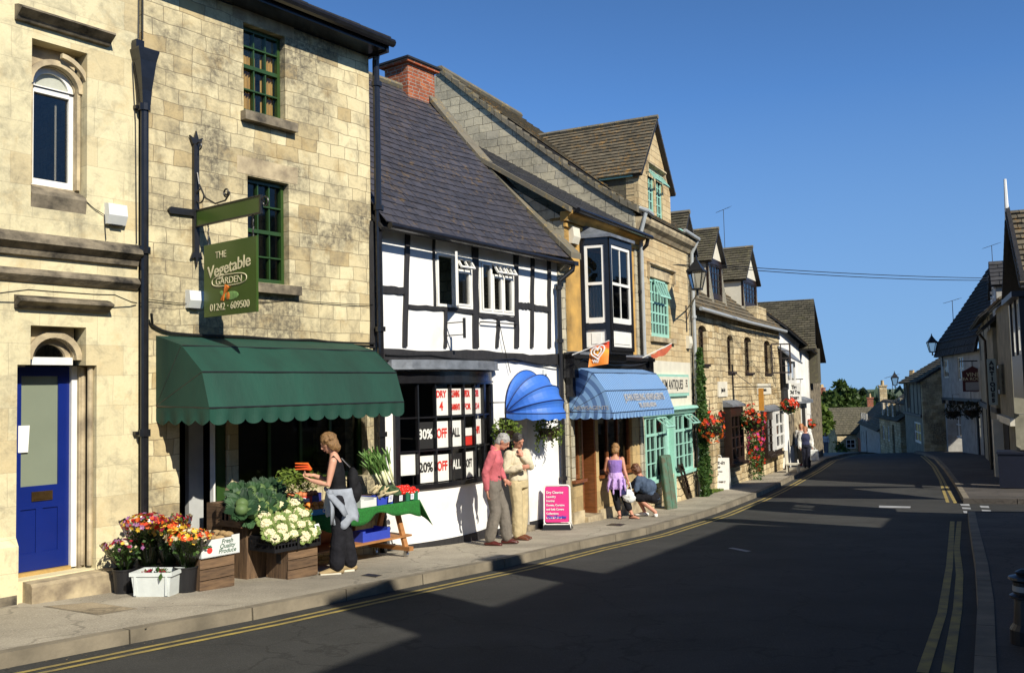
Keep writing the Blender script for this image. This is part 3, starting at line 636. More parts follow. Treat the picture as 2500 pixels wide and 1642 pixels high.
def bowband(z0, z1, out, mat, name, par=None, xa=-1.0, xb=1.0):
    q = MB(); X_ = [bowc+boww*(xa+(xb-xa)*i/24) for i in range(25)]
    for a, b in zip(X_, X_[1:]):
        q.hexa([(a, bowy(a)-out, z0), (b, bowy(b)-out, z0), (b, bowy(b)+.05, z0), (a, bowy(a)+.05, z0), (a, bowy(a)-out, z1), (b, bowy(b)-out, z1), (b, bowy(b)+.05, z1), (a, bowy(a)+.05, z1)])
    return q.build(name, K[mat], Cc, parent=par)
bowband(cb, -2.20, .012, 'timber', 'plinth')
[MB().box(a, b, -.013, 0.0, cb, c).build('plinth', K['timber'], Cc) for a, b, c in ((cx0, bowc-boww, -2.16), (bowc+boww, dc[0], -2.28), (dc[1], cx1, -2.28))]
bw = bowband(wz0-.05, wz0+.02, .05, 'blackpaint', 'bow_window'); bowband(wz1, wz1+.20, .03, 'blackpaint', 'fascia', bw)
bowband(wz1+.02, wz1+.05, .06, 'blackpaint', 'fascia', bw)
m = MB(); m.prismz([(bowc-boww-.12, .0), (bowc-boww-.12, -.10), (bowc-boww+.2, -.26), (bowc-.4, -.40), (bowc+.4, -.40), (bowc+boww-.2, -.26), (bowc+boww+.12, -.10), (bowc+boww+.12, 0)], .385, .41)
m.prismz([(bowc-boww-.10, .0), (bowc-boww-.10, -.09), (bowc-boww+.2, -.23), (bowc-.4, -.37), (bowc+.4, -.37), (bowc+boww-.2, -.23), (bowc+boww+.10, -.09), (bowc+boww+.10, 0)], .41, .53)
m.build('lead_flashing', K['lead'], Cc, parent=bw)
NP = 7; al = [-.93+1.88*i/NP for i in range(NP+1)]; mx = [bowc+boww*a for a in al]
zr = [wz0+.02+(wz1-wz0-.02)*i/3 for i in range(4)]
m = MB(); gl = MB(); posters = MB(); bposters = MB()
for i, x_ in enumerate(mx):
    wd = .05 if i in (0, NP) else .028
    m.box(x_-wd/2, x_+wd/2, bowy(x_)-.01, bowy(x_)+.05, wz0, wz1)
for i in range(NP):
    a, b = Vector((mx[i], bowy(mx[i]), 0)), Vector((mx[i+1], bowy(mx[i+1]), 0))
    for z in zr[1:3]: m.beam(a+Vector((0, .012, z)), b+Vector((0, .012, z)), .03, .026)
    gl.poly([a+Vector((0, .022, wz0)), b+Vector((0, .022, wz0)), b+Vector((0, .022, wz1)), a+Vector((0, .022, wz1))])
m.box(bowc-boww, mx[0], -.05, .05, wz0, wz1); m.box(mx[-1], bowc+boww, -.05, .05, wz0, wz1)
m.build('glazing_bars', K['blackpaint'], Cc, parent=bw); gl.build('pane', K['shopglass'], Cc, parent=bw)
def poster(i, r, f0, f1, g0, g1, mat, name='poster', off=.045):
    a, b = Vector((mx[i], bowy(mx[i])+off, 0)), Vector((mx[i+1], bowy(mx[i+1])+off, 0)); z0, z1 = zr[2-r], zr[3-r]
    p, q = a.lerp(b, f0), a.lerp(b, f1); h = z1-z0
    m = MB(); d = Vector((0, .004, 0)); P0 = [p+Vector((0, 0, z0+h*g0)), q+Vector((0, 0, z0+h*g0)), q+d+Vector((0, 0, z0+h*g0)), p+d+Vector((0, 0, z0+h*g0))]
    m.hexa(P0+[v+Vector((0, 0, h*(g1-g0))) for v in P0]); return m.build(name, K[mat], Cc, parent=bw)
def ptext(i, r, s, f, g, size, mat, sx=1.0, off=.040):
    a, b = Vector((mx[i], bowy(mx[i])+off, 0)), Vector((mx[i+1], bowy(mx[i+1])+off, 0)); z0, z1 = zr[2-r], zr[3-r]
    c = a.lerp(b, f); ang = math.atan2(b.y-a.y, b.x-a.x)
    text(s, size, K[mat], Cc, FC, c.x, c.y, z0+(z1-z0)*g, sx, rot=Matrix.Rotation(ang, 3, 'Z'), parent=bw, bold=.006, ext=.001)
for i, (a_, b_) in zip((2, 3, 4, 5), (('DRY', '4'), ('CLEANING', 'GARMENTS'), ('SPECIAL', 'FOR'), ('OFFER', '£14'))):
    poster(i, 0, .08, .95, .04, .86, 'paper'); k = .62 if len(a_) < 4 else .33
    ptext(i, 0, a_, .5, .60, .145, 'redink', k*.9 if len(a_) > 4 else .75); ptext(i, 0, b_, .5, .20, .19 if b_ == '4' else .125, 'redink', .8 if len(b_) < 4 else .34)
poster(1, 1, .04, .96, .05, .86, 'blackcard'); ptext(1, 1, '30%', .5, .36, .20, 'paper', .78)
poster(2, 1, .05, .92, .05, .86, 'paper'); ptext(2, 1, 'OFF', .5, .36, .20, 'redink', .62)
poster(3, 1, .08, .92, .05, .86, 'paper'); ptext(3, 1, 'ALL', .5, .36, .19, 'blackink', .6)
poster(4, 1, .1, .9, .35, .6, 'paper'); poster(4, 1, .1, .9, .05, .33, 'redink'); poster(5, 1, .08, .92, .05, .86, 'paper'); ptext(5, 1, 'HIPS', .5, .4, .16, 'redink', .5)
poster(0, 2, .1, .92, .3, .93, 'paper')
poster(1, 2, .05, .95, .03, .84, 'paper'); ptext(1, 2, '20%', .5, .36, .20, 'blackink', .78)
poster(2, 2, .05, .92, .03, .84, 'paper'); ptext(2, 2, 'OFF', .5, .36, .20, 'redink', .62)
poster(3, 2, .05, .95, .03, .84, 'blackcard'); ptext(3, 2, 'ALL', .5, .36, .20, 'paper', .6)
poster(4, 2, .08, .95, .03, .84, 'paper'); ptext(4, 2, 'SOFT', .5, .36, .18, 'blackink', .5)
m = MB(); m.box(.2, 5.0, 1.5, 1.55, cb, .6); m.box(.2, 3.2, .9, .95, cb, .35); m.build('shop_interior', K['room'], Cc)
# doorway with its dark door and step
m = MB(); m.box(dc[0], dc[1], .30, .35, cb, dc[3]); m.build('door', K['blackpaint'], Cc)
MB().box(dc[0], dc[1], -.12, .30, cb, FC.g(4.0)+.11).build('doorstep', K['trimdark'], Cc)
# timbers standing 2 cm proud of the plaster
T_ = MB(); ty0, ty1 = -.012, .02
def stud(xt, yt, xb, yb, wpx):
    a = cw(xt, yt); b = cw(xb, yb); h = (FC.X(*c4(xt+wpx, yt))-a[0])/2
    n_ = 5; L_, R_ = [], []
    for i in range(n_+1):
        t = i/n_; x_ = a[0]*(1-t)+b[0]*t; z_ = a[1]*(1-t)+b[1]*t; e = random.uniform(-.012, .012) if 0 < i < n_ else 0
        L_.append((x_-h+e, z_)); R_.append((x_+h+e+random.uniform(-.006, .006), z_))
    T_.prism(L_+R_[::-1], ty0, ty1)
for s_ in ((64, 870, 64, 1560, 26), (260, 910, 243, 1555, 22), (402, 960, 408, 1345, 9), (464, 1355, 462, 1560, 13), (626, 1000, 630, 1560, 30), (849, 1050, 852, 1560, 21),
           (753, 1400, 745, 1560, 14), (940, 1060, 935, 1560, 15), (1028, 1080, 1030, 1560, 14)): stud(*s_)
def rail(xa, ya, xb, yb, hpx):
    a = cw(xa, ya); b = cw(xb, yb); h = (a[1]-cw(xa, ya+hpx)[1])/2; n_ = 8; U_, D_ = [], []
    for i in range(n_+1):
        t = i/n_; x_ = a[0]*(1-t)+b[0]*t; z_ = a[1]*(1-t)+b[1]*t; e = random.uniform(-.012, .012)
        U_.append((x_, z_+h+e)); D_.append((x_, z_-h+e+random.uniform(-.006, .006)))
    T_.prism(D_+U_[::-1], ty0-.003, ty1-.002)
rail(76, 1243, 248, 1250, 40); rail(262, 1333, 615, 1362, 22); rail(642, 1380, 842, 1402, 22); rail(860, 1328, 932, 1334, 32); rail(945, 1340, 1026, 1350, 30)
T_.build('timber_frame', K['timber'], Cc)
m = MB(); bt, b2 = [], []
for i in range(25):
    x_ = cx0+(cx1-.25-cx0)*i/24; bt.append((x_, .70+random.uniform(-.012, .012)-.02*math.sin(i*.4))); b2.append((x_, .53+random.uniform(-.02, .02)-.03*math.sin(i*.35)))
m.prism(b2+bt[::-1], -.05, .0); m.build('bressumer_beam', K['timber'], Cc)
m = MB(); m.box(cx0, cx1, -.10, .02, 2.50, 2.62); m.build('eaves_board', K['timber'], Cc)
cable(Cc, [(.2, -.07, .60), (1.2, -.07, .62), (2.2, -.07, .56), (3.4, -.07, .60), (4.4, -.07, .50), (5.0, -.05, .45)], .012)
cable(Cc, [(3.05, -.03, 1.25), (3.12, -.05, .9), (3.3, -.06, .35)], .007)
# casement windows upstairs
def casement(W_, ncol, openleaf, fan):
    x0, x1, z0, z1 = W_; m = MB(); f = .045
    m.box(x0, x0+f, .0, .07, z0, z1); m.box(x1-f, x1, .0, .07, z0, z1); m.box(x0+f, x1-f, .0, .07, z0, z0+f); m.box(x0+f, x1-f, 0, .07, z1-f, z1)
    cols = [x0+f+(x1-x0-2*f)*i/ncol for i in range(ncol+1)]
    for x_ in cols[1:-1]: m.box(x_-.02, x_+.02, .005, .065, z0+f, z1-f)
    g = MB()
    for i, (a, b) in enumerate(zip(cols, cols[1:])):
        a += .02; b -= .02; s = .032
        if i == openleaf: continue
        top = z1-f
        if i in fan:
            zt = z1-f-.20; m.box(a, b, .0, .06, zt, zt+.03); top = zt
            q = MB(); R = Matrix.Rotation(rad(-32), 3, 'X'); piv = Vector((0, 0, z1-f))
            for c_, d_ in (((a+b)/2, 0), ): pass
            for (bx, by, bz, ex, ez) in ((a, 0, -.20, a+.03, 0), (b-.03, 0, -.20, b, 0), (a+.03, 0, -.20, b-.03, -.17), (a+.03, 0, -.03, b-.03, 0), ((a+b)/2-.012, 0, -.17, (a+b)/2+.012, -.03)):
                pts = [Vector(p) for p in ((bx, -.03, bz), (ex, -.03, bz), (ex, 0, bz), (bx, 0, bz), (bx, -.03, ez), (ex, -.03, ez), (ex, 0, ez), (bx, 0, ez))]
                q.hexa([R @ p + piv for p in pts])
            m.v, off = m.v, len(m.v); m.add(q.v, q.f)
        m.box(a, a+s, -.01, .05, z0+f, top); m.box(b-s, b, -.01, .05, z0+f, top); m.box(a+s, b-s, -.01, .05, z0+f, z0+f+s); m.box(a+s, b-s, -.01, .05, top-s, top)
        g.poly([(a+s, .02, z0+f+s), (b-s, .02, z0+f+s), (b-s, .02, top-s), (a+s, .02, top-s)])
    o = m.build('casement_window', K['whitepaint'], Cc); g.build('pane', K['glass'], Cc, parent=o)
    if openleaf is not None:
        a, b = cols[openleaf]+.0, cols[openleaf+1]; w_ = b-a; R = Matrix.Rotation(rad(38), 3, 'Z'); piv = Vector((b, -.02, 0)); q = MB(); s = .05; qq = []
        for (xa, xb, za, zb_) in ((-w_, -w_+s, z0, z1), (-s, 0, z0, z1), (-w_+s, -s, z0, z0+s), (-w_+s, -s, z1-s, z1)):
            q.hexa([R @ Vector(p)+piv for p in ((xa, -.035, za), (xb, -.035, za), (xb, 0, za), (xa, 0, za), (xa, -.035, zb_), (xb, -.035, zb_), (xb, 0, zb_), (xa, 0, zb_))])
        q.build('open_casement', K['whitepaint'], Cc, parent=o)
        MB().poly([R @ Vector(p)+piv for p in ((-w_+s, -.018, z0+s), (-s, -.018, z0+s), (-s, -.018, z1-s), (-w_+s, -.018, z1-s))]).build('pane', K['glass'], Cc, parent=o)
    MB().box(x0+.05, x0+.25, .4, .42, z0+.05, z0+.6).build('curtain', K['curtain'], Cc, parent=o)
    return o
casement(W1, 2, 0, (1,)); casement(W2, 3, None, (1, 2))
# slate roof with sag, gable walls, ridge and parapet
A_, B_, C_, D_ = (.03, -.28, 2.52), (4.98, -.28, 2.50), (4.98, 3.3, 6.36), (.03, 3.3, 6.42)
sagf = lambda u, v: -.05*math.sin(math.pi*v)*math.sin(math.pi*min(1, u*1.1)) - .04*math.sin(math.pi*u)
roof(Cc, 'slate_roof', K['slate'], A_, B_, C_, D_, 27, .27, .010, .18, sagf)
m = MB().tube([(.03, 3.3, 6.44), (1.5, 3.3, 6.40), (3, 3.3, 6.38), (4.98, 3.3, 6.40)], .07, 6); m.build('ridge', K['coping'], Cc)
roof(Cc, 'rear_roof', K['slate'], (-.35, 6.6, 2.6), (4.98, 6.6, 2.6), (4.98, 3.32, 6.36), (-.35, 3.32, 6.42), 10, .5, .01)
m = MB().prismx([(.3, cb), (.3, 2.6), (3.3, 6.2), (6.4, 2.6), (6.4, cb)], cx0, cx0+.2); m.build('side_wall', K['white'], Cc)
m = MB().tube([(.06, -.33, 2.46), (4.98, -.33, 2.40)], .05, 8); m.box(4.98, 5.13, -.38, -.28, 2.36, 2.44); m.build('gutter', K['blackpaint'], Cc)
m = MB(); m.box(4.98, 5.22, .0, 3.2, cb, 2.6); m.prismx([(-.25, 2.45), (3.3, 6.36), (6.7, 2.5), (6.7, 2.3), (-.05, 2.3)], 5.0, 5.22); m.build('parapet_wall', K['egable'], Cc)
cp = MB(); N_ = 15
for i in range(N_):
    t0, t1 = i/N_, (i+.97)/N_; sg = lambda t: -.12*math.sin(math.pi*t)
    ya, za, yb, zb_ = -.34+3.66*t0, 2.56+3.98*t0+sg(t0), -.34+3.66*t1, 2.56+3.98*t1+sg(t1); j = random.uniform(-.012, .012)
    cp.hexa([(4.93+j, ya, za-.06), (5.28+j, ya, za-.06), (5.28+j, yb, zb_-.06), (4.93+j, yb, zb_-.06), (4.93+j, ya, za+.05), (5.28+j, ya, za+.05), (5.28+j, yb, zb_+.05), (4.93+j, yb, zb_+.05)])
cp.build('parapet_coping', K['coping'], Cc)
m = MB(); m.box(4.28, 5.12, 3.1, 3.75, 5.6, 6.86); m.box(4.20, 5.20, 3.02, 3.83, 6.86, 6.92); chm = m.build('chimney', K['brick'], Cc)
m = MB(); m.box(4.16, 5.24, 2.98, 3.87, 6.92, 6.96); m.build('chimney_cap', K['blackcard'], Cc, parent=chm)
pipe(Cc, [(5.02, -.33, 2.40), (5.02, -.31, 2.28), (4.86, -.12, 2.08), (4.86, -.09, 1.9), (4.86, -.09, -2.2)], .045, 'iron', [(4.86, -.09, z) for z in (1.95, .95, -.4, -1.6)])
# small iron bracket and entry box
SB = thing('sign_bracket', 'small empty iron sign bracket on the white timbered wall', 'bracket', FC, (*cw(470, 0)[:1], 0, 1.0))
bx = cw(470, 1480)[0]; m = MB(); m.box(bx-.01, bx+.01, -.35, 0, 1.13, 1.145); m.box(bx-.01, bx+.01, -.35, 0, .93, .945); m.box(bx-.02, bx+.02, -.38, -.35, .88, 1.20); m.build('bracket', K['iron'], SB)
SB2 = thing('sign_bracket', 'thin iron rod bracket under the right hand white casement', 'bracket', FC, (FC.X(1172, 785), 0, 1.18))
m = MB(); m.tube([(FC.X(1172, 785), -.06, 1.2), (FC.X(1256, 785), -.06, 1.2)], .012, 6); m.tube([(FC.X(1172, 785), -.06, 1.2), (FC.X(1172, 785), 0, 1.2)], .012, 6); m.tube([(FC.X(1256, 785), -.06, 1.2), (FC.X(1256, 785), 0, 1.2)], .012, 6); m.build('rod', K['iron'], SB2)
EB = thing('entry_box', 'small white intercom box beside the blue canopy', 'intercom', FC, (FC.X(1327, 920), 0, .1)); xx = FC.X(1327, 920)
MB().box(xx-.06, xx+.06, -.05, 0, FC.Z(1327, 940), FC.Z(1327, 902)).build('case', K['whiteplastic'], EB); MB().ball((xx, -.052, FC.Z(1327, 915)), .018).build('lens', K['blackplastic'], EB)

# --- small round blue canopy over the door
BC = thing('door_canopy', 'round blue fabric canopy over the dry cleaner door', 'awning', FC, (3.75, 0, -.25))
bxc, bW, bR, hz = 3.78, .60, .74, FC.Z(1233, 1008)
def hoop(th, n=20):
    return [Vector((bxc-bW*math.cos(math.pi*i/n), -bR*math.sin(math.pi*i/n)**.75*math.sin(th)-.01, hz+bR*math.sin(math.pi*i/n)**.75*math.cos(th))) for i in range(n+1)]
ths = [rad(a) for a in (4, 28, 52, 74, 92)]; m = MB(); fr = MB()
for a, b in zip(ths, ths[1:]):
    m.sheet(lambda u, v: (lambda p, q: p.lerp(q, v)*1.0 + (Vector((bxc, 0, hz))-p.lerp(q, v))*(.05*math.sin(math.pi*v)))(hoop(a)[round(u*20)], hoop(b)[round(u*20)]), 20, 4)
m.sheet(lambda u, v: hoop(ths[-1])[round(u*40/2)]+Vector((0, 0, -v*(.07+.05*abs(math.sin(u*math.pi*7))))) if True else None, 20, 2)
m.build('fabric', K['bluecanvas'], BC, smooth=False)
for a in ths: fr.tube([p+Vector((0, -.004, .004)) for p in hoop(a)], .008, 5)
fr.build('ribs', M('dark_blue_piping', (.01, .02, .10), .6), BC)
# ================================================================ GROUND, ROAD, PAVEMENTS
def poly_interp(P, step=.5):
    out = []
    for a, b in zip(P, P[1:]):
        n = max(1, int((b-a).length/step))
        for i in range(n): out.append(a.lerp(b, i/n))
    out.append(P[-1]); return out
RD = -.11
KL = [gpt(u, v, RD) for u, v in [(0, 1634), (320, 1571), (620, 1513), (1035, 1426), (1235, 1385), (1418, 1340), (1580, 1304), (1722, 1262), (1840, 1217), (1922, 1178), (1980, 1148), (2020, 1124)]]
KL = [Vector((p.x, p.y, 0)) for p in KL]
KL = [KL[0]+(KL[0]-KL[1]).normalized()*14]+KL
e = KL[-1]; KL += [Vector((16.6, 47.5, 0)), Vector((20.5, 55, 0)), Vector((30.5, 76, 0)), Vector((46, 112, 0))]
KRn = [Vector((p.x, p.y, 0)) for p in [gpt(u, v, RD) for u, v in [(2377, 1642), (2385, 1500), (2380, 1400), (2366, 1300), (2362, 1262)]]]
KRn = [KRn[0]+(KRn[0]-KRn[1]).normalized()*14]+KRn
KRf = [Vector((p.x, p.y, 0)) for p in [gpt(u, v, RD) for u, v in [(2352, 1228), (2330, 1187), (2303, 1146), (2280, 1121), (2250, 1109)]]]
KRf += [Vector((21.5, 50, 0)), Vector((24.8, 57, 0)), Vector((33.8, 76, 0)), Vector((50, 112, 0))]
def side(P, i):
    a = P[max(0, i-1)]; b = P[min(len(P)-1, i+1)]; d = (b-a).normalized(); return Vector((d.y, -d.x, 0))      # to the right of travel
def offs(P, d): return [p+side(P, i)*d for i, p in enumerate(P)]
def strip(mb, L_, R_, z, nsub=1):
    for i in range(len(L_)-1):
        q = [L_[i], R_[i], R_[i+1], L_[i+1]]
        mb.poly([(p.x, p.y, gz(p.y)+z) for p in q])
def band(mb, P, d0, d1, z, step=.5):
    Q = poly_interp(P, step); strip(mb, offs(Q, d0), offs(Q, d1), z)
# terrain sheet
g = MB(); xsg = [-3000, -1200, -500, -200, -90, -50, -30, -20, -10, 0, 10, 20, 30, 40, 60, 90, 150, 300, 700, 1500, 3500]
ysg = [-40, -20, -10, -5, 0, 5, 10.8, 15, 20.5, 27, 33, 42, 50, 56, 64, 80, 110, 160, 300, 500, 900, 1200, 1600, 2000, 2300, 3000, 6000]
def terr(x_, y_):
    h = gz(y_)-.35
    if y_ > 300: h += min(1, (y_-300)/900)*(5*math.sin(x_*.0021+1)+3*math.sin(x_*.006)+2*math.sin(x_*.013+y_*.003))
    return h
v = [(x_, y_, terr(x_, y_)) for y_ in ysg for x_ in xsg]; nx_ = len(xsg)
g.add(v, [(j*nx_+i, j*nx_+i+1, (j+1)*nx_+i+1, (j+1)*nx_+i) for j in range(len(ysg)-1) for i in range(nx_-1)])
struct(g, 'ground', M('distant_fields', (.075, .10, .035), .95, .6, .004, 0, col2=(.035, .06, .02)))
# road between the kerbs: sheet from the left kerb line out under the right pavement
Q = poly_interp(KL, 1.0); r = MB(); [strip(r, offs(Q, d_), offs(Q, d_+1.0), RD) for d_ in [-.05+k_ for k_ in range(24)]]
road = struct(r, 'road', K['asphalt'])
# left pavement, following the kerb line back into the buildings
p = MB(); [strip(p, offs(Q, -1.14-k_), offs(Q, -.14-k_), 0.0) for k_ in range(6)]; struct(p, 'pavement', K['paving'])
def kerb(P, sgn, name='kerb'):
    mb = MB(); Q = poly_interp(P, .9)
    for i in range(len(Q)-1):
        a, b = Q[i], Q[i+1]; b2 = a.lerp(b, .985); s0, s1 = side(Q, i), side(Q, i+1); pts = []
        for z in (-.2, .006):
            for p_, s_ in ((a, s0), (b2, s1)):
                inn = .012 if z > 0 else 0
                pts.append((p_+s_*inn*-sgn, z)); pts.append((p_+s_*(-.14*sgn), z))
        V = [(q.x, q.y, gz(q.y)+z) for q, z in pts]
        o = [0, 2, 3, 1, 4, 6, 7, 5] if sgn > 0 else [1, 3, 2, 0, 5, 7, 6, 4]
        mb.hexa([V[k] for k in o])
    return struct(mb, name, K['kerb'])
kerb(KL, 1); kerb(KRn, -1); kerb(KRf, -1)
sf = side(poly_interp(KRf, 1.0), 0); kerb([KRf[0]+sf*9, KRf[0]], -1) if False else None
sn = side(poly_interp(KRn, 1.0), len(poly_interp(KRn, 1.0))-1)
def facek(a, b):
    d = (b-a).normalized(); o = Vector((d.y, -d.x, 0)); mb = MB(); n = 8
    for i in range(n):
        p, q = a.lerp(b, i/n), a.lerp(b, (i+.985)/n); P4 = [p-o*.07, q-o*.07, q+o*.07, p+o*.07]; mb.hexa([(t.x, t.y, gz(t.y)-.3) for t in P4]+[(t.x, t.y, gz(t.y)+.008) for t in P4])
    struct(mb, 'kerb', K['shadepaving'])  # kerb face coloured darker to look shaded where sun reaches it
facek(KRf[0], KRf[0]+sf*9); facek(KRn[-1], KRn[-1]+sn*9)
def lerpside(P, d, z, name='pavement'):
    Qn = poly_interp(P, 1.0); mb = MB(); [strip(mb, offs(Qn, .14+k_), offs(Qn, 1.14+k_), z) for k_ in range(int(d))]; return struct(mb, name, K['shadepaving'])
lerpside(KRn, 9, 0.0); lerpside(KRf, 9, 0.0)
# double yellow lines
y = MB()
def ylines(P, d, sgn):
    Qy = poly_interp(P, .4)
    for k in (0, .145):
        mb_l = offs(Qy, sgn*(d+k)); mb_r = offs(Qy, sgn*(d+k+.062))
        mb_l = [p_+Vector((random.uniform(-.006, .006), 0, 0)) for p_ in mb_l]
        strip(y, mb_l if sgn > 0 else mb_r, mb_r if sgn > 0 else mb_l, RD+.004)
ylines([q for q in KL if q.y < 60], .22, 1)
for ends in ([(2252, 1642), (2300, 1497), (2318, 1383), (2325, 1272)], [(2312, 1642), (2338, 1486), (2343, 1402), (2336, 1338), (2342, 1272)],
             [(2314, 1226), (2295, 1171), (2276, 1137), (2248, 1112)], [(2333, 1228), (2303, 1171), (2283, 1137), (2256, 1112)]):
    Py = [gpt(u, v_, RD) for u, v_ in ends]; Py = [Vector((q.x, q.y, 0)) for q in Py]; Qy = poly_interp(Py, .5)
    strip(y, offs(Qy, -.038), offs(Qy, .038), RD+.004)
struct(y, 'yellow_lines', K['yellow'])
wm = MB()
for q4 in ([(2146, 1234), (2224, 1236), (2222, 1240), (2146, 1239)], [(1777, 1338), (1790, 1337), (1835, 1345), (1822, 1347)],
           [(2344, 1230), (2366, 1230), (2368, 1235), (2346, 1234)], [(2348, 1238), (2369, 1239), (2371, 1243), (2350, 1242)], [(2351, 1247), (2373, 1248), (2375, 1253), (2353, 1252)],
           [(2391, 1234), (2413, 1235), (2416, 1240), (2395, 1239)], [(2396, 1244), (2418, 1245), (2421, 1250), (2399, 1249)]):
    P4 = [gpt(u, v_, RD) for u, v_ in q4]; wm.poly([(q.x, q.y, gz(q.y)+RD+.006) for q in P4][::-1])
struct(wm, 'road_markings', K['roadwhite'])
# grit, leaves and weeds along the kerb and the wall feet
lt = MB()
for _ in range(900):
    i = random.randrange(3, 60); Qk = poly_interp(KL, .9); i = min(i, len(Qk)-1); s_ = side(Qk, i); p = Qk[i].lerp(Qk[i-1], random.random())+s_*random.choice((random.uniform(.0, .22), random.uniform(-2.6, -.2)))
    z = gz(p.y)+(RD if (p-Qk[i]).dot(s_) > 0 else 0)+.006; lt.leaf((p.x, p.y, z), (random.gauss(0, 1), random.gauss(0, 1), .1), (0, 0, 1), random.uniform(.010, .030), random.uniform(.008, .02))
struct(lt, 'litter', M('dry_leaf_litter', (.20, .15, .08), .9, .5, 20, 0, col2=(.07, .06, .05)), 'stuff')
# iron and concrete covers
def cover(quad, name, label, mat, z=0.004, inner=True):
    P4 = [gpt(u, v_, 0) for u, v_ in quad]; c_ = sum(P4, Vector())/4; T = thing(name, label, 'drain cover', loc=(c_.x, c_.y, gz(c_.y)))
    q = MB(); q.hexa([(p_.x-c_.x, p_.y-c_.y, gz(p_.y)-gz(c_.y)-.05) for p_ in P4]+[(p_.x-c_.x, p_.y-c_.y, gz(p_.y)-gz(c_.y)+z) for p_ in P4]); q.build('frame', K['kerb'], T)
    q = MB(); q.hexa([((p_.x-c_.x)*.9, (p_.y-c_.y)*.9, gz(p_.y)-gz(c_.y)-.04) for p_ in P4]+[((p_.x-c_.x)*.9, (p_.y-c_.y)*.9, gz(c_.y+(p_.y-c_.y)*.9)-gz(c_.y)+z+.003) for p_ in P4]); q.build('lid', mat, T)
cover([(105, 1480), (240, 1502), (335, 1486), (225, 1470)], 'concrete_cover', 'rectangular speckled concrete cover in the pavement by the blue door', asphalt('speckled_concrete', (.33, .27, .18), .5))
cover([(880, 1405), (918, 1409), (935, 1404), (898, 1400)], 'iron_cover', 'small dark iron cover in the pavement in front of the stall', K['iron'])
cover([(1478, 1282), (1515, 1284), (1530, 1279), (1494, 1277)], 'iron_cover', 'small dark iron cover in the pavement near the pink board', K['iron'])
# ================================================================ D: ochre newsagent
FD = Frame((1.05, 17.6), 30)
Dh = thing('ochre_house', 'ochre rendered house with black and white oriel window above the newsagent', 'house', FD, (1.9, 0, FD.g(1.9)))
dx1 = 3.74; db = -3.0
zs1 = FD.Z(1400, 1172); xa, xb = FD.X(1386, 1100), FD.X(1421, 1100); xd0, xd1 = FD.X(1423, 1150), FD.X(1452, 1150); xe0, xe1 = FD.X(1462, 1120), FD.X(1545, 1120); zs2 = FD.Z(1500, 1152)
Hs = [(.06, xb, zs1, .12), (xd0-.02, xd1+.08, db, .12), (xe0, xe1, zs2, .12)]
m = MB(); wall(m, 0, dx1, .12, 3.36, [(1.15, 2.85, 1.25, 2.9)], 0, .2); m.build('wall', K['ochre'], Dh)
m = MB(); wall(m, 0, dx1, db, .12, Hs, 0, .3); m.build('shopfront_wall', K['ochrestone'], Dh)
m = MB(); m.box(0, xd0-.06, -.05, 0, db, FD.g(.5)+.24); m.box(xd1+.12, dx1, -.05, 0, db, FD.g(2.5)+.26); m.build('plinth', K['trim'], Dh)
MB().box(xd0-.06, xd1+.12, -.12, .3, db, FD.g(1)+.13).build('doorstep', K['trim'], Dh)
m = MB(); m.box(-.02, dx1, 1.6, 1.65, db, .4); m.box(.0, .03, .3, 1.6, db, .4); m.box(dx1-.05, dx1-.02, .3, 1.6, db, .4); m.build('shop_interior', K['room'], Dh)
m = MB(); m.prismx([(.05, 3.28), (-.06, 3.28), (-.12, 3.36), (-.20, 3.40), (-.22, 3.46), (.05, 3.46)], -.05, dx1); m.prismx([(.0, 3.17), (-.05, 3.17), (-.05, 3.24), (0, 3.24)], -.02, dx1); m.build('cornice', K['ochre'], Dh)
m = MB(); m.box(-.005, .22, .0, 6, db, 3.3); m.prismx([(-.1, 3.28), (4.2, 6.1), (7, 3.3)], .0, .2); m.build('side_wall', K['egable'], Dh)
m = MB(); m.hexa([(-.16, -.2, 3.42), (.1, -.2, 3.42), (.1, 4.2, 6.2), (-.16, 4.2, 6.2), (-.16, -.2, 3.52), (.1, -.2, 3.52), (.1, 4.2, 6.3), (-.16, 4.2, 6.3)]); m.build('verge_coping', K['coping'], Dh)
roof(Dh, 'slate_roof', K['slate2'], (-.02, -.3, 3.47), (dx1+.15, -.3, 3.47), (dx1+.15, 4.2, 6.25), (-.02, 4.2, 6.25), 24, .26, .01)
m = MB().tube([(-.05, -.34, 3.45), (dx1, -.34, 3.42)], .05, 8); m.build('gutter', K['blackpaint'], Dh)
# oriel
ax = FD.X(1420, 750); bx_ = FD.X(1489, 750, -.55); cx_ = FD.X(1543, 750, -.55); ex_ = cx_+.42
O = [(ax, 0), (bx_, -.55), (cx_, -.55), (ex_, 0)]
zt = FD.Z(1489, 580, -.55); zb_ = .78
def face(mb, a, b, u0, u1, z0, z1, o0=0., o1=.06):
    """slab on the oriel side a-b between fractions u0..u1, standing o0..-o1 about the face"""
    a = Vector((*a, 0)); b = Vector((*b, 0)); d = (b-a).normalized(); n = Vector((d.y, -d.x, 0)); p, q = a.lerp(b, u0), a.lerp(b, u1)
    P0 = [p+n*o1, q+n*o1, q+n*o0, p+n*o0]
    mb.hexa([v+Vector((0, 0, z0)) for v in P0]+[v+Vector((0, 0, z1)) for v in P0])
m = MB(); gp = MB(); wf = MB(); wp = MB(); cu = MB()
zsill, ztop2 = 1.34, zt-.14
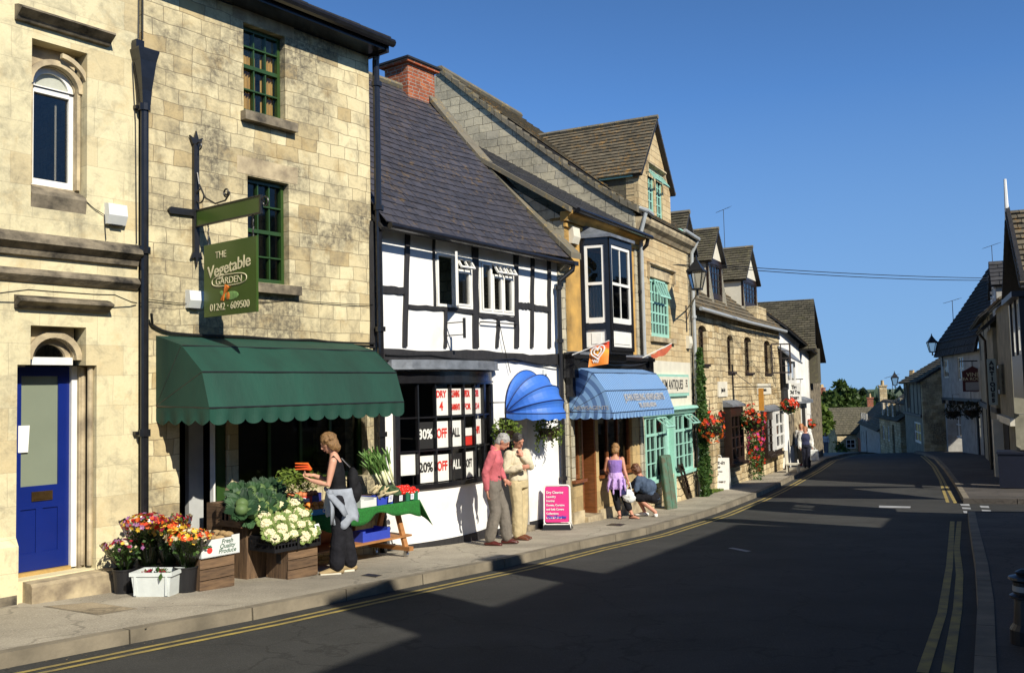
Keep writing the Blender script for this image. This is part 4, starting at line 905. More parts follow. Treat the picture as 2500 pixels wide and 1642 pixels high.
for i in range(3):
    a, b = O[i], O[i+1]; L_ = (Vector(b)-Vector(a)).length; e = .085/L_
    face(m, a, b, 0, e, zb_, zt, -.02, .03); face(m, a, b, 1-e, 1, zb_, zt, -.02, .03); face(m, a, b, e, 1-e, zsill-.14, zsill-.02, -.03, .04); face(m, a, b, e, 1-e, zb_, zb_+.08, -.02, .025); face(m, a, b, e, 1-e, ztop2+.01, zt, -.02, .03)
    face(wp, a, b, e, 1-e, zb_+.08, zsill-.14, -.02, .0); face(wp, a, b, e*2.2, 1-e*2.2, zb_+.14, zsill-.20, 0, .012)
    f = .055/L_; w0, w1_ = e, 1-e; zm = (zsill+ztop2)/2
    face(wf, a, b, w0, w0+f, zsill, ztop2, -.03, .01); face(wf, a, b, w1_-f, w1_, zsill, ztop2, -.03, .01); face(wf, a, b, w0+f, w1_-f, zsill-.01, zsill+.1, -.03, .012); face(wf, a, b, w0+f, w1_-f, ztop2-.06, ztop2, -.03, .01); face(wf, a, b, w0+f, w1_-f, zm-.025, zm+.03, -.03, .012)
    if i == 1: face(wf, a, b, .49, .51, zsill, ztop2, -.025, .0)
    face(gp, a, b, w0+f, w1_-f, zsill+.1, ztop2-.06, -.02, -.016)
    cu.sheet((lambda a, b: lambda u, v: tuple((Vector((*a, 0)).lerp(Vector((*b, 0)), .15+.72*u)+Vector((0, .09+.02*math.sin(u*40), zsill+.1+v*(.62 if a[0] < b[0]-.3 else .6)))) ))(a, b), 20, 2)
orl = m.build('oriel_frame', K['blackpaint'], Dh); wf.build('sash_window', K['whitepaint'], Dh); gp.build('pane', K['glass'], Dh, parent=orl); wp.build('panel', K['whitepaint'], Dh, parent=orl); cu.build('curtain', K['curtain'], Dh, parent=orl)
m = MB(); m.prismz([O[0], O[1], O[2], O[3]], zb_-.06, zb_); m.prismz([(x_, y_*.7) for x_, y_ in O], zb_-.2, zb_-.06); m.build('oriel_base', K['blackpaint'], Dh, parent=orl)
OO = [(ax-.07, 0), (bx_-.05, -.64), (cx_+.05, -.64), (ex_+.07, 0)]; m = MB(); m.prismz(OO, zt, zt+.06)
m.add([(x_, y_, zt+.06) for x_, y_ in OO]+[(ax+.15, 0, zt+.30), (ex_-.15, 0, zt+.30)], [(0, 1, 4), (1, 2, 5, 4), (2, 3, 5)]); m.build('lead_roof', K['lead'], Dh, parent=orl)
# shop fascia and timber shopfront
m = MB(); m.box(-.10, dx1+.1, -.18, 0, .42, .62); m.box(-.16, dx1+.16, -.26, 0, .62, .70); m.box(-.10, dx1+.1, -.12, 0, .12, .42); m.box(-.16, .10, -.22, 0, .26, .74); m.box(dx1-.1, dx1+.16, -.22, 0, .26, .74); m.box(-.1, .08, -.15, 0, -.1, .26); m.build('fascia', K['blackpaint'], Dh)
m = MB(); m.box(-.12, dx1+.1, -.20, -.04, .705, .76); m.build('lead_flashing', K['lead'], Dh)
def shopwin(T, x0, x1, z0, z1, mat='varnish', nx=2):
    o = glazing(T, x0, x1, z0, z1, .06, nx, 1, mat, .07, .05, .08, name='shop_window'); MB().box(x0-.02, x1+.04, -.08, .1, z0-.06, z0+.0).build('sill', K[mat], T, parent=o)
    c = MB()
    for k in range(10):
        xx = random.uniform(x0+.1, x1-.15); zz = random.uniform(z0+.15, z1-.35); c.box(xx, xx+random.uniform(.1, .2), .2, .205, zz, zz+random.uniform(.12, .28))
    c.build('display_cards', tilem('faded_cards', (.35, .34, .32), (.06, .12, .22), (.3, .1, .05), .2), T, parent=o); return o
shopwin(Dh, .06, xb, zs1, .12); shopwin(Dh, xe0, xe1, zs2, .12, nx=3)
m = MB(); m.box(xd1, xd1+.07, .0, .3, db, .12); m.box(xd0-.02, xd0+.04, .0, .1, db, .12); m.build('door_frame', K['varnish'], Dh)
R = Matrix.Rotation(rad(-75), 3, 'Z'); q = MB(); q.box(-.65, 0, 0, .045, FD.g(1)+.15, .05); q.v = [tuple(R @ Vector((p[0], p[1], 0))+Vector((xd1, .32, p[2]))) for p in q.v]; q.build('door', K['varnish'], Dh)
MB().box(FD.X(1436, 1200), FD.X(1442, 1200), .2, .28, FD.Z(1439, 1240), FD.Z(1439, 1165)).build('door_edge', K['creampaint'], Dh)
pipe(Dh, [(dx1-.12, -.3, 3.42), (dx1-.1, -.25, 3.25), (dx1-.1, -.08, 3.1), (dx1-.1, -.08, .75)], .045, 'iron', [(dx1-.1, -.08, 2.2)])
cable(Dh, [(-.2, -.1, .5), (.3, -.2, .62), (.9, -.27, .55), (1.8, -.28, .52), (2.9, -.27, .55), (3.6, -.2, .62)], .012)
alarm(FD, FD.X(1397, 575), 0, FD.Z(1397, 575), 'cream alarm box high on the ochre wall beside the oriel window', .30, .34, 'creampaint')
# striped awning
def stripem(name, c1, c2, c3, w_, mode):
    m, t, bs, N, L = nmat(name); tc = N('ShaderNodeTexCoord'); sp = N('ShaderNodeSeparateXYZ'); L(tc.outputs['Object'], sp.inputs[0])
    if mode == 'x': src = sp.outputs[0]
    else:
        a = N('ShaderNodeVectorMath'); a.operation = 'SUBTRACT'; L(tc.outputs['Object'], a.inputs[0]); a.inputs[1].default_value = mode
        s2 = N('ShaderNodeVectorMath'); s2.operation = 'MULTIPLY'; L(a.outputs[0], s2.inputs[0]); s2.inputs[1].default_value = (0, 1, 1)
        l = N('ShaderNodeVectorMath'); l.operation = 'LENGTH'; L(s2.outputs[0], l.inputs[0]); src = l.outputs['Value']
    d = N('ShaderNodeMath'); d.operation = 'DIVIDE'; L(src, d.inputs[0]); d.inputs[1].default_value = w_
    f = N('ShaderNodeMath'); f.operation = 'FRACT'; L(d.outputs[0], f.inputs[0]); g_ = N('ShaderNodeMath'); g_.operation = 'GREATER_THAN'; L(f.outputs[0], g_.inputs[0]); g_.inputs[1].default_value = .5
    c = mixc(t, c1, c2, g_.outputs[0]); n = noise(t, tc.outputs['Object'], 3, 4); c = mixc(t, c, c3, ramp(t, n, .4, .8, 0, .4))
    L(c, bs.inputs['Base Color']); bs.inputs['Roughness'].default_value = .7; return m
SA = thing('awning', 'blue striped awning with scalloped edge over the newsagent shop', 'awning', FD, (1.9, 0, -.4))
sx0 = .02; sx1 = 3.28
q0 = FD.pxx(1395, 895, sx0); q1 = FD.pxx(1447, 908, sx0); q2 = FD.pxx(1477, 952, sx0); q3 = FD.pxx(1495, 1006, sx0)
sprof = [(0, .50), q1, q2, q3]; print('striped', q0, sprof)
cs = ((.075, .155, .33), (.20, .36, .60), (.16, .25, .40)); smx = stripem('striped_canvas', *cs, .085, 'x')
sms = stripem('striped_canvas_side', *cs, .17, (0, -0.0, q3[1]+.02-(-.4)))
awning(FD, SA, sx0, sx1, sprof, smx, sms, .13, .17, side_scal=.2)
yt = (q2[0]+q3[0])/2; tl = math.atan2(q3[0]-q2[0], q2[1]-q3[1])
RA = Matrix.Rotation(-tl, 3, 'X') if False else Matrix.Rotation(tl, 3, 'X')
ink = M('pale_awning_lettering', (.40, .40, .40), .7, .1)
def atext(s, size, x_, f, sx=1):
    y_ = q2[0]+(q3[0]-q2[0])*f; z_ = q2[1]+(q3[1]-q2[1])*f
    text(s, size, ink, SA, FD, x_, y_-.012, z_, sx, rot=Matrix.Rotation(math.atan2(q2[0]-q3[0], q2[1]-q3[1])*-1, 3, 'X'), bold=.004)
atext('JOHN KEELING NEWSAGENTS', .20, 1.85, .52, .78); atext('TEL (01242) 602344', .13, 1.85, .85, .85)
text('NEWSAGENTS', .11, ink, SA, FD, sx0-.008, (q3[0])*.52, q3[1]+.05, 1, rot=RX)
# flags
def flagpole(F, a, b, label, fmat, pts, nm='flag'):
    T = thing(nm, label, 'flag', F, tuple(a)); MB().tube([a, b], .012, 6).build('pole', K['whitepaint'], T)
    fl = MB(); fl.sheet(pts, 10, 8); o = fl.build('cloth', fmat, T, solid=.004); return T, o
def flagm(name):
    m, t, bs, N, L = nmat(name); v = coords(t); sp = N('ShaderNodeSeparateXYZ'); L(v, sp.inputs[0]); n = noise(t, v, 4, 2)
    ad = N('ShaderNodeMath'); ad.operation = 'MULTIPLY_ADD'; L(n, ad.inputs[0]); ad.inputs[1].default_value = .25; L(sp.outputs[2], ad.inputs[2])
    r = N('ShaderNodeValToRGB'); L(ramp(t, ad.outputs[0], .05, .52), r.inputs[0]); e = r.color_ramp.elements
    e[0].color = (.75, .22, .02, 1); e[0].position = 0; e[1].color = (.62, .03, .02, 1); e[1].position = .8
    k = r.color_ramp.elements.new(.3); k.color = (.80, .40, .03, 1); k = r.color_ramp.elements.new(.5); k.color = (.72, .10, .02, 1)
    L(r.outputs[0], bs.inputs['Base Color']); bs.inputs['Roughness'].default_value = .6; return m
fa = Vector((.42, -.26, .72)); P2 = lambda u, v, y: (FD.px(u, v, y)[0], y, FD.px(u, v, y)[1])
pole_b = Vector(P2(1487, 831, -1.0)); fy = lambda u, y0=-.55: y0
c00, c10, c11, c01 = Vector(P2(1440, 848, -.62)), Vector(P2(1484, 832, -.96)), Vector(P2(1483, 888, -.96)), Vector(P2(1436, 896, -.62))
fT, fo = flagpole(FD, Vector(P2(1397, 866, -.27)), pole_b, 'red and yellow ice cream flag with a white heart above the striped awning', flagm('red_yellow_flag'),
    lambda u, v: tuple(c01.lerp(c11, u).lerp(c00.lerp(c10, u), v)+Vector((.02*math.sin(u*6+v*2), .02*math.sin(u*5), 0))))
ct = (c00+c10+c11+c01)/4; dx_ = (c10-c00).normalized(); up_ = Vector((0, 0, 1)); nf = dx_.cross(up_).normalized(); nf = nf if nf.y < 0 else -nf
hm = MB()
def heart(s, cz, off): return [ct+nf*off+Vector((0, 0, cz))+dx_*(s*16*math.sin(t)**3)/16+up_*(s*(13*math.cos(t)-5*math.cos(2*t)-2*math.cos(3*t)-math.cos(4*t)))/16 for t in [2*math.pi*i/30 for i in range(31)]]
hm.tube(heart(.135, .05, .03), .014, 5); hm.tube(heart(.075, .055, .035), .013, 5); hm.build('heart_emblem', K['paper'], fT, parent=fo)
ang_ = math.atan2(dx_.y, dx_.x)
text("Wall's", .085, K['paper'], fT, FD, (ct+nf*.03).x, (ct+nf*.03).y, ct.z-.145, 1, rot=Matrix.Rotation(ang_, 3, 'Z'), parent=fo, bold=.003)
fb = Vector(P2(1568, 873, -.2)); fe = Vector(P2(1640, 838, -.75))
flagpole(FD, fb, fe, 'rolled orange flag on a thin pole above the antiques sign', M('orange_flag', (.5, .10, .04), .7, .3, 8),
    lambda u, v: tuple(fb.lerp(fe, .30+.68*u)+Vector((0, -.02*math.sin(u*9), -.015-v*.16*(.4+.6*math.sin(u*3)) - .02*math.sin(u*12)))))

# ================================================================ E: antiques shop, tall gabled house
FE = Frame((3.05, 21.06), 26.5)
Eh = thing('stone_house', 'coursed buff stone house with big gabled dormer above the teal antiques shop', 'house', FE, (1.8, 0, FE.g(1.8)))
ex0, ex1 = -.42, 3.98; eb = -3.2
uw = (.46, 2.04, 1.24, 2.64)
m = MB(); wall(m, ex0, ex1, .68, 4.0, [uw], 0, .14); m.build('wall', K['ebrick'], Eh)
zc = -.62; zsl = -2.06
sh = (-.30, 3.55, zsl, zc)
m = MB(); wall(m, ex0, ex1, zsl-.02, .68, [sh], 0, .2); m.build('render_band', K['creampaint'], Eh)
m = MB(); wall(m, ex0, ex1, eb, zsl-.02, [], .01, .2); m.build('rubble_base', K['rubble'], Eh)
m = MB(); m.box(ex0, ex1, 2.0, 2.05, eb, .6); m.build('shop_interior', K['room'], Eh)
m = MB(); m.prismx([(.05, 3.60), (-.04, 3.60), (-.10, 3.68), (-.20, 3.76), (-.24, 3.84), (-.24, 3.90), (.05, 3.92)], ex0, ex1+.02); m.build('cornice', K['trim'], Eh)
ry, rz_ = 5.0, 8.15
vg = lambda t: (-.1+(ry+.1)*t, 4.02+(rz_-4.02)*(t**1.12)-.0)
gp_ = [(0, eb), (0, 4.0)]+[vg(i/8) for i in range(1, 9)]+[(10, 4.0), (10, eb)]
m = MB().prismx(gp_, ex0-.13, ex0+.15); m.build('gable_wall', K['egable'], Eh)
m = MB().prismx([(0, eb), (0, 4.0), (5, 7.9), (10, 4), (10, eb)], ex1-.3, ex1-.01); m.build('gable_wall', K['egable'], Eh)
vc = MB(); N_ = 26
for i in range(N_):
    (ya, za), (yb, zb2_) = vg(i/N_), vg((i+1.12)/N_); h_ = random.uniform(.05, .09)
    vc.hexa([(ex0-.19, ya, za-.03), (ex0+.2, ya, za-.03), (ex0+.2, yb, zb2_-.03), (ex0-.19, yb, zb2_-.03), (ex0-.19, ya, za+h_+.06), (ex0+.2, ya, za+h_+.06), (ex0+.2, yb, zb2_+h_), (ex0-.19, yb, zb2_+h_)])
vc.build('verge_tiles', K['coping'], Eh)
roof(Eh, 'stone_roof', K['stile'], (ex0+.1, -.25, 3.93), (ex1+.1, -.25, 3.93), (ex1+.1, ry, rz_), (ex0+.1, ry, rz_), 26, .24, .022)
MB().tube([(ex0-.1, ry, rz_+.05), (ex1+.1, ry, rz_+.05)], .1, 6).build('ridge', K['coping'], Eh)
# dormer, flush with the wall
gx0, gx1, gz0, ga = -.14, 2.36, 5.06, 6.52; gc = (gx0+gx1)/2
lw = [(FE.X(1580, 500), FE.X(1597, 500), 3.98, 5.28), (FE.X(1603, 500), FE.X(1618, 500), 3.98, 5.28)]
lw = [(.55, 1.02, 4.0, 5.2), (1.18, 1.68, 4.0, 5.2)]
m = MB(); wall(m, gx0, gx1, 3.92, gz0, lw, 0, .12); m.prism([(gx0, gz0), (gx1, gz0), (gc, ga)], 0, .2); m.build('dormer_wall', K['ebrick'], Eh)
m = MB(); m.box(gx0+.001, gx0+.12, .02, 1.35, 3.95, gz0); tiles(m, (gx0-.004, .1, 4.0), (gx0-.004, 1.5, 4.0), (gx0-.004, 1.5, gz0), (gx0-.004, .1, gz0), 7, .3, .008); m.build('dormer_cheek', K['stile2'], Eh)
MB().box(gx1-.12, gx1-.001, .02, 1.35, 3.95, gz0).build('dormer_cheek', K['stile2'], Eh)
roof(Eh, 'dormer_roof', K['stile'], (gx0-.12, 3.2, gz0-.13), (gx0-.12, -.12, gz0-.13), (gc, -.12, ga+.03), (gc, 3.2, ga+.03), 17, .155, .018, .1)
roof(Eh, 'dormer_roof', K['stile'], (gx1+.12, -.12, gz0-.13), (gx1+.12, 3.2, gz0-.13), (gc, 3.2, ga+.03), (gc, -.12, ga+.03), 17, .155, .018, .1)
m = MB()
for i in range(9): m.tube([(gc, -.14+i*.37, ga+.07), (gc, .215+i*.37, ga+.07)], .06, 6)
m.build('dormer_ridge', K['coping'], Eh)
m = MB(); m.prismx([(-.004, 5.42), (-.08, 5.38), (-.10, 5.33), (0, 5.30)], .42, 1.82); m.box(.42, .47, -.07, 0, 5.12, 5.32); m.box(1.77, 1.82, -.07, 0, 5.12, 5.32); m.build('dormer_hood', K['trim'], Eh)
MB().box(gx0-.10, gx0-.04, .1, 2.0, gz0-.17, gz0-.07).build('dormer_fascia', K['teal'], Eh)
for a, b, c, d in lw:
    o = glazing(Eh, a+.005, b-.005, c+.01, d-.01, .03, 2, 5, 'teal', .05, .028, .05)
    q = MB(); R_ = Matrix.Rotation(rad(-35), 3, 'X')
    for (x0_, x1_, z0_, z1_) in ((a, a+.05, -.32, 0), (b-.05, b, -.32, 0), ((a+b)/2-.015, (a+b)/2+.015, -.32, 0), (a+.05, b-.05, -.32, -.27), (a+.05, b-.05, -.04, 0)):
        q.hexa([R_ @ Vector(p)+Vector((0, .0, d)) for p in ((x0_, -.035, z0_), (x1_, -.035, z0_), (x1_, 0, z0_), (x0_, 0, z0_), (x0_, -.035, z1_), (x1_, -.035, z1_), (x1_, 0, z1_), (x0_, 0, z1_))])
    q.build('open_fanlight', K['teal'], Eh, parent=o)
# big teal window
o = glazing(Eh, uw[0]+.01, uw[1]-.01, uw[2]+.01, uw[3]-.01, .05, 6, 5, 'teal', .075, .045, .06)
q = MB(); R_ = Matrix.Rotation(rad(-20), 3, 'X')
for k in range(5): x_ = .85+.8*k/4; q.hexa([R_ @ Vector(p)+Vector((0, .03, uw[3]-.05)) for p in ((x_-.02, -.03, -.42), (x_+.02, -.03, -.42), (x_+.02, 0, -.42), (x_-.02, 0, -.42), (x_-.02, -.03, 0), (x_+.02, -.03, 0), (x_+.02, 0, 0), (x_-.02, 0, 0))])
for z_ in (-.43, -.03): q.hexa([R_ @ Vector(p)+Vector((0, .03, uw[3]-.05)) for p in ((.83, -.032, z_), (1.67, -.032, z_), (1.67, .002, z_), (.83, .002, z_), (.83, -.032, z_+.045), (1.67, -.032, z_+.045), (1.67, .002, z_+.045), (.83, .002, z_+.045))])
q.build('open_fanlight', K['teal'], Eh, parent=o)
MB().box(.36, 2.2, -.09, .1, 1.12, 1.235).build('sill', K['trim'], Eh)
m = MB(); m.box(.46, 2.04, -.012, .02, 2.65, 2.90); m.prismx([(0, 2.99), (-.08, 2.97), (-.10, 2.93), (-.03, 2.90), (0, 2.90)], .28, 2.36); m.box(.28, .34, -.07, 0, 2.62, 2.91); m.box(2.30, 2.36, -.07, 0, 2.62, 2.91); m.build('hood_mould', K['trim'], Eh)
# fascia sign
m = MB(); m.box(.70, 3.22, -.07, 0, -.30+.12, .36); sg = m.build('shop_sign', K['teal'], Eh); MB().box(.74, 3.16, -.078, -.07, -.10, .30).build('sign_panel', K['creampaint'], Eh, parent=sg)
text('KIM ANTIQUES', .33, K['blackink'], Eh, FE, 1.78, -.08, .0, .78, parent=sg, bold=.004); text('GIFTS\nPINE\n& OLD', .075, K['blackink'], Eh, FE, 2.98, -.08, .18, .9, parent=sg)
# teal shopfront
m = MB(); m.prismx([(0, -.42), (-.16, -.44), (-.20, -.50), (-.12, -.56), (-.08, -.62), (0, -.62)], -.32, 3.62); m.build('shop_cornice', K['teal'], Eh)
def lightw(x0, x1, z0, z1, nx, tl_, name='shop_window', openf=None):
    zt_ = z1-tl_; m = MB(); f = .055
    m.box(x0, x0+f, -.03, .05, z0, z1); m.box(x1-f, x1, -.03, .05, z0, z1); m.box(x0+f, x1-f, -.03, .05, z0, z0+.06); m.box(x0+f, x1-f, -.03, .05, z1-.05, z1); m.box(x0+f, x1-f, -.025, .045, zt_-.03, zt_+.03)
    xm = (x0+x1)/2; m.box(xm-.03, xm+.03, -.026, .046, z0+.06, z1-.05)
    for h in range(2):
        a = x0+f if h == 0 else xm+.03; b = xm-.03 if h == 0 else x1-f
        m.box((a+b)/2-.012, (a+b)/2+.012, -.01, .03, z0+.06, zt_-.03)
        if h != openf: m.box((a+b)/2-.012, (a+b)/2+.012, -.01, .03, zt_+.03, z1-.05)
        for k in (1, 2): zz = z0+.06+(zt_-.09-z0)*k/3; m.box(a, b, -.008, .028, zz-.012, zz+.012)
        if h == openf:
            R_ = Matrix.Rotation(rad(-48), 3, 'X'); q = MB()
            for (xa_, xb_, za_, zb__) in ((a, a+.035, -tl_+.08, 0), (b-.035, b, -tl_+.08, 0), ((a+b)/2-.012, (a+b)/2+.012, -tl_+.08, 0), (a+.035, b-.035, -tl_+.08, -tl_+.12), (a+.035, b-.035, -.035, 0)):
                q.hexa([R_ @ Vector(p)+Vector((0, -.03, z1-.05)) for p in ((xa_, -.03, za_), (xb_, -.03, za_), (xb_, 0, za_), (xa_, 0, za_), (xa_, -.03, zb__), (xb_, -.03, zb__), (xb_, 0, zb__), (xa_, 0, zb__))])
            m.add(q.v, q.f)
    o = m.build(name, K['teal'], Eh); MB().poly([(x0+f, .02, z0+.06), (x1-f, .02, z0+.06), (x1-f, .02, z1-.05), (x0+f, .02, z1-.05)]).build('pane', K['glass'], Eh, parent=o)
    MB().box(x0-.03, x1+.05, -.1, .05, z0-.07, z0-.001).build('sill', K['teal'], Eh, parent=o); return o
lightw(-.28, 1.22, zsl, zc, 2, .42, openf=1); lightw(1.98, 3.52, zsl, zc, 2, .42, openf=1)
m = MB(); m.box(1.24, 1.32, -.03, .2, eb, zc); m.box(1.88, 1.96, -.03, .2, eb, zc); m.box(1.32, 1.88, .10, .15, eb, zc-.0)
for z_ in (-1.0, -1.4): m.box(1.4, 1.8, .09, .1, z_-.02, z_+.02)
m.build('door', K['teal'], Eh)
c = MB()
for k in range(16):
    xx = random.choice((random.uniform(-.2, 1.0), random.uniform(2.1, 3.2))); zz = random.uniform(-1.95, -1.1); c.ball((xx, random.uniform(.3, .8), zz), (random.uniform(.05, .12), .06, random.uniform(.08, .2)), 6, 4)
c.build('window_display', tilem('odd_crockery', (.35, .30, .22), (.10, .07, .04), (.3, .1, .1), .3), Eh)
px_ = 3.86; pipe(Eh, [(px_+.0, -.28, 3.98), (px_, -.25, 3.9), (px_-.02, -.1, 3.6), (px_, -.09, 3.4), (px_, -.09, eb+.4)], .05, 'grey_pipe', [(px_, -.09, z) for z in (3.3, 1.9, .3, -1.2)])
m = MB(); m.tube([(2.6, -.28, 4.02), (px_, -.3, 3.96)], .05, 8); m.tube([(-.42, -.1, 4.1), (-.42, -.28, 4.02), (-.1, -.3, 3.98)], .05, 8); m.tube([(-.40, -.24, 3.98), (-.42, -.12, 3.55), (-.38, -.1, 3.3), (-.36, -.09, .6)], .045, 8); m.build('gutter', K['grey_pipe'], Eh)
MB().box(2.45, 3.9, -.2, -.1, 3.93, 4.06).build('gutter_board', K['teal'], Eh)
alarm(FE, FE.X(1678, 835), 0, FE.Z(1678, 835), 'cream alarm box at the corner above the ivy', .28, .34, 'creampaint')
# dormer of F's neighbour seen over the eaves is built with F
# ================================================================ street lamps (lantern on a wall bracket)
def lantern(F, x, y, z, label, hgt=.78, wallx=None, side='y', arm=None):
    """lantern hanging at x, y with its base at z; arm = wall point"""
    T = thing('street_lamp', label, 'street lamp', F, (x, y, z), group='wall lanterns along the street')
    s = hgt/.78; c = Vector((x, y, z)); m = MB()
    def ring(hw, zz): return [(x-hw*s, y-hw*s, z+zz*s), (x+hw*s, y-hw*s, z+zz*s), (x+hw*s, y+hw*s, z+zz*s), (x-hw*s, y+hw*s, z+zz*s)]
    m.rings([ring(.20, .40), ring(.205, .43), ring(.14, .50), ring(.085, .60), ring(.06, .64)]); m.rings([ring(.05, .64), ring(.05, .68), ring(.025, .70), ring(.012, .80)]); m.build('hood', K['iron'], T)
    m = MB()
    for a, b in ((-1, -1), (1, -1), (1, 1), (-1, 1)): m.beam((x+a*.10*s, y+b*.10*s, z), (x+a*.185*s, y+b*.185*s, z+.41*s), .022*s, .022*s)
    m.rings([ring(.11, -.03), ring(.11, .01)]); m.tube([(x, y, z-.03), (x, y, z-.16*s)], .03*s, 8); m.build('frame', K['iron'], T)
    m = MB(); m.rings([ring(.098, .01), ring(.18, .40)], False); m.build('lamp_glass', K['lampglass'], T)
    m = MB(); a = Vector(arm); b = Vector((x, y, z-.13*s)); d = b-a; m.tube([a+Vector((0, 0, .0)), b], .018, 6); m.tube([a+Vector((0, 0, -.3)), a.lerp(b, .35)+Vector((0, 0, -.14)), a.lerp(b, .75)+Vector((0, 0, -.01))], .010, 6)
    nn = d.normalized(); m.beam(a+Vector((0, 0, -.55))+nn*.01, a+Vector((0, 0, .14))+nn*.01, .05, .03, up=nn); m.build('bracket', K['iron'], T); return T
K['lampglass'] = glassm('lantern_glass', k=.8)
# ================================================================ F: stone house with three dormers
FF = Frame((4.88, 25.0), 27)
Fh = thing('stone_house', 'golden rubble stone house with three tall dormers and small arched windows', 'house', FF, (6, 0, FF.g(6)))
fx0, fx1, fb_ = .0, 12.15, -4.2
fz = lambda x: 2.2-.0*x
def fr(u0, u1, v0, v1, y=0): a = FF.px(u0, (v0+v1)/2, y)[0]; b = FF.px(u1, (v0+v1)/2, y)[0]; um = (u0+u1)/2; return (a, b, FF.Z(um, v1, y), FF.Z(um, v0, y))
ws = [fr(1706, 1726, 794, 888), fr(1776, 1791, 818, 907), fr(1818, 1835, 822, 909), fr(1866, 1881, 831, 911)]
dA = fr(1706, 1741, 1001, 1190); dA = (dA[0], dA[1], fb_, dA[3]); dB = fr(1755, 1770, 998, 1140); dB = (dB[0], dB[1], fb_, dB[3])
dC = fr(1846, 1862, 1030, 1140); dC = (dC[0], dC[1], fb_, dC[3])
m = MB(); rect = [(a, b, c, d-.16) for a, b, c, d in ws]+[(dA[0], dA[1], dA[2], dA[3]-.4), (dB[0], dB[1], dB[2], dB[3]-.3), dC]
full = [(a, b, c, d) for a, b, c, d in ws]+[dA, dB, dC]
wall(m, fx0, fx1, fb_, 2.2, full, 0, .22)
for (a, b, c, d), (_, _, _, e) in zip(full[:6], rect[:6]): arch(m, a, b, e, d+.001, 0, .22, 8, rise=(d-e)*.97)
m.build('wall', K['rubble'], Fh)
for a, b, c, d in ws:
    o = glazing(Fh, a+.02, b-.02, c, d-.10, .10, 2, 5, 'brownpaint', .07, .03, .05); MB().box(a-.04, b+.12, -.06, .1, c-.07, c-.001).build('sill', K['brownpaint'], Fh, parent=o)
a, b, c, d = fr(1879, 1900, 828, 908, -.4); R_ = Matrix.Rotation(rad(60), 3, 'Z')
m = MB(); ca = ws[3][1]
def ob(x0, x1, z0, z1): m.hexa([Matrix.Rotation(rad(-58), 3, 'Z') @ Vector(p)+Vector((ca, -.02, 0)) for p in ((x0, -.03, z0), (x1, -.03, z0), (x1, 0, z0), (x0, 0, z0), (x0, -.03, z1), (x1, -.03, z1), (x1, 0, z1), (x0, 0, z1))])
zz0, zz1 = ws[3][2], ws[3][3]-.1; wd = .75
ob(0, .05, zz0, zz1); ob(wd-.05, wd, zz0, zz1); ob(.05, wd-.05, zz0, zz0+.05); ob(.05, wd-.05, zz1-.05, zz1); ob(wd/2-.015, wd/2+.015, zz0, zz1)
for k in (1, 2, 3): ob(.05, wd-.05, zz0+(zz1-zz0)*k/4-.012, zz0+(zz1-zz0)*k/4+.012)
m.build('open_casement', K['brownpaint'], Fh)
m = MB(); m.box(fx0, fx1, 2.0, 2.05, fb_, 1.8); m.build('interior_wall', K['room'], Fh)
m = MB(); m.prismx([(.2, fb_), (.2, 2.2), (4.2, 6.2), (8, 2.2), (8, fb_)], fx1-.3, fx1-.01); m.build('side_wall', K['rubble'], Fh)
FR_ = (4.4, 6.45)
roof(Fh, 'stone_roof', K['stile'], (fx0-.1, -.22, 2.16), (fx1+.1, -.22, 2.16), (fx1+.1, FR_[0], FR_[1]), (fx0-.1, FR_[0], FR_[1]), 26, .26, .022)
roof(Fh, 'stone_roof', K['stile'], (fx1+.1, 8.8, 2.16), (fx0-.1, 8.8, 2.16), (fx0-.1, FR_[0], FR_[1]), (fx1+.1, FR_[0], FR_[1]), 10, .5, .02)
m = MB().tube([(fx0, -.28, 2.16), (6, -.28, 2.11), (fx1, -.28, 2.12)], .055, 8); m.build('gutter', K['grey_pipe'], Fh)
cable(Fh, [(.1, -.03, 1.95)]+[(.1+k*1.5, -.03, 1.95-.06*(k % 2)-.02*k) for k in range(1, 8)]+[(11.9, -.03, 1.7)], .010)
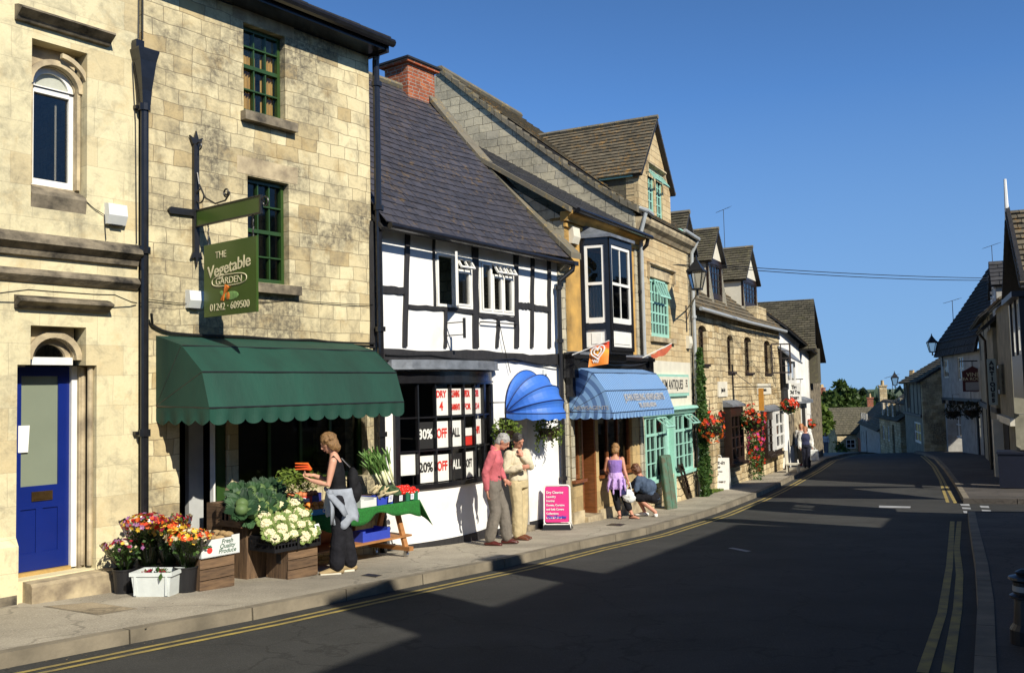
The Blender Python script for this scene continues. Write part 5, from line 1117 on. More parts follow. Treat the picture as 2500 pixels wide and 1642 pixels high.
def dormer(i, x0, x1, zb, ze, za, y, winr, back=None):
    xm = (x0+x1)/2; s_ = (FR_[1]-2.16)/(FR_[0]+.22); yb = lambda z: (z-2.16)/s_-.22
    m = MB(); m.box(x0, x0+.12, y, y+.08, zb, ze); m.box(x1-.12, x1, y, y+.08, zb, ze); m.box(x0+.12, x1-.12, y, y+.08, ze-.18, ze); m.box(x0+.12, x1-.12, y, y+.08, zb, zb+.14)
    o = m.build('dormer_frame', K['brownpaint'], Fh); glazing(Fh, x0+.12, x1-.12, zb+.14, ze-.18, y+.02, 4, 4, 'brownpaint', .05, .03, .04, name='dormer_window')
    MB().prism([(x0, ze), (x1, ze), (xm, za-.1)], y+.0, y+.06).build('dormer_gable', K['creampaint'], Fh)
    m = MB(); m.prismx([(y+.02, zb-.2), (y+.02, ze-.05), (yb(ze), ze-.05), (yb(zb-.2), zb-.2)], x0+.002, x0+.1); m.build('dormer_cheek', K['creampaint'], Fh)
    m = MB(); m.prismx([(y+.02, zb-.2), (y+.02, ze-.05), (yb(ze), ze-.05), (yb(zb-.2), zb-.2)], x1-.1, x1-.002); m.build('dormer_cheek', K['creampaint'], Fh)
    e = .14; dz = e*(za-ze)/((x1-x0)/2)
    for A0, B0 in (((x0-e, yb(za), ze-dz), (x0-e, y-.14, ze-dz)), ((x1+e, y-.14, ze-dz), (x1+e, yb(za), ze-dz))):
        C0 = (xm, B0[1], za); D0 = (xm, A0[1], za); roof(Fh, 'dormer_roof', K['stile2'], A0, B0, C0, D0, 13, .2, .02)
    MB().tube([(xm, y-.16, za+.03), (xm, yb(za), za+.03)], .07, 6).build('dormer_ridge', K['coping'], Fh)
    MB().box(x0-.06, x0+.0, y+.0, yb(ze), ze-.16, ze-.02).build('dormer_fascia', K['brownpaint'], Fh)
    return o
dormer(0, .35, 1.75, 2.75, 4.05, 5.0, .38, None); dormer(1, 3.45, 5.15, 2.78, 4.06, 5.0, .38, None); dormer(2, 8.05, 10.25, 2.86, 3.93, 5.05, .38, None)
MB().box(8.3, 9.9, .0, .37, 2.2, 2.86).build('dormer_base', K['rubble'], Fh)
# lower openings
for a, b, c, d in (dA, dB): MB().box(a, b, .35, .4, c, d).build('door', K['brownpaint'], Fh)
MB().box(dC[0], dC[1], .35, .4, dC[2], dC[3]).build('door', K['brownpaint'], Fh)
for (u0, u1, v0, v1) in ((1776, 1807, 993, 1127), (1865, 1900, 1003, 1106)):
    a, b, c, d = fr(u0, u1, v0, v1, -.1); m = MB()
    m.box(a, a+.1, -.22, 0, c, d); m.box(b-.1, b, -.22, 0, c, d); m.box(a+.1, b-.1, -.22, 0, c, c+.12); m.box(a+.1, b-.1, -.22, 0, d-.28, d); m.box(a-.08, b+.1, -.32, 0, c-.10, c-.001)
    for k in range(1, 3): m.box(a+(b-a)*k/3-.03, a+(b-a)*k/3+.03, -.21, -.15, c+.12, d-.28)
    for k in range(1, 4): m.box(a+.1, b-.1, -.205, -.155, c+.12+(d-c-.4)*k/4-.02, c+.12+(d-c-.4)*k/4+.02)
    o = m.build('shop_window', K['brownpaint'], Fh); MB().box(a+.1, b-.1, -.17, -.165, c+.12, d-.28).build('pane', K['glass'], Fh, parent=o)
    MB().box(a+.1, b-.1, -.06, -.05, c+.12, d-.28).build('backboard', K['room'], Fh, parent=o)
    cc = MB()
    for k in range(8): xx = random.uniform(a+.15, b-.3); zz = random.uniform(c+.2, d-.6); cc.box(xx, xx+.18, -.10, -.095, zz, zz+random.uniform(.12, .3))
    cc.build('display_cards', tilem('pale_cards', (.4, .38, .34), (.10, .10, .12), (.3, .1, .05), .2), Fh, parent=o)
    MB().prismx([(0, d+.22), (-.30, d+.08), (-.30, d+.02), (0, d+.02)], a-.05, b+.05).build('lead_flashing', K['lead'], Fh, parent=o)
for (u0, u1, v0, v1, s) in ((1751, 1773, 931, 968, 'just-in'), (1848, 1880, 936, 962, 'Interiors')):
    a, b, c, d = fr(u0, u1, v0, v1); o = MB().box(a, b, -.04, 0, c, d).build('plaque', K['creampaint'], Fh); text(s, (d-c)*.42, K['blackink'], Fh, FF, (a+b)/2, -.045, (c+d)/2-.08, 1.0 if len(s) < 8 else .9, parent=o, bold=.004)
a, b, c, d = fr(1783, 1788, 870, 1000)
BK = thing('sign_bracket', 'long iron sign bracket with an orange hanging strip on the rubble wall', 'bracket', FF, (FF.X(1788, 944), 0, .0))
xk = FF.X(1788, 944); zk = FF.Z(1788, 944); m = MB(); m.box(xk-.03, xk+.03, -.04, 0, zk-.6, zk+.7); m.tube([(xk, -.02, zk), (xk, -1.25, zk-.02)], .018, 6); m.tube([(xk, -.02, zk+.5), (xk, -.6, zk+.03)], .012, 6); m.build('bracket', K['iron'], BK)
MB().box(xk-.02, xk+.02, -.95, -.80, zk-.75, zk-.06).build('hanging_strip', M('orange_banner', (.55, .25, .03), .7, .2), BK)
lx = FE.L(FF.W(.1, 0, 0)).x
lm = FE.px(1702, 705, -.75); lantern(FE, lm[0], -.75, FE.Z(1702, 705, -.75), 'large black street lantern on a bracket beside the teal antiques window', .80, arm=(3.42, 0, FE.Z(1702, 745, -.75)+.02))
# ================================================================ G: white tea house and H: big mossy roof behind it
p0 = FF.W(12.2, 0, 0); FG = Frame((p0.x, p0.y), 25)
G = thing('white_house', 'white rendered tea house with open upstairs window and a big mossy gabled roof', 'house', FG, (4, 0, FG.g(4)))
gb = -5.0; m = MB(); m.prism([(-.1, gb), (8.4, gb), (8.4, 1.5), (5.5, 1.85), (-.1, 2.35)], 0, .3); m.prismx([(0, gb), (0, 1.3), (4, 3.5), (8, 1.3), (8, gb)], 8.1, 8.4); m.build('wall', K['white'], G)
roof(G, 'low_roof', K['stile'], (-.2, -.35, 2.3), (8.6, -.4, 1.5), (8.8, 2.4, 3.4), (-.2, 2.5, 4.6), 14, .3, .02)
roof(G, 'gabled_roof', K['stile2'], (4.9, 6.5, 1.5), (5.2, -.72, 1.6), (8.83, -.30, 4.12), (8.83, 6.5, 4.12), 22, .26, .03)
roof(G, 'gabled_roof', K['stile2'], (12.8, -.3, 1.2), (12.8, 6.5, 1.2), (8.83, 6.5, 4.12), (8.83, -.30, 4.12), 12, .3, .03)
zs_ = FG.Z(1998, 935, -.35); q = MB().box(8.45, 9.4, -.40, 0, zs_, 1.75); q.build('tile_hung_bay', K['stile2'], G)
m = MB(); m.box(8.4, 12.5, .0, .3, gb, 1.3); m.prism([(8.4, 1.3), (12.5, 1.3), (8.83, 4.0)], .0, .2); m.box(8.4, 12.5, .3, 6, gb, 1.2); m.build('timber_front', K['trimdark'], G)
m = MB(); cy = FG.pxx(1872, 730, 8.6)[0]; m.box(8.0, 9.6, 4.6, 5.6, 3.2, 4.55); m.box(7.9, 9.7, 4.5, 5.7, 4.55, 4.7); ch = m.build('chimney', K['trim'], G)
m = MB(); [m.lathe([(.11, 0), (.09, .3)], 8, (8.4+k*.3, 5.1, 4.7)) for k in range(4)]; m.tube([(8.1, 5.1, 5.05), (9.5, 5.1, 5.05)], .02, 5); m.build('chimney_pots', K['iron'], G, parent=ch)
def gr_(u0, u1, v0, v1, y=0): a = FG.px(u0, (v0+v1)/2, y)[0]; b = FG.px(u1, (v0+v1)/2, y)[0]; um = (u0+u1)/2; return (a, b, FG.Z(um, v1, y), FG.Z(um, v0, y))
def gbox(u0, u1, v0, v1, y0, y1, mat, name, par=None): a, b, c, d = gr_(u0, u1, v0, v1, y0); return MB().box(a, b, y0, y1, c, d).build(name, K[mat], G, parent=par)
a, b, c, d = gr_(1904, 1924, 1002, 1094, -.35); o = glazing(G, a, b, c, d, -.22, 2, 3, 'whitepaint', .09, .07, .08, name='bay_window'); MB().box(a, b, -.14, 0, c-.05, d).build('bay_side', K['whitepaint'], G, parent=o)
a, b, c, d = gr_(1906, 1917, 888, 990, 0); MB().box(a, b, -.1, 0, c, d).build('dark_post', K['timber'], G)
a, b, c, d = gr_(1922, 1942, 881, 935, -.3); o = glazing(G, a, b, c, d, -.3, 2, 1, 'whitepaint', .10, .10, .06)
MB().hexa([(a-.1, -.5, d+.05), (b+.6, -.5, d-.1), (b+.6, 0, d+.4), (a-.1, 0, d+.5), (a-.1, -.52, d+.1), (b+.6, -.52, d-.05), (b+.6, 0, d+.48), (a-.1, 0, d+.58)]).build('porch_roof', K['lead'], G)
gbox(1930, 1942, 1010, 1085, -.06, 0, 'trimdark', 'doorway'); gbox(1944, 1957, 995, 1118, -.12, 0, 'trim', 'stone_pier'); gbox(1957, 1972, 982, 1110, -.10, 0, 'whitepaint', 'white_door_surround'); gbox(1960, 1967, 993, 1060, -.13, -.1, 'room', 'door_glass')
a, b, c, d = gr_(1957, 1974, 973, 983, -.2); MB().prismx([(0, d+.1), (-.4, d-.05), (-.4, c), (0, c)], a, b).build('door_hood', K['lead'], G)
TS = thing('hanging_sign', 'white tea house board hanging from an iron bracket below the open window', 'shop sign', FG, (2, 0, -.5))
a = FG.px(1922, 958, -.5)[0]; cx2 = FG.px(1938, 958, -.75)[0]
xs_ = 2.1; yl = FG.pxx(1923, 958, xs_)[0]; yr = FG.pxx(1956, 958, xs_)[0]; zt_ = FG.pxx(1938, 935, xs_)[1]; zb3 = FG.pxx(1938, 980, xs_)[1]
bdo = MB().box(xs_-.02, xs_+.02, yr, yl, zb3, zt_).build('sign_board', K['whitepaint'], TS)
for i_, s_ in enumerate(('The', 'Old Tea', 'House')): text(s_, (zt_-zb3)*.28, K['blackink'], TS, FG, xs_-.025, (yl+yr)/2, zt_-(zt_-zb3)*(.30+.28*i_), .62, rot=RX, parent=bdo, bold=.008, name='lettering')
MB().tube([(xs_, 0, zt_+.16), (xs_, yr-.1, zt_+.16)], .02, 6).tube([(xs_, yl, zt_), (xs_, yl, zt_+.16)], .01, 5).tube([(xs_, yr, zt_), (xs_, yr, zt_+.16)], .01, 5).build('bracket', K['iron'], TS)

# ================================================================ far end of the street
def cottage(name, label, P, ang, L_, D_, hw, hr, wallm, roofm, wins=(), chim=(), base=-1.5, dorm=None, over=.2, rows=14, tw=.35):
    """simple house: P = street corner (world), ang = facade direction; wins = (x, z, w, h) on the front, z over the base"""
    F = Frame((P[0], P[1]), ang); z0 = P[2] if len(P) > 2 else min(F.g(0), F.g(L_)); T = thing(name, label, 'house', F, (L_/2, 0, z0)); m = MB()
    hs = [(x-w_/2, x+w_/2, z0+z, z0+z+h) for x, z, w_, h in wins]
    wall(m, 0, L_, z0+base, z0+hw, hs, 0, .15); m.prismx([(.15, z0+base), (.15, z0+hw), (D_/2, z0+hr-.08), (D_, z0+hw), (D_, z0+base)], .001, .25); m.prismx([(.15, z0+base), (.15, z0+hw), (D_/2, z0+hr-.08), (D_, z0+hw), (D_, z0+base)], L_-.25, L_-.001); m.box(.25, L_-.25, D_-.2, D_, z0+base, z0+hw)
    m.build('wall', wallm, T)
    for a, b, c, d in hs: 
        if d-c < 1.7: glazing(T, a, b, c, d, .05, 2, 2, 'whitepaint', .08, .05, .05)
        else: MB().box(a, b, .1, .15, c, d).build('door', K['brownpaint'], T)
    MB().box(.3, L_-.3, 1.2, 1.25, z0+base, z0+hw-.1).build('interior_wall', K['room'], T)
    sl_ = (hr-hw)/(D_/2); ov = over
    roof(T, 'roof', roofm, (-.15, -ov, z0+hw-ov*sl_), (L_+.15, -ov, z0+hw-ov*sl_), (L_+.15, D_/2, z0+hr), (-.15, D_/2, z0+hr), rows, tw, .02)
    roof(T, 'roof', roofm, (L_+.15, D_+ov, z0+hw-ov*sl_), (-.15, D_+ov, z0+hw-ov*sl_), (-.15, D_/2, z0+hr), (L_+.15, D_/2, z0+hr), rows//2, tw*1.6, .02)
    for cx, cy, cw_, chh, cm in chim:
        q = MB().box(cx-cw_/2, cx+cw_/2, cy-.3, cy+.3, z0+hr-1.0, z0+hr+chh); q.box(cx-cw_/2-.06, cx+cw_/2+.06, cy-.36, cy+.36, z0+hr+chh, z0+hr+chh+.12); o = q.build('chimney', K[cm], T)
        q = MB(); n_ = max(1, int(cw_/.32))
        for k in range(n_): q.lathe([(.12, 0), (.09, .35), (.11, .42)], 8, (cx-cw_/2+cw_*(k+.5)/n_, cy, z0+hr+chh+.12))
        q.build('chimney_pots', K['pot'], T, parent=o)
    return T, F, z0
K['pot'] = M('buff_chimney_pot', (.50, .36, .18), .8, .3)
K['creamstone'] = K['rubble']
pt = at(2044, 1075, 92)
cottage('stone_house', 'small stone cottage across the bottom of the hill with a white window', (pt.x, pt.y, pt.z-1.2), 96, 6.0, 5, 2.0, 4.4, K['rubble'], K['stile2'], [(1.3, .4, .9, .9), (4.2, .4, .9, .9)], base=-4, rows=12)
pt = at(2050, 1012, 118)
cottage('stone_house', 'distant house with four pale chimney pots rising behind the small cottage', (pt.x, pt.y, pt.z-4.6), 30, 4.5, 6, 4.0, 6.4, K['white'], K['slate2'], [(2, 1.5, .9, 1.3)], chim=[(.6, 2.7, 1.3, 1.6, 'brick'), (3.3, 2.7, 1.3, 1.6, 'brick')], base=-4, rows=8)
# cottages stepping down on the right, seen end on
def rightcot(u0, v0, Y0, u1, Y1, hw, hr, wm, rm, label, chim=(), wins=()):
    a = at(u0, 1090, Y0); b = at(u1, 1090, Y1); d = Vector((a.x-b.x, a.y-b.y, 0)); L_ = d.length; ang = math.degrees(math.atan2(-(d.x), -(d.y)))
    # frame from far end b toward near end a so that -y faces the street
    dd = (a-b); ang = math.degrees(math.atan2(dd.x, dd.y)); zb = gz((Y0+Y1)/2)
    T, F, z0 = cottage('stone_house', label, (b.x, b.y, zb), ang, L_, 3.9, hw, hr, wm, rm, wins, chim, base=-3)
    return T
# note u0 = near end (right), u1 = far end (left)
K['shadewhite'] = M('shaded_white_render', (.36, .35, .32), .9, .3, 2, .2)  # white render with the shade of this side put into its colour
K['shaderender'] = M('shaded_cream_render', (.24, .225, .165), .9, .35, 2, .3)  # cream render, base colour lowered to carry the shade
WN = [(1.5, .7, .8, 1.0), (3.6, .7, .8, 1.0), (1.5, 2.4, .8, .9), (3.6, 2.4, .8, .9), (5.6, 2.4, .8, .9), (5.6, 0, .9, 1.9)]
def zat(u, v, Y): return at(u, v, Y).z
z1_ = gz(86); rightcot(2112, 0, 84, 2080, 100, zat(2080, 1048, 100)-gz(92), zat(2112, 1000, 88)-gz(92), K['brick'], K['stile'], 'far brick and stone cottage at the bottom of the row on the right', [(1.0, 1.95, .8, .9, 'brick')], WN)
rightcot(2149, 0, 67.5, 2102, 83, zat(2118, 1035, 76)-gz(75.5), zat(2149, 978, 74)-gz(75.5), K['shadewhite'], K['stile'], 'whitewashed cottage with a long stone tile roof halfway down the row', [(.8, 1.95, 1.0, 1.1, 'rubble')], WN)
rightcot(2200, 0, 59, 2150, 67, zat(2150, 1010, 66)-gz(61.5), zat(2186, 962, 62)-gz(61.5), K['rubble'], K['stile2'], 'cream stone cottage with a tall stone chimney near the top of the row', [(2.2, 1.95, 1.2, 1.2, 'rubble'), (8.0, 1.95, .6, 1.0, 'whitepaint')], WN)
S2 = rightcot(2222, 0, 58, 2188, 64, zat(2196, 960, 54)-gz(53), zat(2222, 905, 54)-gz(53), K['shaderender'], K['stile2'], 'dim rendered house between the chimneyed cottage and the gabled stone house', [], [(1.5, .6, .9, 1.2), (3.4, .6, .9, 1.2), (2.4, 2.5, 1.0, 1.0)])
# stone house, its end wall in paler stone in place of sunlight
eS = at(2258, 1090, 50.4); dS = Vector((math.sin(rad(16.5)), math.cos(rad(16.5)), 0)); S3F = Frame(((eS+dS*8.2).x, (eS+dS*8.2).y), 196.5)
# ================================================================ right hand side of the street (in shade)
FW = Frame((22.85, 49.2), 193.5)
def wr(F, u0, u1, v0, v1, y=0):
    a = F.px(u0, (v0+v1)/2, y)[0]; b = F.px(u1, (v0+v1)/2, y)[0]; um = (u0+u1)/2; return (min(a, b), max(a, b), F.Z(um, v1, y), F.Z(um, v0, y))
print('W', [round(FW.X(u, 1000), 2) for u in (2276, 2294, 2330, 2400, 2431, 2446)], FW.Z(2300, 869), FW.g(0), FW.g(8))
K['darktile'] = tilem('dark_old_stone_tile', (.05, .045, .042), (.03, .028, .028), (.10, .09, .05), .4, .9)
WZ = FW.Z(2300, 869)
sA = min(9.5, FW.X(2398, 1000)); 
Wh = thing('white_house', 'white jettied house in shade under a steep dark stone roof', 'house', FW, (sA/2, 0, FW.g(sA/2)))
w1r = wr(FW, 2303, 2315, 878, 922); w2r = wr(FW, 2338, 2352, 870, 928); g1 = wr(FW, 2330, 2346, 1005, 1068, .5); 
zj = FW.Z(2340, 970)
m = MB(); wall(m, -.1, sA, zj, WZ+.1, [w1r, w2r], 0, .12); m.box(-.1, sA, .0, .6, zj-.02, zj-.001); m.build('jettied_wall', K['shadewhite'], Wh)
m = MB(); wall(m, 1.5, sA, -5, zj, [g1, wr(FW, 2381, 2394, 1012, 1070, .5)], .5, .12); m.box(-.1, .2, .1, 6.5, -5, WZ); m.build('ground_wall', K['shadewhite'], Wh)
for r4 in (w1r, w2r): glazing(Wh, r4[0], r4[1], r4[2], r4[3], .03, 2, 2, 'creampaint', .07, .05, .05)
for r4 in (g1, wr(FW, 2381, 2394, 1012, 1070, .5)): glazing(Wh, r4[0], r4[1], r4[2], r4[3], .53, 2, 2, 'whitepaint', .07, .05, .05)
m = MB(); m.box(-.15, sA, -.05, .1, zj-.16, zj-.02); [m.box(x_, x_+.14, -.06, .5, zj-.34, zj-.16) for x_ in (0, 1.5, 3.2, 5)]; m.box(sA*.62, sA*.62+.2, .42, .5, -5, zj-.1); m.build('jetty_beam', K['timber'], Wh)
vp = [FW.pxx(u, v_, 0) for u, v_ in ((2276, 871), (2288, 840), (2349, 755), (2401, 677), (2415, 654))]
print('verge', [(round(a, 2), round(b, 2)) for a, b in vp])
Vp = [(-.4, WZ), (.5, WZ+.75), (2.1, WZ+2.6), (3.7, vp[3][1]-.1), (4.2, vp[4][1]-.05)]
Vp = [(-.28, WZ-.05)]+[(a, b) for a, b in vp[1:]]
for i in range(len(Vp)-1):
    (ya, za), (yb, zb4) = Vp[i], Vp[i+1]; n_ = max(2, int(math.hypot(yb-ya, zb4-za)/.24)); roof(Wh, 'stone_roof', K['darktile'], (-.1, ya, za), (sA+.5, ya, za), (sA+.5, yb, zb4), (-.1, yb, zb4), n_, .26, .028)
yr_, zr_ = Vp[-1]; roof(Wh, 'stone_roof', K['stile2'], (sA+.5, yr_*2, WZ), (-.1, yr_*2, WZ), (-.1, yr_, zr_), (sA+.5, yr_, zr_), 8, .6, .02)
m = MB(); cxx = FW.px(2465, 600, yr_)[0]; 
m.box(sA-1.1, sA-.2, yr_-.4, yr_+.4, zr_-.6, zr_+1.0); o = m.build('chimney', K['rubble'], Wh)
cov = MB()
# antiques shop, lower, nearer
q0_ = FW.W(sA, 0, 0); FQ = Frame((q0_.x, q0_.y), 204.5); sQ = FQ.X(2443, 1000); sH = FQ.X(2423, 900)
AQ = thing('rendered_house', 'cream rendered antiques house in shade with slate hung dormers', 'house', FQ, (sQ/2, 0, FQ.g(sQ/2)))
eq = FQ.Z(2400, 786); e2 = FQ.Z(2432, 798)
m = MB(); w3 = wr(FQ, 2437, 2450, 890, 960); wall(m, 0, sH, -5, eq, [], 0, .2); wall(m, sH, sQ, -5, e2, [w3], -.12, .2); m.box(0, .3, 0, 6, -5, eq); m.prismx([(0, e2), (0, eq), (3.6, eq+2.6), (3.6, e2)], sH-.2, sH); m.build('wall', K['shaderender'], AQ)
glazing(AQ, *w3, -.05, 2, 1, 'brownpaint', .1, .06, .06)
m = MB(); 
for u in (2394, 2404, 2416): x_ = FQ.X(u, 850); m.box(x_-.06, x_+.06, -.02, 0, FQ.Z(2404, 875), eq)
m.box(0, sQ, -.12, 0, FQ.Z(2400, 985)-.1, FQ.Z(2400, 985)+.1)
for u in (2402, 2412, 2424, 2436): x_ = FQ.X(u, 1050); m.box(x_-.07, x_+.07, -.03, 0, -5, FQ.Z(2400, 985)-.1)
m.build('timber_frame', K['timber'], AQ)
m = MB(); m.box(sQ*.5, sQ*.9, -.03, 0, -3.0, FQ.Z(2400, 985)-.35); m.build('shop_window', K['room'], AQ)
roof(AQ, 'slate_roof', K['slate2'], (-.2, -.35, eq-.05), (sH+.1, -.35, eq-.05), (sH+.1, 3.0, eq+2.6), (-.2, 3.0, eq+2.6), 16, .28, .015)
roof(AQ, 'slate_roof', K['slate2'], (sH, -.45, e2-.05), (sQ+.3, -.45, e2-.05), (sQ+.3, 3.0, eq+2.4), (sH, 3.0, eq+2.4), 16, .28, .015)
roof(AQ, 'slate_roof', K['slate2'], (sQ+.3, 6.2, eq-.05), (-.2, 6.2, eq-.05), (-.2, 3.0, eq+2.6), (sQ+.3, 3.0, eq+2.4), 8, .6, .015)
def qdormer(xc, w_, y0, zb, ze, za, back=2.4):
    m = MB(); m.box(xc-w_/2, xc+w_/2, y0, y0+back, zb, ze); m.prism([(xc-w_/2, ze), (xc+w_/2, ze), (xc, za)], y0, y0+back); m.build('dormer', K['shadewhite'], AQ)
    glazing(AQ, xc-w_/2+.1, xc+w_/2-.1, zb+.15, ze-.05, y0-.06, 2, 3, 'whitepaint', .08, .04, .05, name='dormer_window')
    for sgn in (-1, 1):
        A0 = (xc+sgn*(w_/2+.14), y0-.15, ze-.14); B0 = (xc+sgn*(w_/2+.14), y0+back, ze-.14)
        if sgn > 0: roof(AQ, 'dormer_roof', K['slate2'], A0, B0, (xc, y0+back, za+.05), (xc, y0-.15, za+.05), 6, .3, .02)
        else: roof(AQ, 'dormer_roof', K['slate2'], B0, A0, (xc, y0-.15, za+.05), (xc, y0+back, za+.05), 6, .3, .02)
zq = lambda v_, Y=33: at(2420, v_, Y).z
qdormer(sH*.72, 1.6, .3, at(2424, 765, 36).z, at(2424, 722, 36).z, at(2424, 682, 36).z); qdormer(sH+(sQ-sH)*.6, 1.4, .1, e2+.2, at(2448, 692, 31).z, at(2448, 642, 31).z)
pipe(AQ, [(sH+.2, -.4, e2), (sH+.2, -.2, e2-.3), (sH+.2, -.2, -3.5)], .05, 'iron')
# nearest visible house with a bay and a bargeboarded gable
r0 = FQ.W(sQ, 0, 0); FT = Frame((r0.x, r0.y), 203.5); TX = 4.5
print('T', [round(FT.X(u, 800), 2) for u in (2446, 2456, 2480, 2500)], [FT.Z(u, v_) for u, v_ in ((2460, 519), (2456, 726), (2480, 970))])
TH = thing('gabled_house', 'tall cream house in shade with dark bargeboards and an upstairs bay window', 'house', FT, (3, 0, FT.g(3)))
xg = FT.X(2464, 600, -.35); gL, gR = xg-1.9, xg+1.9; gE, gA = FT.Z(2455, 735), FT.Z(2464, 530, -.35)
print('T', xg, gE, gA)
m = MB(); wall(m, 0, TX, -5, gE, [wr(FT, 2478, 2490, 1010, 1090)], 0, .2); m.prism([(gL, gE), (gR, gE), ((gL+gR)/2, gA)], 0, .2); m.box(0, .25, .2, 7, -5, gE); m.build('wall', K['shaderender'], TH)
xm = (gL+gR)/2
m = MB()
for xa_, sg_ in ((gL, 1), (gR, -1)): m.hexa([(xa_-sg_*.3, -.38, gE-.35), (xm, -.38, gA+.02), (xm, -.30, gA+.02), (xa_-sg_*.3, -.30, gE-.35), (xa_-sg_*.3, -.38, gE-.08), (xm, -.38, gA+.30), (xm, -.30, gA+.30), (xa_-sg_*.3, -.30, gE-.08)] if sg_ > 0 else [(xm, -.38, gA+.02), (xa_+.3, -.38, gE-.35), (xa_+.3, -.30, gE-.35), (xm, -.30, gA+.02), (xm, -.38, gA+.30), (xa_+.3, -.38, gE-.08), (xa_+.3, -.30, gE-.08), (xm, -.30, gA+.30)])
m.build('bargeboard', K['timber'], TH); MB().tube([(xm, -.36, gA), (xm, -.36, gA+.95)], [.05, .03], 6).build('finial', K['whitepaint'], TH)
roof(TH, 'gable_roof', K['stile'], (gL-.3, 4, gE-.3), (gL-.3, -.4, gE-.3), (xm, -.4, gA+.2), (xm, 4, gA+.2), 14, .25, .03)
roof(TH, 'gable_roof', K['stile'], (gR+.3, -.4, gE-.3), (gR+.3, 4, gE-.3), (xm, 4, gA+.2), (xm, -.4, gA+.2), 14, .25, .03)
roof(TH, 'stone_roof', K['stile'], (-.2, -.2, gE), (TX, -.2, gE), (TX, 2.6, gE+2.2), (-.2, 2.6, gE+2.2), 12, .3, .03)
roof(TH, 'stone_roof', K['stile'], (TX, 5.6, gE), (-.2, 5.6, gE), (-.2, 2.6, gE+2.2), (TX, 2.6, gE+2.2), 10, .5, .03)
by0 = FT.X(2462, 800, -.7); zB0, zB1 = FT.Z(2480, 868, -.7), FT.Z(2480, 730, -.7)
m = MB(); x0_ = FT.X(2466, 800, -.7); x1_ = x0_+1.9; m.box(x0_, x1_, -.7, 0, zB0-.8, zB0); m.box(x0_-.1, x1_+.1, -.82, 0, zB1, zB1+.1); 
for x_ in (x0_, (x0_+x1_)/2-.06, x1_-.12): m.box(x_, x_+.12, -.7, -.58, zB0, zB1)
m.box(x0_, x0_+.12, -.12, 0, zB0, zB1); o = m.build('bay_window', K['brownpaint'], TH); MB().box(x0_+.02, x1_-.02, -.69, -.01, zB0-.75, zB0-.05).build('bay_panel', K['shaderender'], TH, parent=o)
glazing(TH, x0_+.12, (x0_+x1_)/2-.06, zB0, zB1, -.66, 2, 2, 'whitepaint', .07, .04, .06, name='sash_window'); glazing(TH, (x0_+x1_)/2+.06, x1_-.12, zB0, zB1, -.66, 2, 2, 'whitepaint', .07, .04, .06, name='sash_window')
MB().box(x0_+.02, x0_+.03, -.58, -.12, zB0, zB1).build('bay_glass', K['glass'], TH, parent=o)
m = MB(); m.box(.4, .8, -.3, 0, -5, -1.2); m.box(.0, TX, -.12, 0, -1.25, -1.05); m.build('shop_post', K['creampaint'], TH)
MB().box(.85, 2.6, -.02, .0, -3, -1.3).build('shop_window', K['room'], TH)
# stone gable end, sunlight put in as paler stone, with its house behind
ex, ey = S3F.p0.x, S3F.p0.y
s3 = thing('stone_house', 'stone house with an end wall coloured as if sunlit beside the white jettied house', 'house', S3F, (2, 0, S3F.g(2)))
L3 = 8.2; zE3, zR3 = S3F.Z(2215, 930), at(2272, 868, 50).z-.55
m = MB(); wall(m, 0, L3-.3, -5.5, zE3, [wr(S3F, 2213, 2222, 940, 995), wr(S3F, 2232, 2248, 1030, 1080)], 0, .2); m.build('front_wall', K['shaderender'], s3)
m = MB(); m.prismx([(-.02, -5.5), (-.02, zE3), (2.2, zR3+.6), (5, zR3+.2), (5, -5.5)], L3-.3, L3); m.build('end_wall', K['blocks'], s3)
m = MB(); m.box(0, L3-.3, -.1, 0, S3F.Z(2230, 1010)-.1, S3F.Z(2230, 1010)+.06); [m.box(x_, x_+.14, -.03, 0, -1.8, zE3) for x_ in (.2, 1.6, 3.0, 4.6, 6.2, 7.6)]; m.build('timber_frame', K['timber'], s3)
roof(s3, 'roof', K['stile2'], (-.2, -.3, zE3-.1), (L3+.15, -.3, zE3-.1), (L3+.15, 2.4, zR3+.75), (-.2, 2.4, zR3+.75), 12, .3, .025)
roof(s3, 'roof', K['stile2'], (L3+.15, 5.1, zE3-.1), (-.2, 5.1, zE3-.1), (-.2, 2.4, zR3+.75), (L3+.15, 2.4, zR3+.75), 8, .5, .025)
glazing(s3, *wr(S3F, 2232, 2248, 1030, 1080), .03, 2, 2, 'whitepaint', .1, .06, .06)
# signs on the right
SG = thing('hanging_sign', 'maroon hanging inn sign with a shaped top on the white jettied house', 'shop sign', FW, (sA-.3, 0, .4))
xs3 = sA-.4; y1_, y0_ = FW.pxx(2348, 900, xs3)[0], FW.pxx(2400, 900, xs3)[0]; zt3, zb5 = FW.pxx(2375, 905, xs3)[1], FW.pxx(2375, 955, xs3)[1]
y1_, y0_ = min(y1_, y0_), max(y1_, y0_); yc = (y0_+y1_)/2
bd3 = MB().prismx([(y1_, zb5), (y0_, zb5), (y0_, zt3), (yc+.3, zt3+.05), (yc, zt3+.22), (yc-.3, zt3+.05), (y1_, zt3)], xs3-.03, xs3+.03).build('sign_board', M('maroon_board', (.07, .012, .014), .5, .2), SG)
MB().box(xs3+.03, xs3+.04, y1_+.12, y0_-.12, zb5+.05, zb5+.42).build('menu_panel', M('grey_notice', (.30, .30, .30), .6, .1), SG, parent=bd3)
RXm = Matrix(((0, -1, 0), (1, 0, 0), (0, 0, 1)))
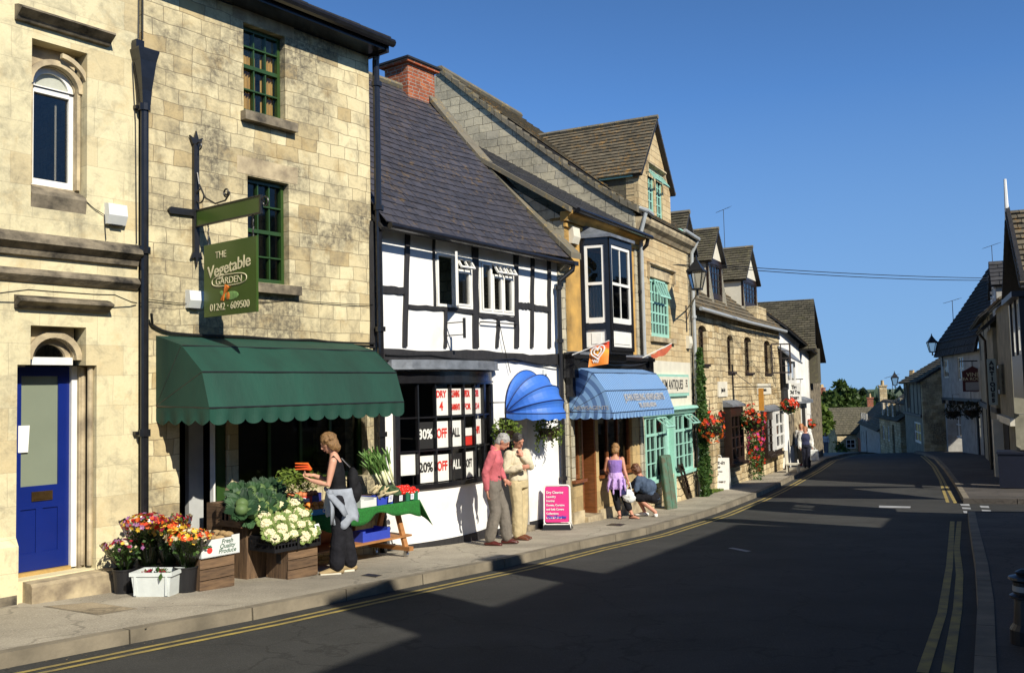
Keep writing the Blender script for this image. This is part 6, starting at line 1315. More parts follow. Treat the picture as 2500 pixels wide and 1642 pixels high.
text('VINE', .26, K['goldink'], SG, FW, xs3+.04, yc, zt3-.25, 1, rot=RXm, parent=bd3); text('TEA ROOMS', .2, K['goldink'], SG, FW, xs3+.04, yc, zb5+.5, 1, rot=RXm, parent=bd3)
MB().tube([(xs3, .05, zt3+.45), (xs3, y1_-.1, zt3+.45)], .03, 6).tube([(xs3, yc, zt3+.45), (xs3, yc, zt3+.1)], .015, 5).build('bracket', K['iron'], SG)
SV = thing('vertical_sign', 'tall pale vertical antiques board fixed to the cream house', 'shop sign', FQ, (sQ*.6, 0, 0))
xv = FQ.X(2433, 930, -.15); yv0, yv1 = -.15, FQ.pxx(2412, 930, xv)[0]; c, d = FQ.pxx(2422, 988, xv)[1], FQ.pxx(2422, 876, xv)[1]
bo = MB().box(xv-.03, xv+.03, yv1, yv0, c, d).build('sign_board', M('pale_green_board', (.34, .40, .36), .6, .1), SV)
for i_, ch_ in enumerate('ANTIQUES'): text(ch_, (d-c)/8.6, K['blackink'], SV, FQ, xv+.04, (yv0+yv1)/2, d-(d-c)*(.125+i_/8.6), 1, rot=RXm, parent=bo, bold=.012)
lantern(FW, .1, -.42, FW.pxx(2271, 858, .55)[1]+.0, 'black street lantern against the sky at the end of the steep dark roof', .95, arm=(.55, -.02, FW.pxx(2271, 858, .55)[1]-.25))
lp = S3F.pxx(2209, 935, 3.0); lantern(S3F, 1.0, -.6, at(2209, 935, 57).z-.1, 'small far street lantern on the timbered house down the hill', .85, arm=(1.0, -.02, at(2209, 935, 57).z-.4))
# ================================================================ houses across the street (mostly beside and behind the camera)
FO = Frame((5.5, 0), 210)
def opp(x0, x1, zr, label, chims=(), D=2.5, dz=2.3):
    T = thing('stone_house', label, 'house', FO, ((x0+x1)/2, -D, gz(FO.W((x0+x1)/2, -D, 0).y))); m = MB()
    zb = -4.5; hs = [(x, x+.9, zb+3.6, zb+4.9) for x in [x0+1+k*2.4 for k in range(int((x1-x0-1.5)/2.4))]]
    wall(m, x0, x1, zb, zr-dz, hs, -D, .15); m.prismx([(-D+.15, zb), (-D+.15, zr-dz), (0, zr-.05), (D+1, zr-dz), (D+1, zb)], x0, x0+.25); m.prismx([(-D+.15, zb), (-D+.15, zr-dz), (0, zr-.05), (D+1, zr-dz), (D+1, zb)], x1-.25, x1); m.box(x0+.25, x1-.25, D+.8, D+1, zb, zr-dz); m.build('wall', K['dimstone'], T)
    for h_ in hs: glazing(T, h_[0], h_[1], h_[2], h_[3], -D+.05, 2, 2, 'whitepaint', .07, .04, .05)
    roof(T, 'roof', K['stile2'], (x0-.1, -D-.2, zr-dz-.1), (x1+.1, -D-.2, zr-dz-.1), (x1+.1, 0, zr), (x0-.1, 0, zr), 10, .45, .02)
    roof(T, 'roof', K['stile2'], (x1+.1, D+1.2, zr-dz-.1), (x0-.1, D+1.2, zr-dz-.1), (x0-.1, 0, zr), (x1+.1, 0, zr), 8, .6, .02)
    for cx, w_, zt in chims:
        o = MB().box(cx-w_/2, cx+w_/2, -.35, .35, zr-.7, zt).build('chimney', K['dimstone'], T)
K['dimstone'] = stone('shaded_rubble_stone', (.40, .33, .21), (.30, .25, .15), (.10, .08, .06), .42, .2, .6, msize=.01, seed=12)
opp(-2.9, 12, 5.3, 'stone house across the street with two chimneys, nearest the camera', [(.1, 1.0, 6.4), (-2.65, .6, 6.35)])
opp(-10.1, -3.1, 5.15, 'stone house across the street between the chimneyed house and the low cottage', [])
opp(-15.2, -10.3, 3.2, 'low stone cottage across the street beside the side road', [(-10.9, .55, 5.6), (-13.9, .5, 5.4)])
# ---- wires and aerials
def wire(pts, label):
    T = thing('overhead_cable', label, 'cable', loc=pts[0]); o = Vector(pts[0]); P = []
    a, b = Vector(pts[0]), Vector(pts[1])
    for i in range(25): t = i/24; P.append(a.lerp(b, t)-o-Vector((0, 0, pts[2]*4*t*(1-t))))
    MB().tube(P, .012, 5).build('wire', K['cable'], T)
wire([FE.W(3.9, -.05, FE.Z(1690, 650)), at(2440, 684, 34), .12], 'thin black cable spanning the street against the sky')
wire([FE.W(3.9, -.05, FE.Z(1690, 646)), at(2440, 679, 34), .08], 'second thin cable running just above the first across the street')
wire([FC.W(4.8, -.05, FC.Z(1340, 633)), FE.W(3.9, -.05, FE.Z(1690, 650)), .02], 'thin cable strung along the upper walls past the teal window')
def aerial(P, h, label, k=1.0):
    T = thing('tv_aerial', label, 'aerial', loc=P, group='television aerials on the roofs'); m = MB(); m.tube([(0, 0, 0), (0, 0, h)], .02*k, 5); m.build('mast', K['iron'], T)
    m = MB(); m.tube([(-.5*k, 0, h-.1), (.5*k, .1, h+.12)], .014*k, 5)
    for i in range(6): x = (-.5+i*.2)*k; m.tube([(x, -.22*k, h-.1+.22*(i/5)), (x, .22*k, h-.1+.22*(i/5))], .010*k, 4)
    m.build('antenna', K['iron'], T)
P = at(1771, 640, 34); aerial(P, at(1771, 512, 34).z-P.z, 'tall thin aerial above the middle dormer', .55)
P = at(2328, 795, 47); aerial(P, at(2328, 730, 46).z-P.z, 'aerial on the far end of the steep dark roof', .8)
P = at(2425, 672, 41); aerial(P, at(2425, 615, 43).z-P.z, 'aerial beside the stone chimney on the right', .7)
P = at(2180, 968, 63); aerial(P, at(2180, 918, 63).z-P.z, 'bright aerial above the row of far cottages', .9)
# ---- litter bin and bollard
P = gpt(2474, 1190); BN = thing('planter_box', 'dark blue box standing on the right hand pavement', 'planter', loc=(P.x, P.y, gz(P.y)), rz=rad(60))
m = MB().cbox((0, 0, .48), (.8, .6, .90), taper=1.05); m.cbox((0, 0, .95), (.9, .68, .06)); m.build('box', M('dark_blue_paint', (.006, .009, .022), .5, .2), BN)
P = gpt(2540, 1560); P = Vector((3.55, 5.9, 0)); P = at(2500, 1400, 6.6); P.z = gz(P.y)
BO = thing('bollard', 'black iron bollard with a white band at the right edge of the picture', 'bollard', loc=(P.x, P.y, P.z)); hb = at(2500, 1395, 6.6).z-P.z
m = MB(); s_ = hb/1.0; m.lathe([(.11, 0), (.11, .1), (.085, .14), (.07, .62*s_), (.10, .64*s_), (.10, .67*s_), (.075, .70*s_), (.075, .86*s_), (.105, .90*s_), (.10, .93*s_), (.05, .96*s_), (.055, 1.0*s_), (.02, 1.04*s_)], 20); m.build('post', K['iron'], BO, smooth=False)
MB().lathe([(.0785, .735*s_), (.0785, .81*s_)], 20).build('white_band', K['shadewhite'], BO)
# ================================================================ plants
K['leafA'] = leafm('ivy_leaf', (.035, .085, .018), (.075, .14, .025)); K['leafB'] = leafm('bright_trailing_leaf', (.20, .27, .04), (.10, .17, .03)); K['leafC'] = leafm('basket_leaf', (.035, .09, .02), (.09, .16, .03))
K['petred'] = leafm('red_petals', (.75, .03, .01), (.85, .13, .05)); K['petpink'] = leafm('pink_petals', (.70, .06, .18), (.45, .05, .30)); K['petor'] = leafm('orange_petals', (.85, .18, .02), (.80, .08, .03)); K['petye'] = leafm('yellow_petals', (.85, .52, .03), (.80, .62, .10)); K['petwh'] = leafm('cream_petals', (.80, .74, .52), (.80, .70, .40)); K['petpu'] = leafm('mauve_petals', (.42, .16, .40), (.55, .30, .45)); K['petcr'] = leafm('crimson_petals', (.28, .012, .03), (.40, .02, .05))
rv = lambda: Vector((random.gauss(0, 1), random.gauss(0, 1), random.gauss(0, 1))).normalized()
def leaves(mb, c, r, n, s, shell=.5, down=0):
    c = Vector(c)
    for _ in range(n):
        d = rv(); k = random.uniform(shell, 1); p = c+Vector((d.x*r[0], d.y*r[1], d.z*r[2]))*k
        q = (d*.6+rv()+Vector((0, 0, -down))).normalized(); mb.leaf(p, q, rv(), s*random.uniform(.6, 1.3), s*random.uniform(.4, .8))
def bloom(mb, p, d, s, n=6):
    d = Vector(d).normalized(); x = d.cross(Vector((.3, .5, .81))).normalized(); y = d.cross(x)
    for i in range(n):
        a = 2*math.pi*i/n+random.uniform(-.2, .2); v = x*math.cos(a)+y*math.sin(a); mb.leaf(Vector(p), v+d*random.uniform(.2, .7), d, s, s*.75)
def blooms(mb, c, r, n, s, zb=0, cone=None, petals=6):
    c = Vector(c)
    for _ in range(n):
        d = rv()
        if d.z < zb: d.z = -d.z*.5
        if cone is not None and d.dot(cone) < 0: d = d-cone*2*d.dot(cone)
        bloom(mb, c+Vector((d.x*r[0], d.y*r[1], d.z*r[2]))*random.uniform(.92, 1.12), d+rv()*.3, s*random.uniform(.7, 1.2), petals)
def basket(F, x, y, z, R, label, spec, green='leafC', nleaf=260, ls=.07, trail=0, arm=True, rz_=None):
    T = thing('hanging_basket', label, 'hanging basket', F, (x, y, z-R*.8), group='hanging baskets along the shop fronts')
    rr = (R, R*.9, R*.85 if rz_ is None else rz_)
    MB().lathe([(R*.15, -R*.75), (R*.55, -R*.5), (R*.7, -R*.1), (R*.72, 0)], 12, (x, y, z)).build('basket', K['brownpaint'], T)
    m = MB(); leaves(m, (x, y, z), rr, nleaf, ls, .55)
    for k in range(trail):
        a = random.uniform(0, 6.28); px_, py_ = x+math.cos(a)*R*.8, y+math.sin(a)*R*.7; L_ = random.uniform(.15, .5)*R*2.2
        for j in range(int(L_/.03)): m.leaf((px_+random.uniform(-.03, .03), py_+random.uniform(-.03, .03), z-R*.4-j*.03), (random.uniform(-.5, .5), random.uniform(-.5, .5), -1), rv(), ls*.8, ls*.6)
    m.build('foliage', K[green], T)
    for nm, key, n_, s_, off in spec:
        q = MB(); blooms(q, (x+off[0]*R, y+off[1]*R, z+off[2]*R), (rr[0]*off[3], rr[1]*off[3], rr[2]*off[3]), n_, s_, -1); q.build(nm, K[key], T)
    if arm: MB().tube([(x, 0, z+R*1.7), (x, y, z+R*1.7), (x, y, z+R*.3)], .012, 6).build('bracket', K['iron'], T)
# two green baskets at the dry cleaner's door
zz = FC.Z(1240, 1050, -.45); basket(FC, FC.X(1240, 1050, -.4), -.36, zz, .27, 'bright green trailing basket left of the dry cleaner door', [], 'leafB', 420, .06, 6, rz_=.19)
zz = FC.Z(1342, 1045, -.4); basket(FC, FC.X(1342, 1045, -.36), -.34, zz, .29, 'bright green trailing basket below the right end of the round blue canopy', [], 'leafB', 430, .06, 16, rz_=.22)
# baskets at the stone house
def fb_(F, u, v, y): a, z = F.px(u, v, y); return a, y, z
x, y, z = fb_(FF, 1734, 1040, -.6)
basket(FF, x, y, z, .40, 'big basket of red and orange begonias by the arched door', [('red_blooms', 'petred', 26, .062, (-.2, -.2, .35, .9)), ('orange_blooms', 'petor', 40, .065, (-.35, -.2, -.25, .9)), ('pink_blooms', 'petpink', 16, .045, (.5, -.1, -.1, .8)), ('mauve_blooms', 'petpu', 10, .045, (.3, -.1, -.4, .8))], 'leafC', 520, .07)
x, y, z = fb_(FF, 1838, 1028, -.55)
basket(FF, x, y, z, .46, 'large mixed basket of red, orange and pink flowers between the two brown windows', [('red_blooms', 'petred', 26, .075, (-.1, -.2, .5, .85)), ('orange_blooms', 'petor', 24, .075, (-.5, -.2, .0, .8)), ('pink_blooms', 'petpink', 34, .07, (.55, -.1, -.1, .75))], 'leafC', 480, .09)
x, y, z = fb_(FF, 1846, 1100, -.25)
T = thing('climbing_plant', 'tall red flowering climber below the large basket', 'plant', FF, (x, y, FF.g(x))); m = MB(); leaves(m, (x, y, z+.0), (.52, .26, .85), 620, .10, .3); leaves(m, (x, y, z-.75), (.3, .2, .5), 200, .09, .3); m.build('foliage', K['leafC'], T)
m = MB(); blooms(m, (x-.15, y-.03, z+.35), (.46, .26, .55), 54, .065, -1); m.build('pink_blooms', K['petpink'], T); m = MB(); blooms(m, (x, y-.03, z+.15), (.5, .26, .75), 50, .065, -1); m.build('red_blooms', K['petred'], T)
x, y, z = fb_(FG, 1925, 992, -.5)
basket(FG, x, y, z, .36, 'wide basket of red geraniums outside the white tea house', [('red_blooms', 'petred', 46, .075, (-.4, -.2, .2, .9))], 'leafC', 360, .09, rz_=.24)
x, y, z = fb_(FG, 1979, 1035, -.2)
basket(FG, x, y, z, .26, 'far small basket of orange and red flowers past the tea house', [('red_blooms', 'petred', 30, .07, (0, 0, .1, .9))], 'leafC', 120, .08)
K['tdark'] = leafm('dark_basket_leaf', (.02, .028, .014), (.035, .04, .02))
for uu, nm in ((2327, 'dark round basket under the jettied white wall, left of the doorway'), (2372, 'dark round basket under the maroon sign')):
    x, y, z = fb_(FW, uu, 1003 if uu < 2350 else 1000, -.3); basket(FW, x, y, z, .48, nm, [], 'tdark', 420, .11)
# ivy on the corner pipe
IV = thing('ivy', 'tall ivy growing up the corner pipe between the antiques shop and the rubble house', 'ivy', FE, (3.9, -.1, FE.g(3.9)))
m = MB(); st = MB(); za, zb6 = FE.g(3.9), FE.Z(1686, 850)
for _ in range(3000):
    t = random.random()**1.0; z = za+(zb6-za)*t; w_ = .36 if t < .60 else .36-(t-.60)*.62
    xx = 3.94+random.uniform(-1, .95)*w_*(1+.2*math.sin(z*5)); yy = -.12-random.uniform(0, .16)*(1-t*.5); m.leaf((xx, yy, z), (random.uniform(-.6, .6), random.uniform(-.9, -.1), random.uniform(-1, .3)), rv(), .095*random.uniform(.6, 1.2), .085)
for k in range(4): st.tube([(3.75+k*.1, -.05, za), (3.8+k*.08, -.08, za+2), (3.88, -.06, zb6-.4-k*.5)], .014, 5)
m.build('foliage', K['leafA'], IV); st.build('stems', K['trimdark'], IV)
W_ = MB()
for _ in range(420): P = FF.W(random.uniform(-.2, 1.6), random.uniform(-.32, -.02), 0); P.z = gz(P.y); W_.leaf(P, (random.uniform(-.5, .5), random.uniform(-.5, .5), 1), rv(), .09, .02)
struct(W_, 'grass', K['leafB'], 'stuff')
# trees beyond the crest
def tree(P, h, r, n, ls, label, mat, seed, conif=False, trunk=.35):
    random.seed(seed); T = thing('tree', label, 'tree', loc=P, group='trees beyond the crest of the road'); tb = MB(); th_ = h*.55
    tb.tube([(0, 0, -1), (0, 0, th_*.5), (.2, .1, th_), (.2, 0, h*.85)], [trunk, trunk*.75, trunk*.45, .06], 8); cl = []
    for k in range(16 if not conif else 0):
        a = k*2.4+random.uniform(-.4, .4); e = random.uniform(.1, 1.25); L_ = r*random.uniform(.55, 1.0); b = Vector((0, 0, h*random.uniform(.3, .62))); d = Vector((math.cos(a)*math.cos(e), math.sin(a)*math.cos(e), math.sin(e)))
        tip = b+d*L_; tip.z = min(tip.z, h*.97); tb.tube([b, b.lerp(tip, .5)+Vector((0, 0, .2)), tip], [trunk*.35, trunk*.2, .03], 5); cl.append((tip, r*random.uniform(.26, .46))); cl.append((b.lerp(tip, .55)+rv()*.4, r*random.uniform(.2, .34)))
    if conif: cl = [(Vector((math.cos(k*2.4)*r*.5*(1-k/22), math.sin(k*2.4)*r*.5*(1-k/22), h*.12+h*.86*k/22)), r*.5*(1.12-k/22)) for k in range(22)]
    else: cl.append((Vector((0, 0, h*.9)), r*.35))
    tb.build('trunk', K['trimdark'], T); m = MB(); per = n//len(cl)
    for c, q in cl: leaves(m, c, (q, q, q*.75), per, ls, .45)
    m.build('crown', mat, T); return T
K['tA'] = leafm('mid_green_leaves', (.045, .085, .015), (.085, .13, .03)); K['tB'] = leafm('sunny_green_leaves', (.09, .15, .02), (.15, .21, .04)); K['tC'] = leafm('dark_green_leaves', (.018, .035, .012), (.035, .055, .02))
def tr_at(u, vt, vb, Y, wpx, n, label, mat, seed, conif=False, ls=None):
    a, b = at(u, vt, Y), at(u, vb, Y); h = a.z-b.z; r = wpx/2/FPX*Y; tree((b.x, b.y, b.z), h, r, n, ls or .010*Y*.5, label, mat, seed, conif)
tr_at(2058, 930, 1060, 130, 78, 3600, 'tall open crowned tree standing highest against the sky', K['tA'], 3, ls=.75)
tr_at(2012, 958, 1075, 100, 62, 2600, 'broad green tree left of the tallest one', K['tA'], 5, ls=.65)
tr_at(2006, 985, 1085, 74, 48, 2600, 'sunlit bright green tree hanging over the far pavement', K['tB'], 8, ls=.45)
tr_at(2108, 952, 1040, 170, 26, 900, 'dark pointed conifer in the distance', K['tC'], 12, True, ls=.9)
tr_at(2096, 966, 1040, 150, 50, 1500, 'rounded dark tree behind the chimney pots', K['tA'], 14, ls=.8)
tr_at(2122, 978, 1040, 140, 44, 1300, 'rounded tree left of the brick chimney', K['tA'], 15, ls=.8)
tr_at(2160, 962, 1040, 190, 60, 1200, 'distant tree behind the tall stone chimney', K['tC'], 17, ls=1.1)
tr_at(2040, 1000, 1070, 140, 60, 1500, 'low tree filling the gap above the small cottage', K['tA'], 19, ls=.8)
tr_at(2053, 1085, 1108, 60, 16, 260, 'small clipped bush by the far kerb', K['tB'], 21, ls=.2)
random.seed(31)
wd_ = MB()
for _ in range(5200):
    Y = random.uniform(600, 1300); u = random.uniform(1850, 2500); P = at(u, 950, Y); z = terr(P.x, Y)+random.uniform(0, 14); wd_.leaf((P.x, Y, z), rv(), rv(), random.uniform(7, 13), 9)
struct(wd_, 'distant_wood', leafm('distant_wood_leaves', (.035, .065, .035), (.05, .08, .05), trans=0), 'stuff')
random.seed(41)
# ================================================================ people
def clothm(name, c, var=.25, sc=9, b=.35): return M(name, c, .85, var, sc, b, spec=.2, fine=3)
_tex = bpy.data.textures.new('folds', 'CLOUDS'); _tex.noise_scale = .09; _tex.noise_depth = 2
_texs = bpy.data.textures.new('fine_folds', 'CLOUDS'); _texs.noise_scale = .05
def remesh(o, vox, smooth=3, fold=0, tex=None):
    m = o.modifiers.new('remesh', 'REMESH'); m.mode = 'VOXEL'; m.voxel_size = vox; m.use_smooth_shade = True
    if smooth: s = o.modifiers.new('smooth', 'SMOOTH'); s.iterations = smooth; s.factor = .5
    if fold: d = o.modifiers.new('folds', 'DISPLACE'); d.texture = tex or _tex; d.strength = fold; d.mid_level = .5; d.texture_coords = 'LOCAL'
    return o
V = Vector
def cap(mb, pts, rs, n=12):
    """rounded limb: tube through pts with radii, plus balls at the ends"""
    mb.tube(pts, rs, n)
    for p, r in ((pts[0], rs[0]), (pts[-1], rs[-1])):
        r = r if isinstance(r, (tuple, list)) else (r, r); k = min(r); mb.ball(p, k*.98, 10, 6)
def loft(mb, secs, n=16):
    """secs: (centre, rx, ry, right vector) ellipses in the plane of right x up-ish"""
    R = []
    for c, rx, ry, rt, fw in secs:
        R.append([V(c)+V(rt)*rx*math.cos(2*math.pi*k/n)+V(fw)*ry*math.sin(2*math.pi*k/n) for k in range(n)])
    mb.rings(R)
def hand(mb, w, d, pn, side, s=1.0, curl=.6):
    """w wrist, d pointing direction, pn palm normal (fingers curl towards it), side +1/-1 which side the thumb leaves"""
    w = V(w); d = V(d).normalized(); pn = V(pn); pn = (pn-d*pn.dot(d)).normalized(); x = d.cross(pn)*side
    pc = w+d*.045*s; Mx = Matrix((x, pn, d)).transposed(); mb.ball(pc, (.040*s, .017*s, .052*s), 10, 7, Mx)
    for i, L_ in enumerate((.072, .080, .074, .058)):
        b = w+d*.085*s+x*(.028-.019*i)*s; a1 = curl*.5; p1 = b+(d*math.cos(a1)+pn*math.sin(a1))*L_*.5*s; a2 = curl*1.6; p2 = p1+(d*math.cos(a2)+pn*math.sin(a2))*L_*.5*s
        mb.tube([b-d*.02, b, p1, p2], [.0085*s, .0088*s, .0080*s, .0065*s], 7)
    b = w+d*.03*s+x*.034*s; p1 = b+(x*.6+d*.6+pn*.4).normalized()*.036*s; p2 = p1+(x*.15+d*.8+pn*.5).normalized()*.032*s; mb.tube([b-x*.015, b, p1, p2], [.012*s, .011*s, .010*s, .008*s], 7)
def head(mb, c, f, up, s=1.0):
    c = V(c); f = V(f).normalized(); up = V(up); up = (up-f*up.dot(f)).normalized(); r = f.cross(up); Mx = Matrix((r, f, up)).transposed()
    mb.ball(c+up*.02*s, (.076*s, .095*s, .098*s), 16, 12, Mx); mb.ball(c+f*.018*s-up*.052*s, (.055*s, .068*s, .062*s), 12, 9, Mx); mb.ball(c+f*.062*s-up*.088*s, (.026*s, .024*s, .020*s), 8, 6, Mx)
    mb.tube([c+f*.088*s+up*.018*s, c+f*.112*s-up*.024*s, c+f*.092*s-up*.034*s], [.010*s, .014*s, .012*s], 8); mb.ball(c+f*.082*s+up*.035*s, (.050*s, .018*s, .012*s), 8, 5, Mx)
    mb.ball(c+f*.083*s-up*.058*s, (.024*s, .012*s, .010*s), 8, 5, Mx)
    for k in (-1, 1): mb.ball(c+r*k*.078*s-f*.008*s-up*.005*s, (.010*s, .020*s, .032*s), 8, 6, Mx)
    return c, r, f, up, Mx
def eyes(T, par, h, s=1.0):
    c, r, f, up, Mx = h; m = MB()
    for k in (-1, 1): m.ball(c+r*k*.030*s+f*.084*s+up*.012*s, (.013*s, .008*s, .007*s), 8, 5, Mx)
    m.build('eyes', K['blackink'], T, parent=par, raw=True)
    m = MB(); m.tube([c-r*.020*s+f*.0935*s-up*.060*s, c+f*.097*s-up*.061*s, c+r*.020*s+f*.0935*s-up*.060*s], .004*s, 6); m.build('mouth', M('lips', (.42, .13, .10), .5, .1), T, parent=par, raw=True)
def hair(T, par, h, mat, s=1.0, length=.0, recede=0, vox=.01, tuft=.03):
    c, r, f, up, Mx = h; m = MB(); m.ball(c+up*.036*s-f*.012*s, (.086*s, .104*s, .096*s), 16, 12, Mx); m.ball(c-f*.045*s-up*.015*s, (.078*s, .066*s, .085*s), 12, 9, Mx)
    if length: m.ball(c-f*.05*s-up*(.05+length*.5)*s, (.082*s, .055*s, (.06+length*.5)*s), 12, 9, Mx); [m.ball(c+r*k*.072*s-f*.02*s-up*.03*s, (.022*s, .05*s, .07*s), 8, 6, Mx) for k in (-1, 1)]
    for _ in range(36): d = rv(); d = V((d.x, d.y, abs(d.z))); q = Mx @ V((d.x*.083*s, d.y*.100*s-.012, d.z*.095*s+.03)); m.ball(c+q, (.018*s, .018*s, .014*s), 6, 4) if (Mx @ d).dot(f) < .55 else None
    # keep the face clear
    keep = MB(); keep.v = m.v; keep.f = m.f
    o = m.build('hair', mat, T, parent=par, raw=True); remesh(o, vox, 1, tuft*.9, _texs); return o
def person(label, cat, o_px, Y=None, group=None, gzoff=0.0, P=None):
    P = P or gpt(*o_px); rz = -math.atan2(P.x, P.y); T = thing('person', label, cat, loc=(P.x, P.y, gz(P.y)+gzoff), rz=rz, group=group); return T
def foot(mb, ank, toe, s=1.0, w=.040):
    a = V(ank); t = V(toe); d = (t-a); d.z = 0; d.normalize(); h = a-d*.055*s; h.z = .035*s
    mb.tube([V((h.x, h.y, .034*s)), V((a.x, a.y, .045*s)), V(((a.x+t.x)/2, (a.y+t.y)/2, .04*s)), V((t.x, t.y, .026*s))], [(w*.85*s, .034*s), (w*s, .045*s), (w*1.1*s, .036*s), (w*.9*s, .022*s)], 12); mb.ball(V((t.x, t.y, .026*s)), (w*.85*s, w*.85*s, .022*s), 10, 6); mb.ball(V((h.x, h.y, .034*s)), (w*.8*s, w*.8*s, .034*s), 10, 6)
    mb.tube([V((a.x, a.y, .045*s)), a], [.04*s, .038*s], 10)
def figure(T, J, mats_, vox=.009, s=1.0, build=1.0, parts=None):
    """J: dict of joints in the person's frame (x right in view, y away, z up)"""
    b = MB(); g = lambda k: V(J[k]); k = build*s
    rt = (g('shR')-g('shL')); rt.z *= .4; rt.normalize(); fw = V((0, 0, 1)).cross(rt).normalized()
    pr = (g('hipR')-g('hipL')).normalized(); pf = V((0, 0, 1)).cross(pr).normalized()
    pel, neck = (g('hipL')+g('hipR'))/2, g('neck'); ch = pel.lerp(neck, .62)+fw*.01
    def torso(mb, e, z0=0, z1=1):
        loft(mb, [(pel-(neck-pel)*.10, .135*k+e, .095*k+e, pr, pf), (pel+(neck-pel)*.05, .155*k+e, .115*k+e, pr, pf), (pel.lerp(neck, .30), .130*k+e, .098*k+e, rt, fw), (ch, .158*k+e, .112*k+e, rt, fw), (pel.lerp(neck, .84), .160*k+e, .088*k+e, rt, fw), (pel.lerp(neck, .95), .10*k+e, .066*k+e, rt, fw), (neck, .056*k+e*.5, .055*k+e*.5, rt, fw)][z0:7 if z1 == 1 else z1])
    def arm(mb, sd, e, upto=1.0, r=1.0, cuff=0):
        a, c, d = g('sh'+sd), g('el'+sd), g('wr'+sd)
        pts = [a, a.lerp(c, .5), c]; rr = [.052*k*r+e, .046*k*r+e, .038*k*r+e]
        if upto > .5: pts += [c.lerp(d, .45), c.lerp(d, min(1, (upto-.5)*2))]; rr += [.036*k*r+e, .026*k*r+e+cuff]
        else: q = upto*2; pts = [a, a.lerp(c, q)]; rr = [.054*k*r+e, .048*k*r+e]
        cap(mb, pts, rr)
    def leg(mb, sd, e, lo=1.0, loose=0):
        a, c, d = g('hip'+sd), g('kn'+sd), g('an'+sd); pts = [a, a.lerp(c, .5), c]; rr = [.088*k+e, .074*k+e+loose*.3, .053*k+e+loose*.6]
        if lo > .5: q = (lo-.5)*2; pts += [c.lerp(d, .4*q), c.lerp(d, q)]; rr += [.052*k+e+loose*.8, .036*k+e+loose]
        cap(mb, pts, rr)
    torso(b, 0)
    for sd in 'LR': arm(b, sd, 0); leg(b, sd, 0); foot(b, J['an'+sd], J['to'+sd], s)
    hd = g('head'); b.tube([neck-V((0, 0, .04)), neck.lerp(hd, .6)-V(J['face']).normalized()*.02], [.056*k, .050*k], 12); h = head(b, hd, J['face'], J.get('hup', (0, 0, 1)), s)
    for sd, sg in (('L', 1), ('R', -1)):
        if 'hd'+sd in J: hv, pn, cu = J['hd'+sd]; hand(b, J['wr'+sd], hv, pn, sg, s, cu)
    body = b.build('body', mats_['skin'], T, raw=True); remesh(body, vox, 2)
    eyes(T, body, h, s)
    return body, h, torso, arm, leg
# --- woman at the stall
random.seed(77)
PW = person('woman in black vest with a grey top round her waist holding vegetables at the stall', 'woman', (808, 1398))
J = dict(hipL=(.10, -.08, .88), hipR=(.12, .08, .88), knL=(.10, -.09, .47), knR=(.17, .08, .47), anL=(.07, -.09, .09), anR=(.23, .08, .09), toL=(-.10, -.11, .03), toR=(.10, .05, .03),
         neck=(.055, 0, 1.40), shL=(.04, -.165, 1.335), shR=(.06, .165, 1.335), elL=(-.02, -.20, 1.06), elR=(-.02, .20, 1.08), wrL=(-.22, -.13, 1.12), wrR=(-.20, .10, 1.16), head=(-.005, 0, 1.545), face=(-.82, .05, -.42), hup=(-.3, 0, 1),
         hdL=((-.85, .35, .35), (0, .5, .9), 1.0), hdR=((-.9, -.35, .1), (0, -.5, .9), 1.0))
bd, h, torso, arm, leg = figure(PW, J, {'skin': K['skin']}, .008, .98, .93)
m = MB(); torso(m, .010, 0, 5); 
for sd in 'LR': m.tube([V(J['sh'+sd])*.75+V(J['neck'])*.25+V((-.05, 0, -.03)), V(J['sh'+sd])*.72+V(J['neck'])*.28+V((0, 0, .03)), V(J['sh'+sd])*.75+V(J['neck'])*.25+V((.05, 0, -.03))], .022, 8)
o = m.build('vest', clothm('black_jersey', (.010, .010, .012)), PW, parent=bd, raw=True); remesh(o, .009, 2, .010)
m = MB(); loft(m, [((.11, 0, .99), .13, .11, (0, 1, 0), (-1, 0, 0)), ((.11, 0, .85), .165, .135, (0, 1, 0), (-1, 0, 0)), ((.11, 0, .72), .17, .13, (0, 1, 0), (-1, 0, 0))])
for sd in 'LR': leg(m, sd, .014, .97, .045)
o = m.build('trousers', clothm('black_satin_trousers', (.013, .013, .017), .3, 14, .5), PW, parent=bd, raw=True); remesh(o, .011, 2, .018); o.modifiers[0].use_smooth_shade = True
gm = clothm('grey_sweatshirt', (.30, .33, .38), .25, 8, .4); m = MB()
def swt(u, v):
    a = u*2*math.pi; c, s_ = math.cos(a), math.sin(a); near = max(0, -s_); back = max(0, c); pl = .5+.5*math.sin(a*9+1.2*math.sin(a*3)); L_ = .20+.20*near**2+.12*back+.05*pl
    z_ = 1.0-v*L_; k = 1+v*(.24+.10*pl-.05); return V((.105+c*(.142*k+.01*back)+.045*v*back, s_*.135*k, z_+.012*math.sin(a*5)*v))
m.sheet(swt, 90, 8)
for (ya, yb, zb_) in ((-.15, -.235, .70), (-.12, -.20, .60)): m.tube([(-.02, -.14, .985), (.01, ya-.03, .93), (.03+(zb_-.6), yb, .80), (.02+(zb_-.6)*1.6, yb, zb_)], [(.035, .022), (.05, .026), (.055, .022), (.04, .012)], 9)
m.ball((.0, -.168, .965), .036, 9, 7); m.tube([(.0, -.165, .97), (-.05, -.08, 1.0), (-.055, .06, 1.0)], .022, 8)
o = m.build('tied_sweatshirt', gm, PW, smooth=True, parent=bd, raw=True); _sd = o.modifiers.new('solid', 'SOLIDIFY'); _sd.thickness = .008
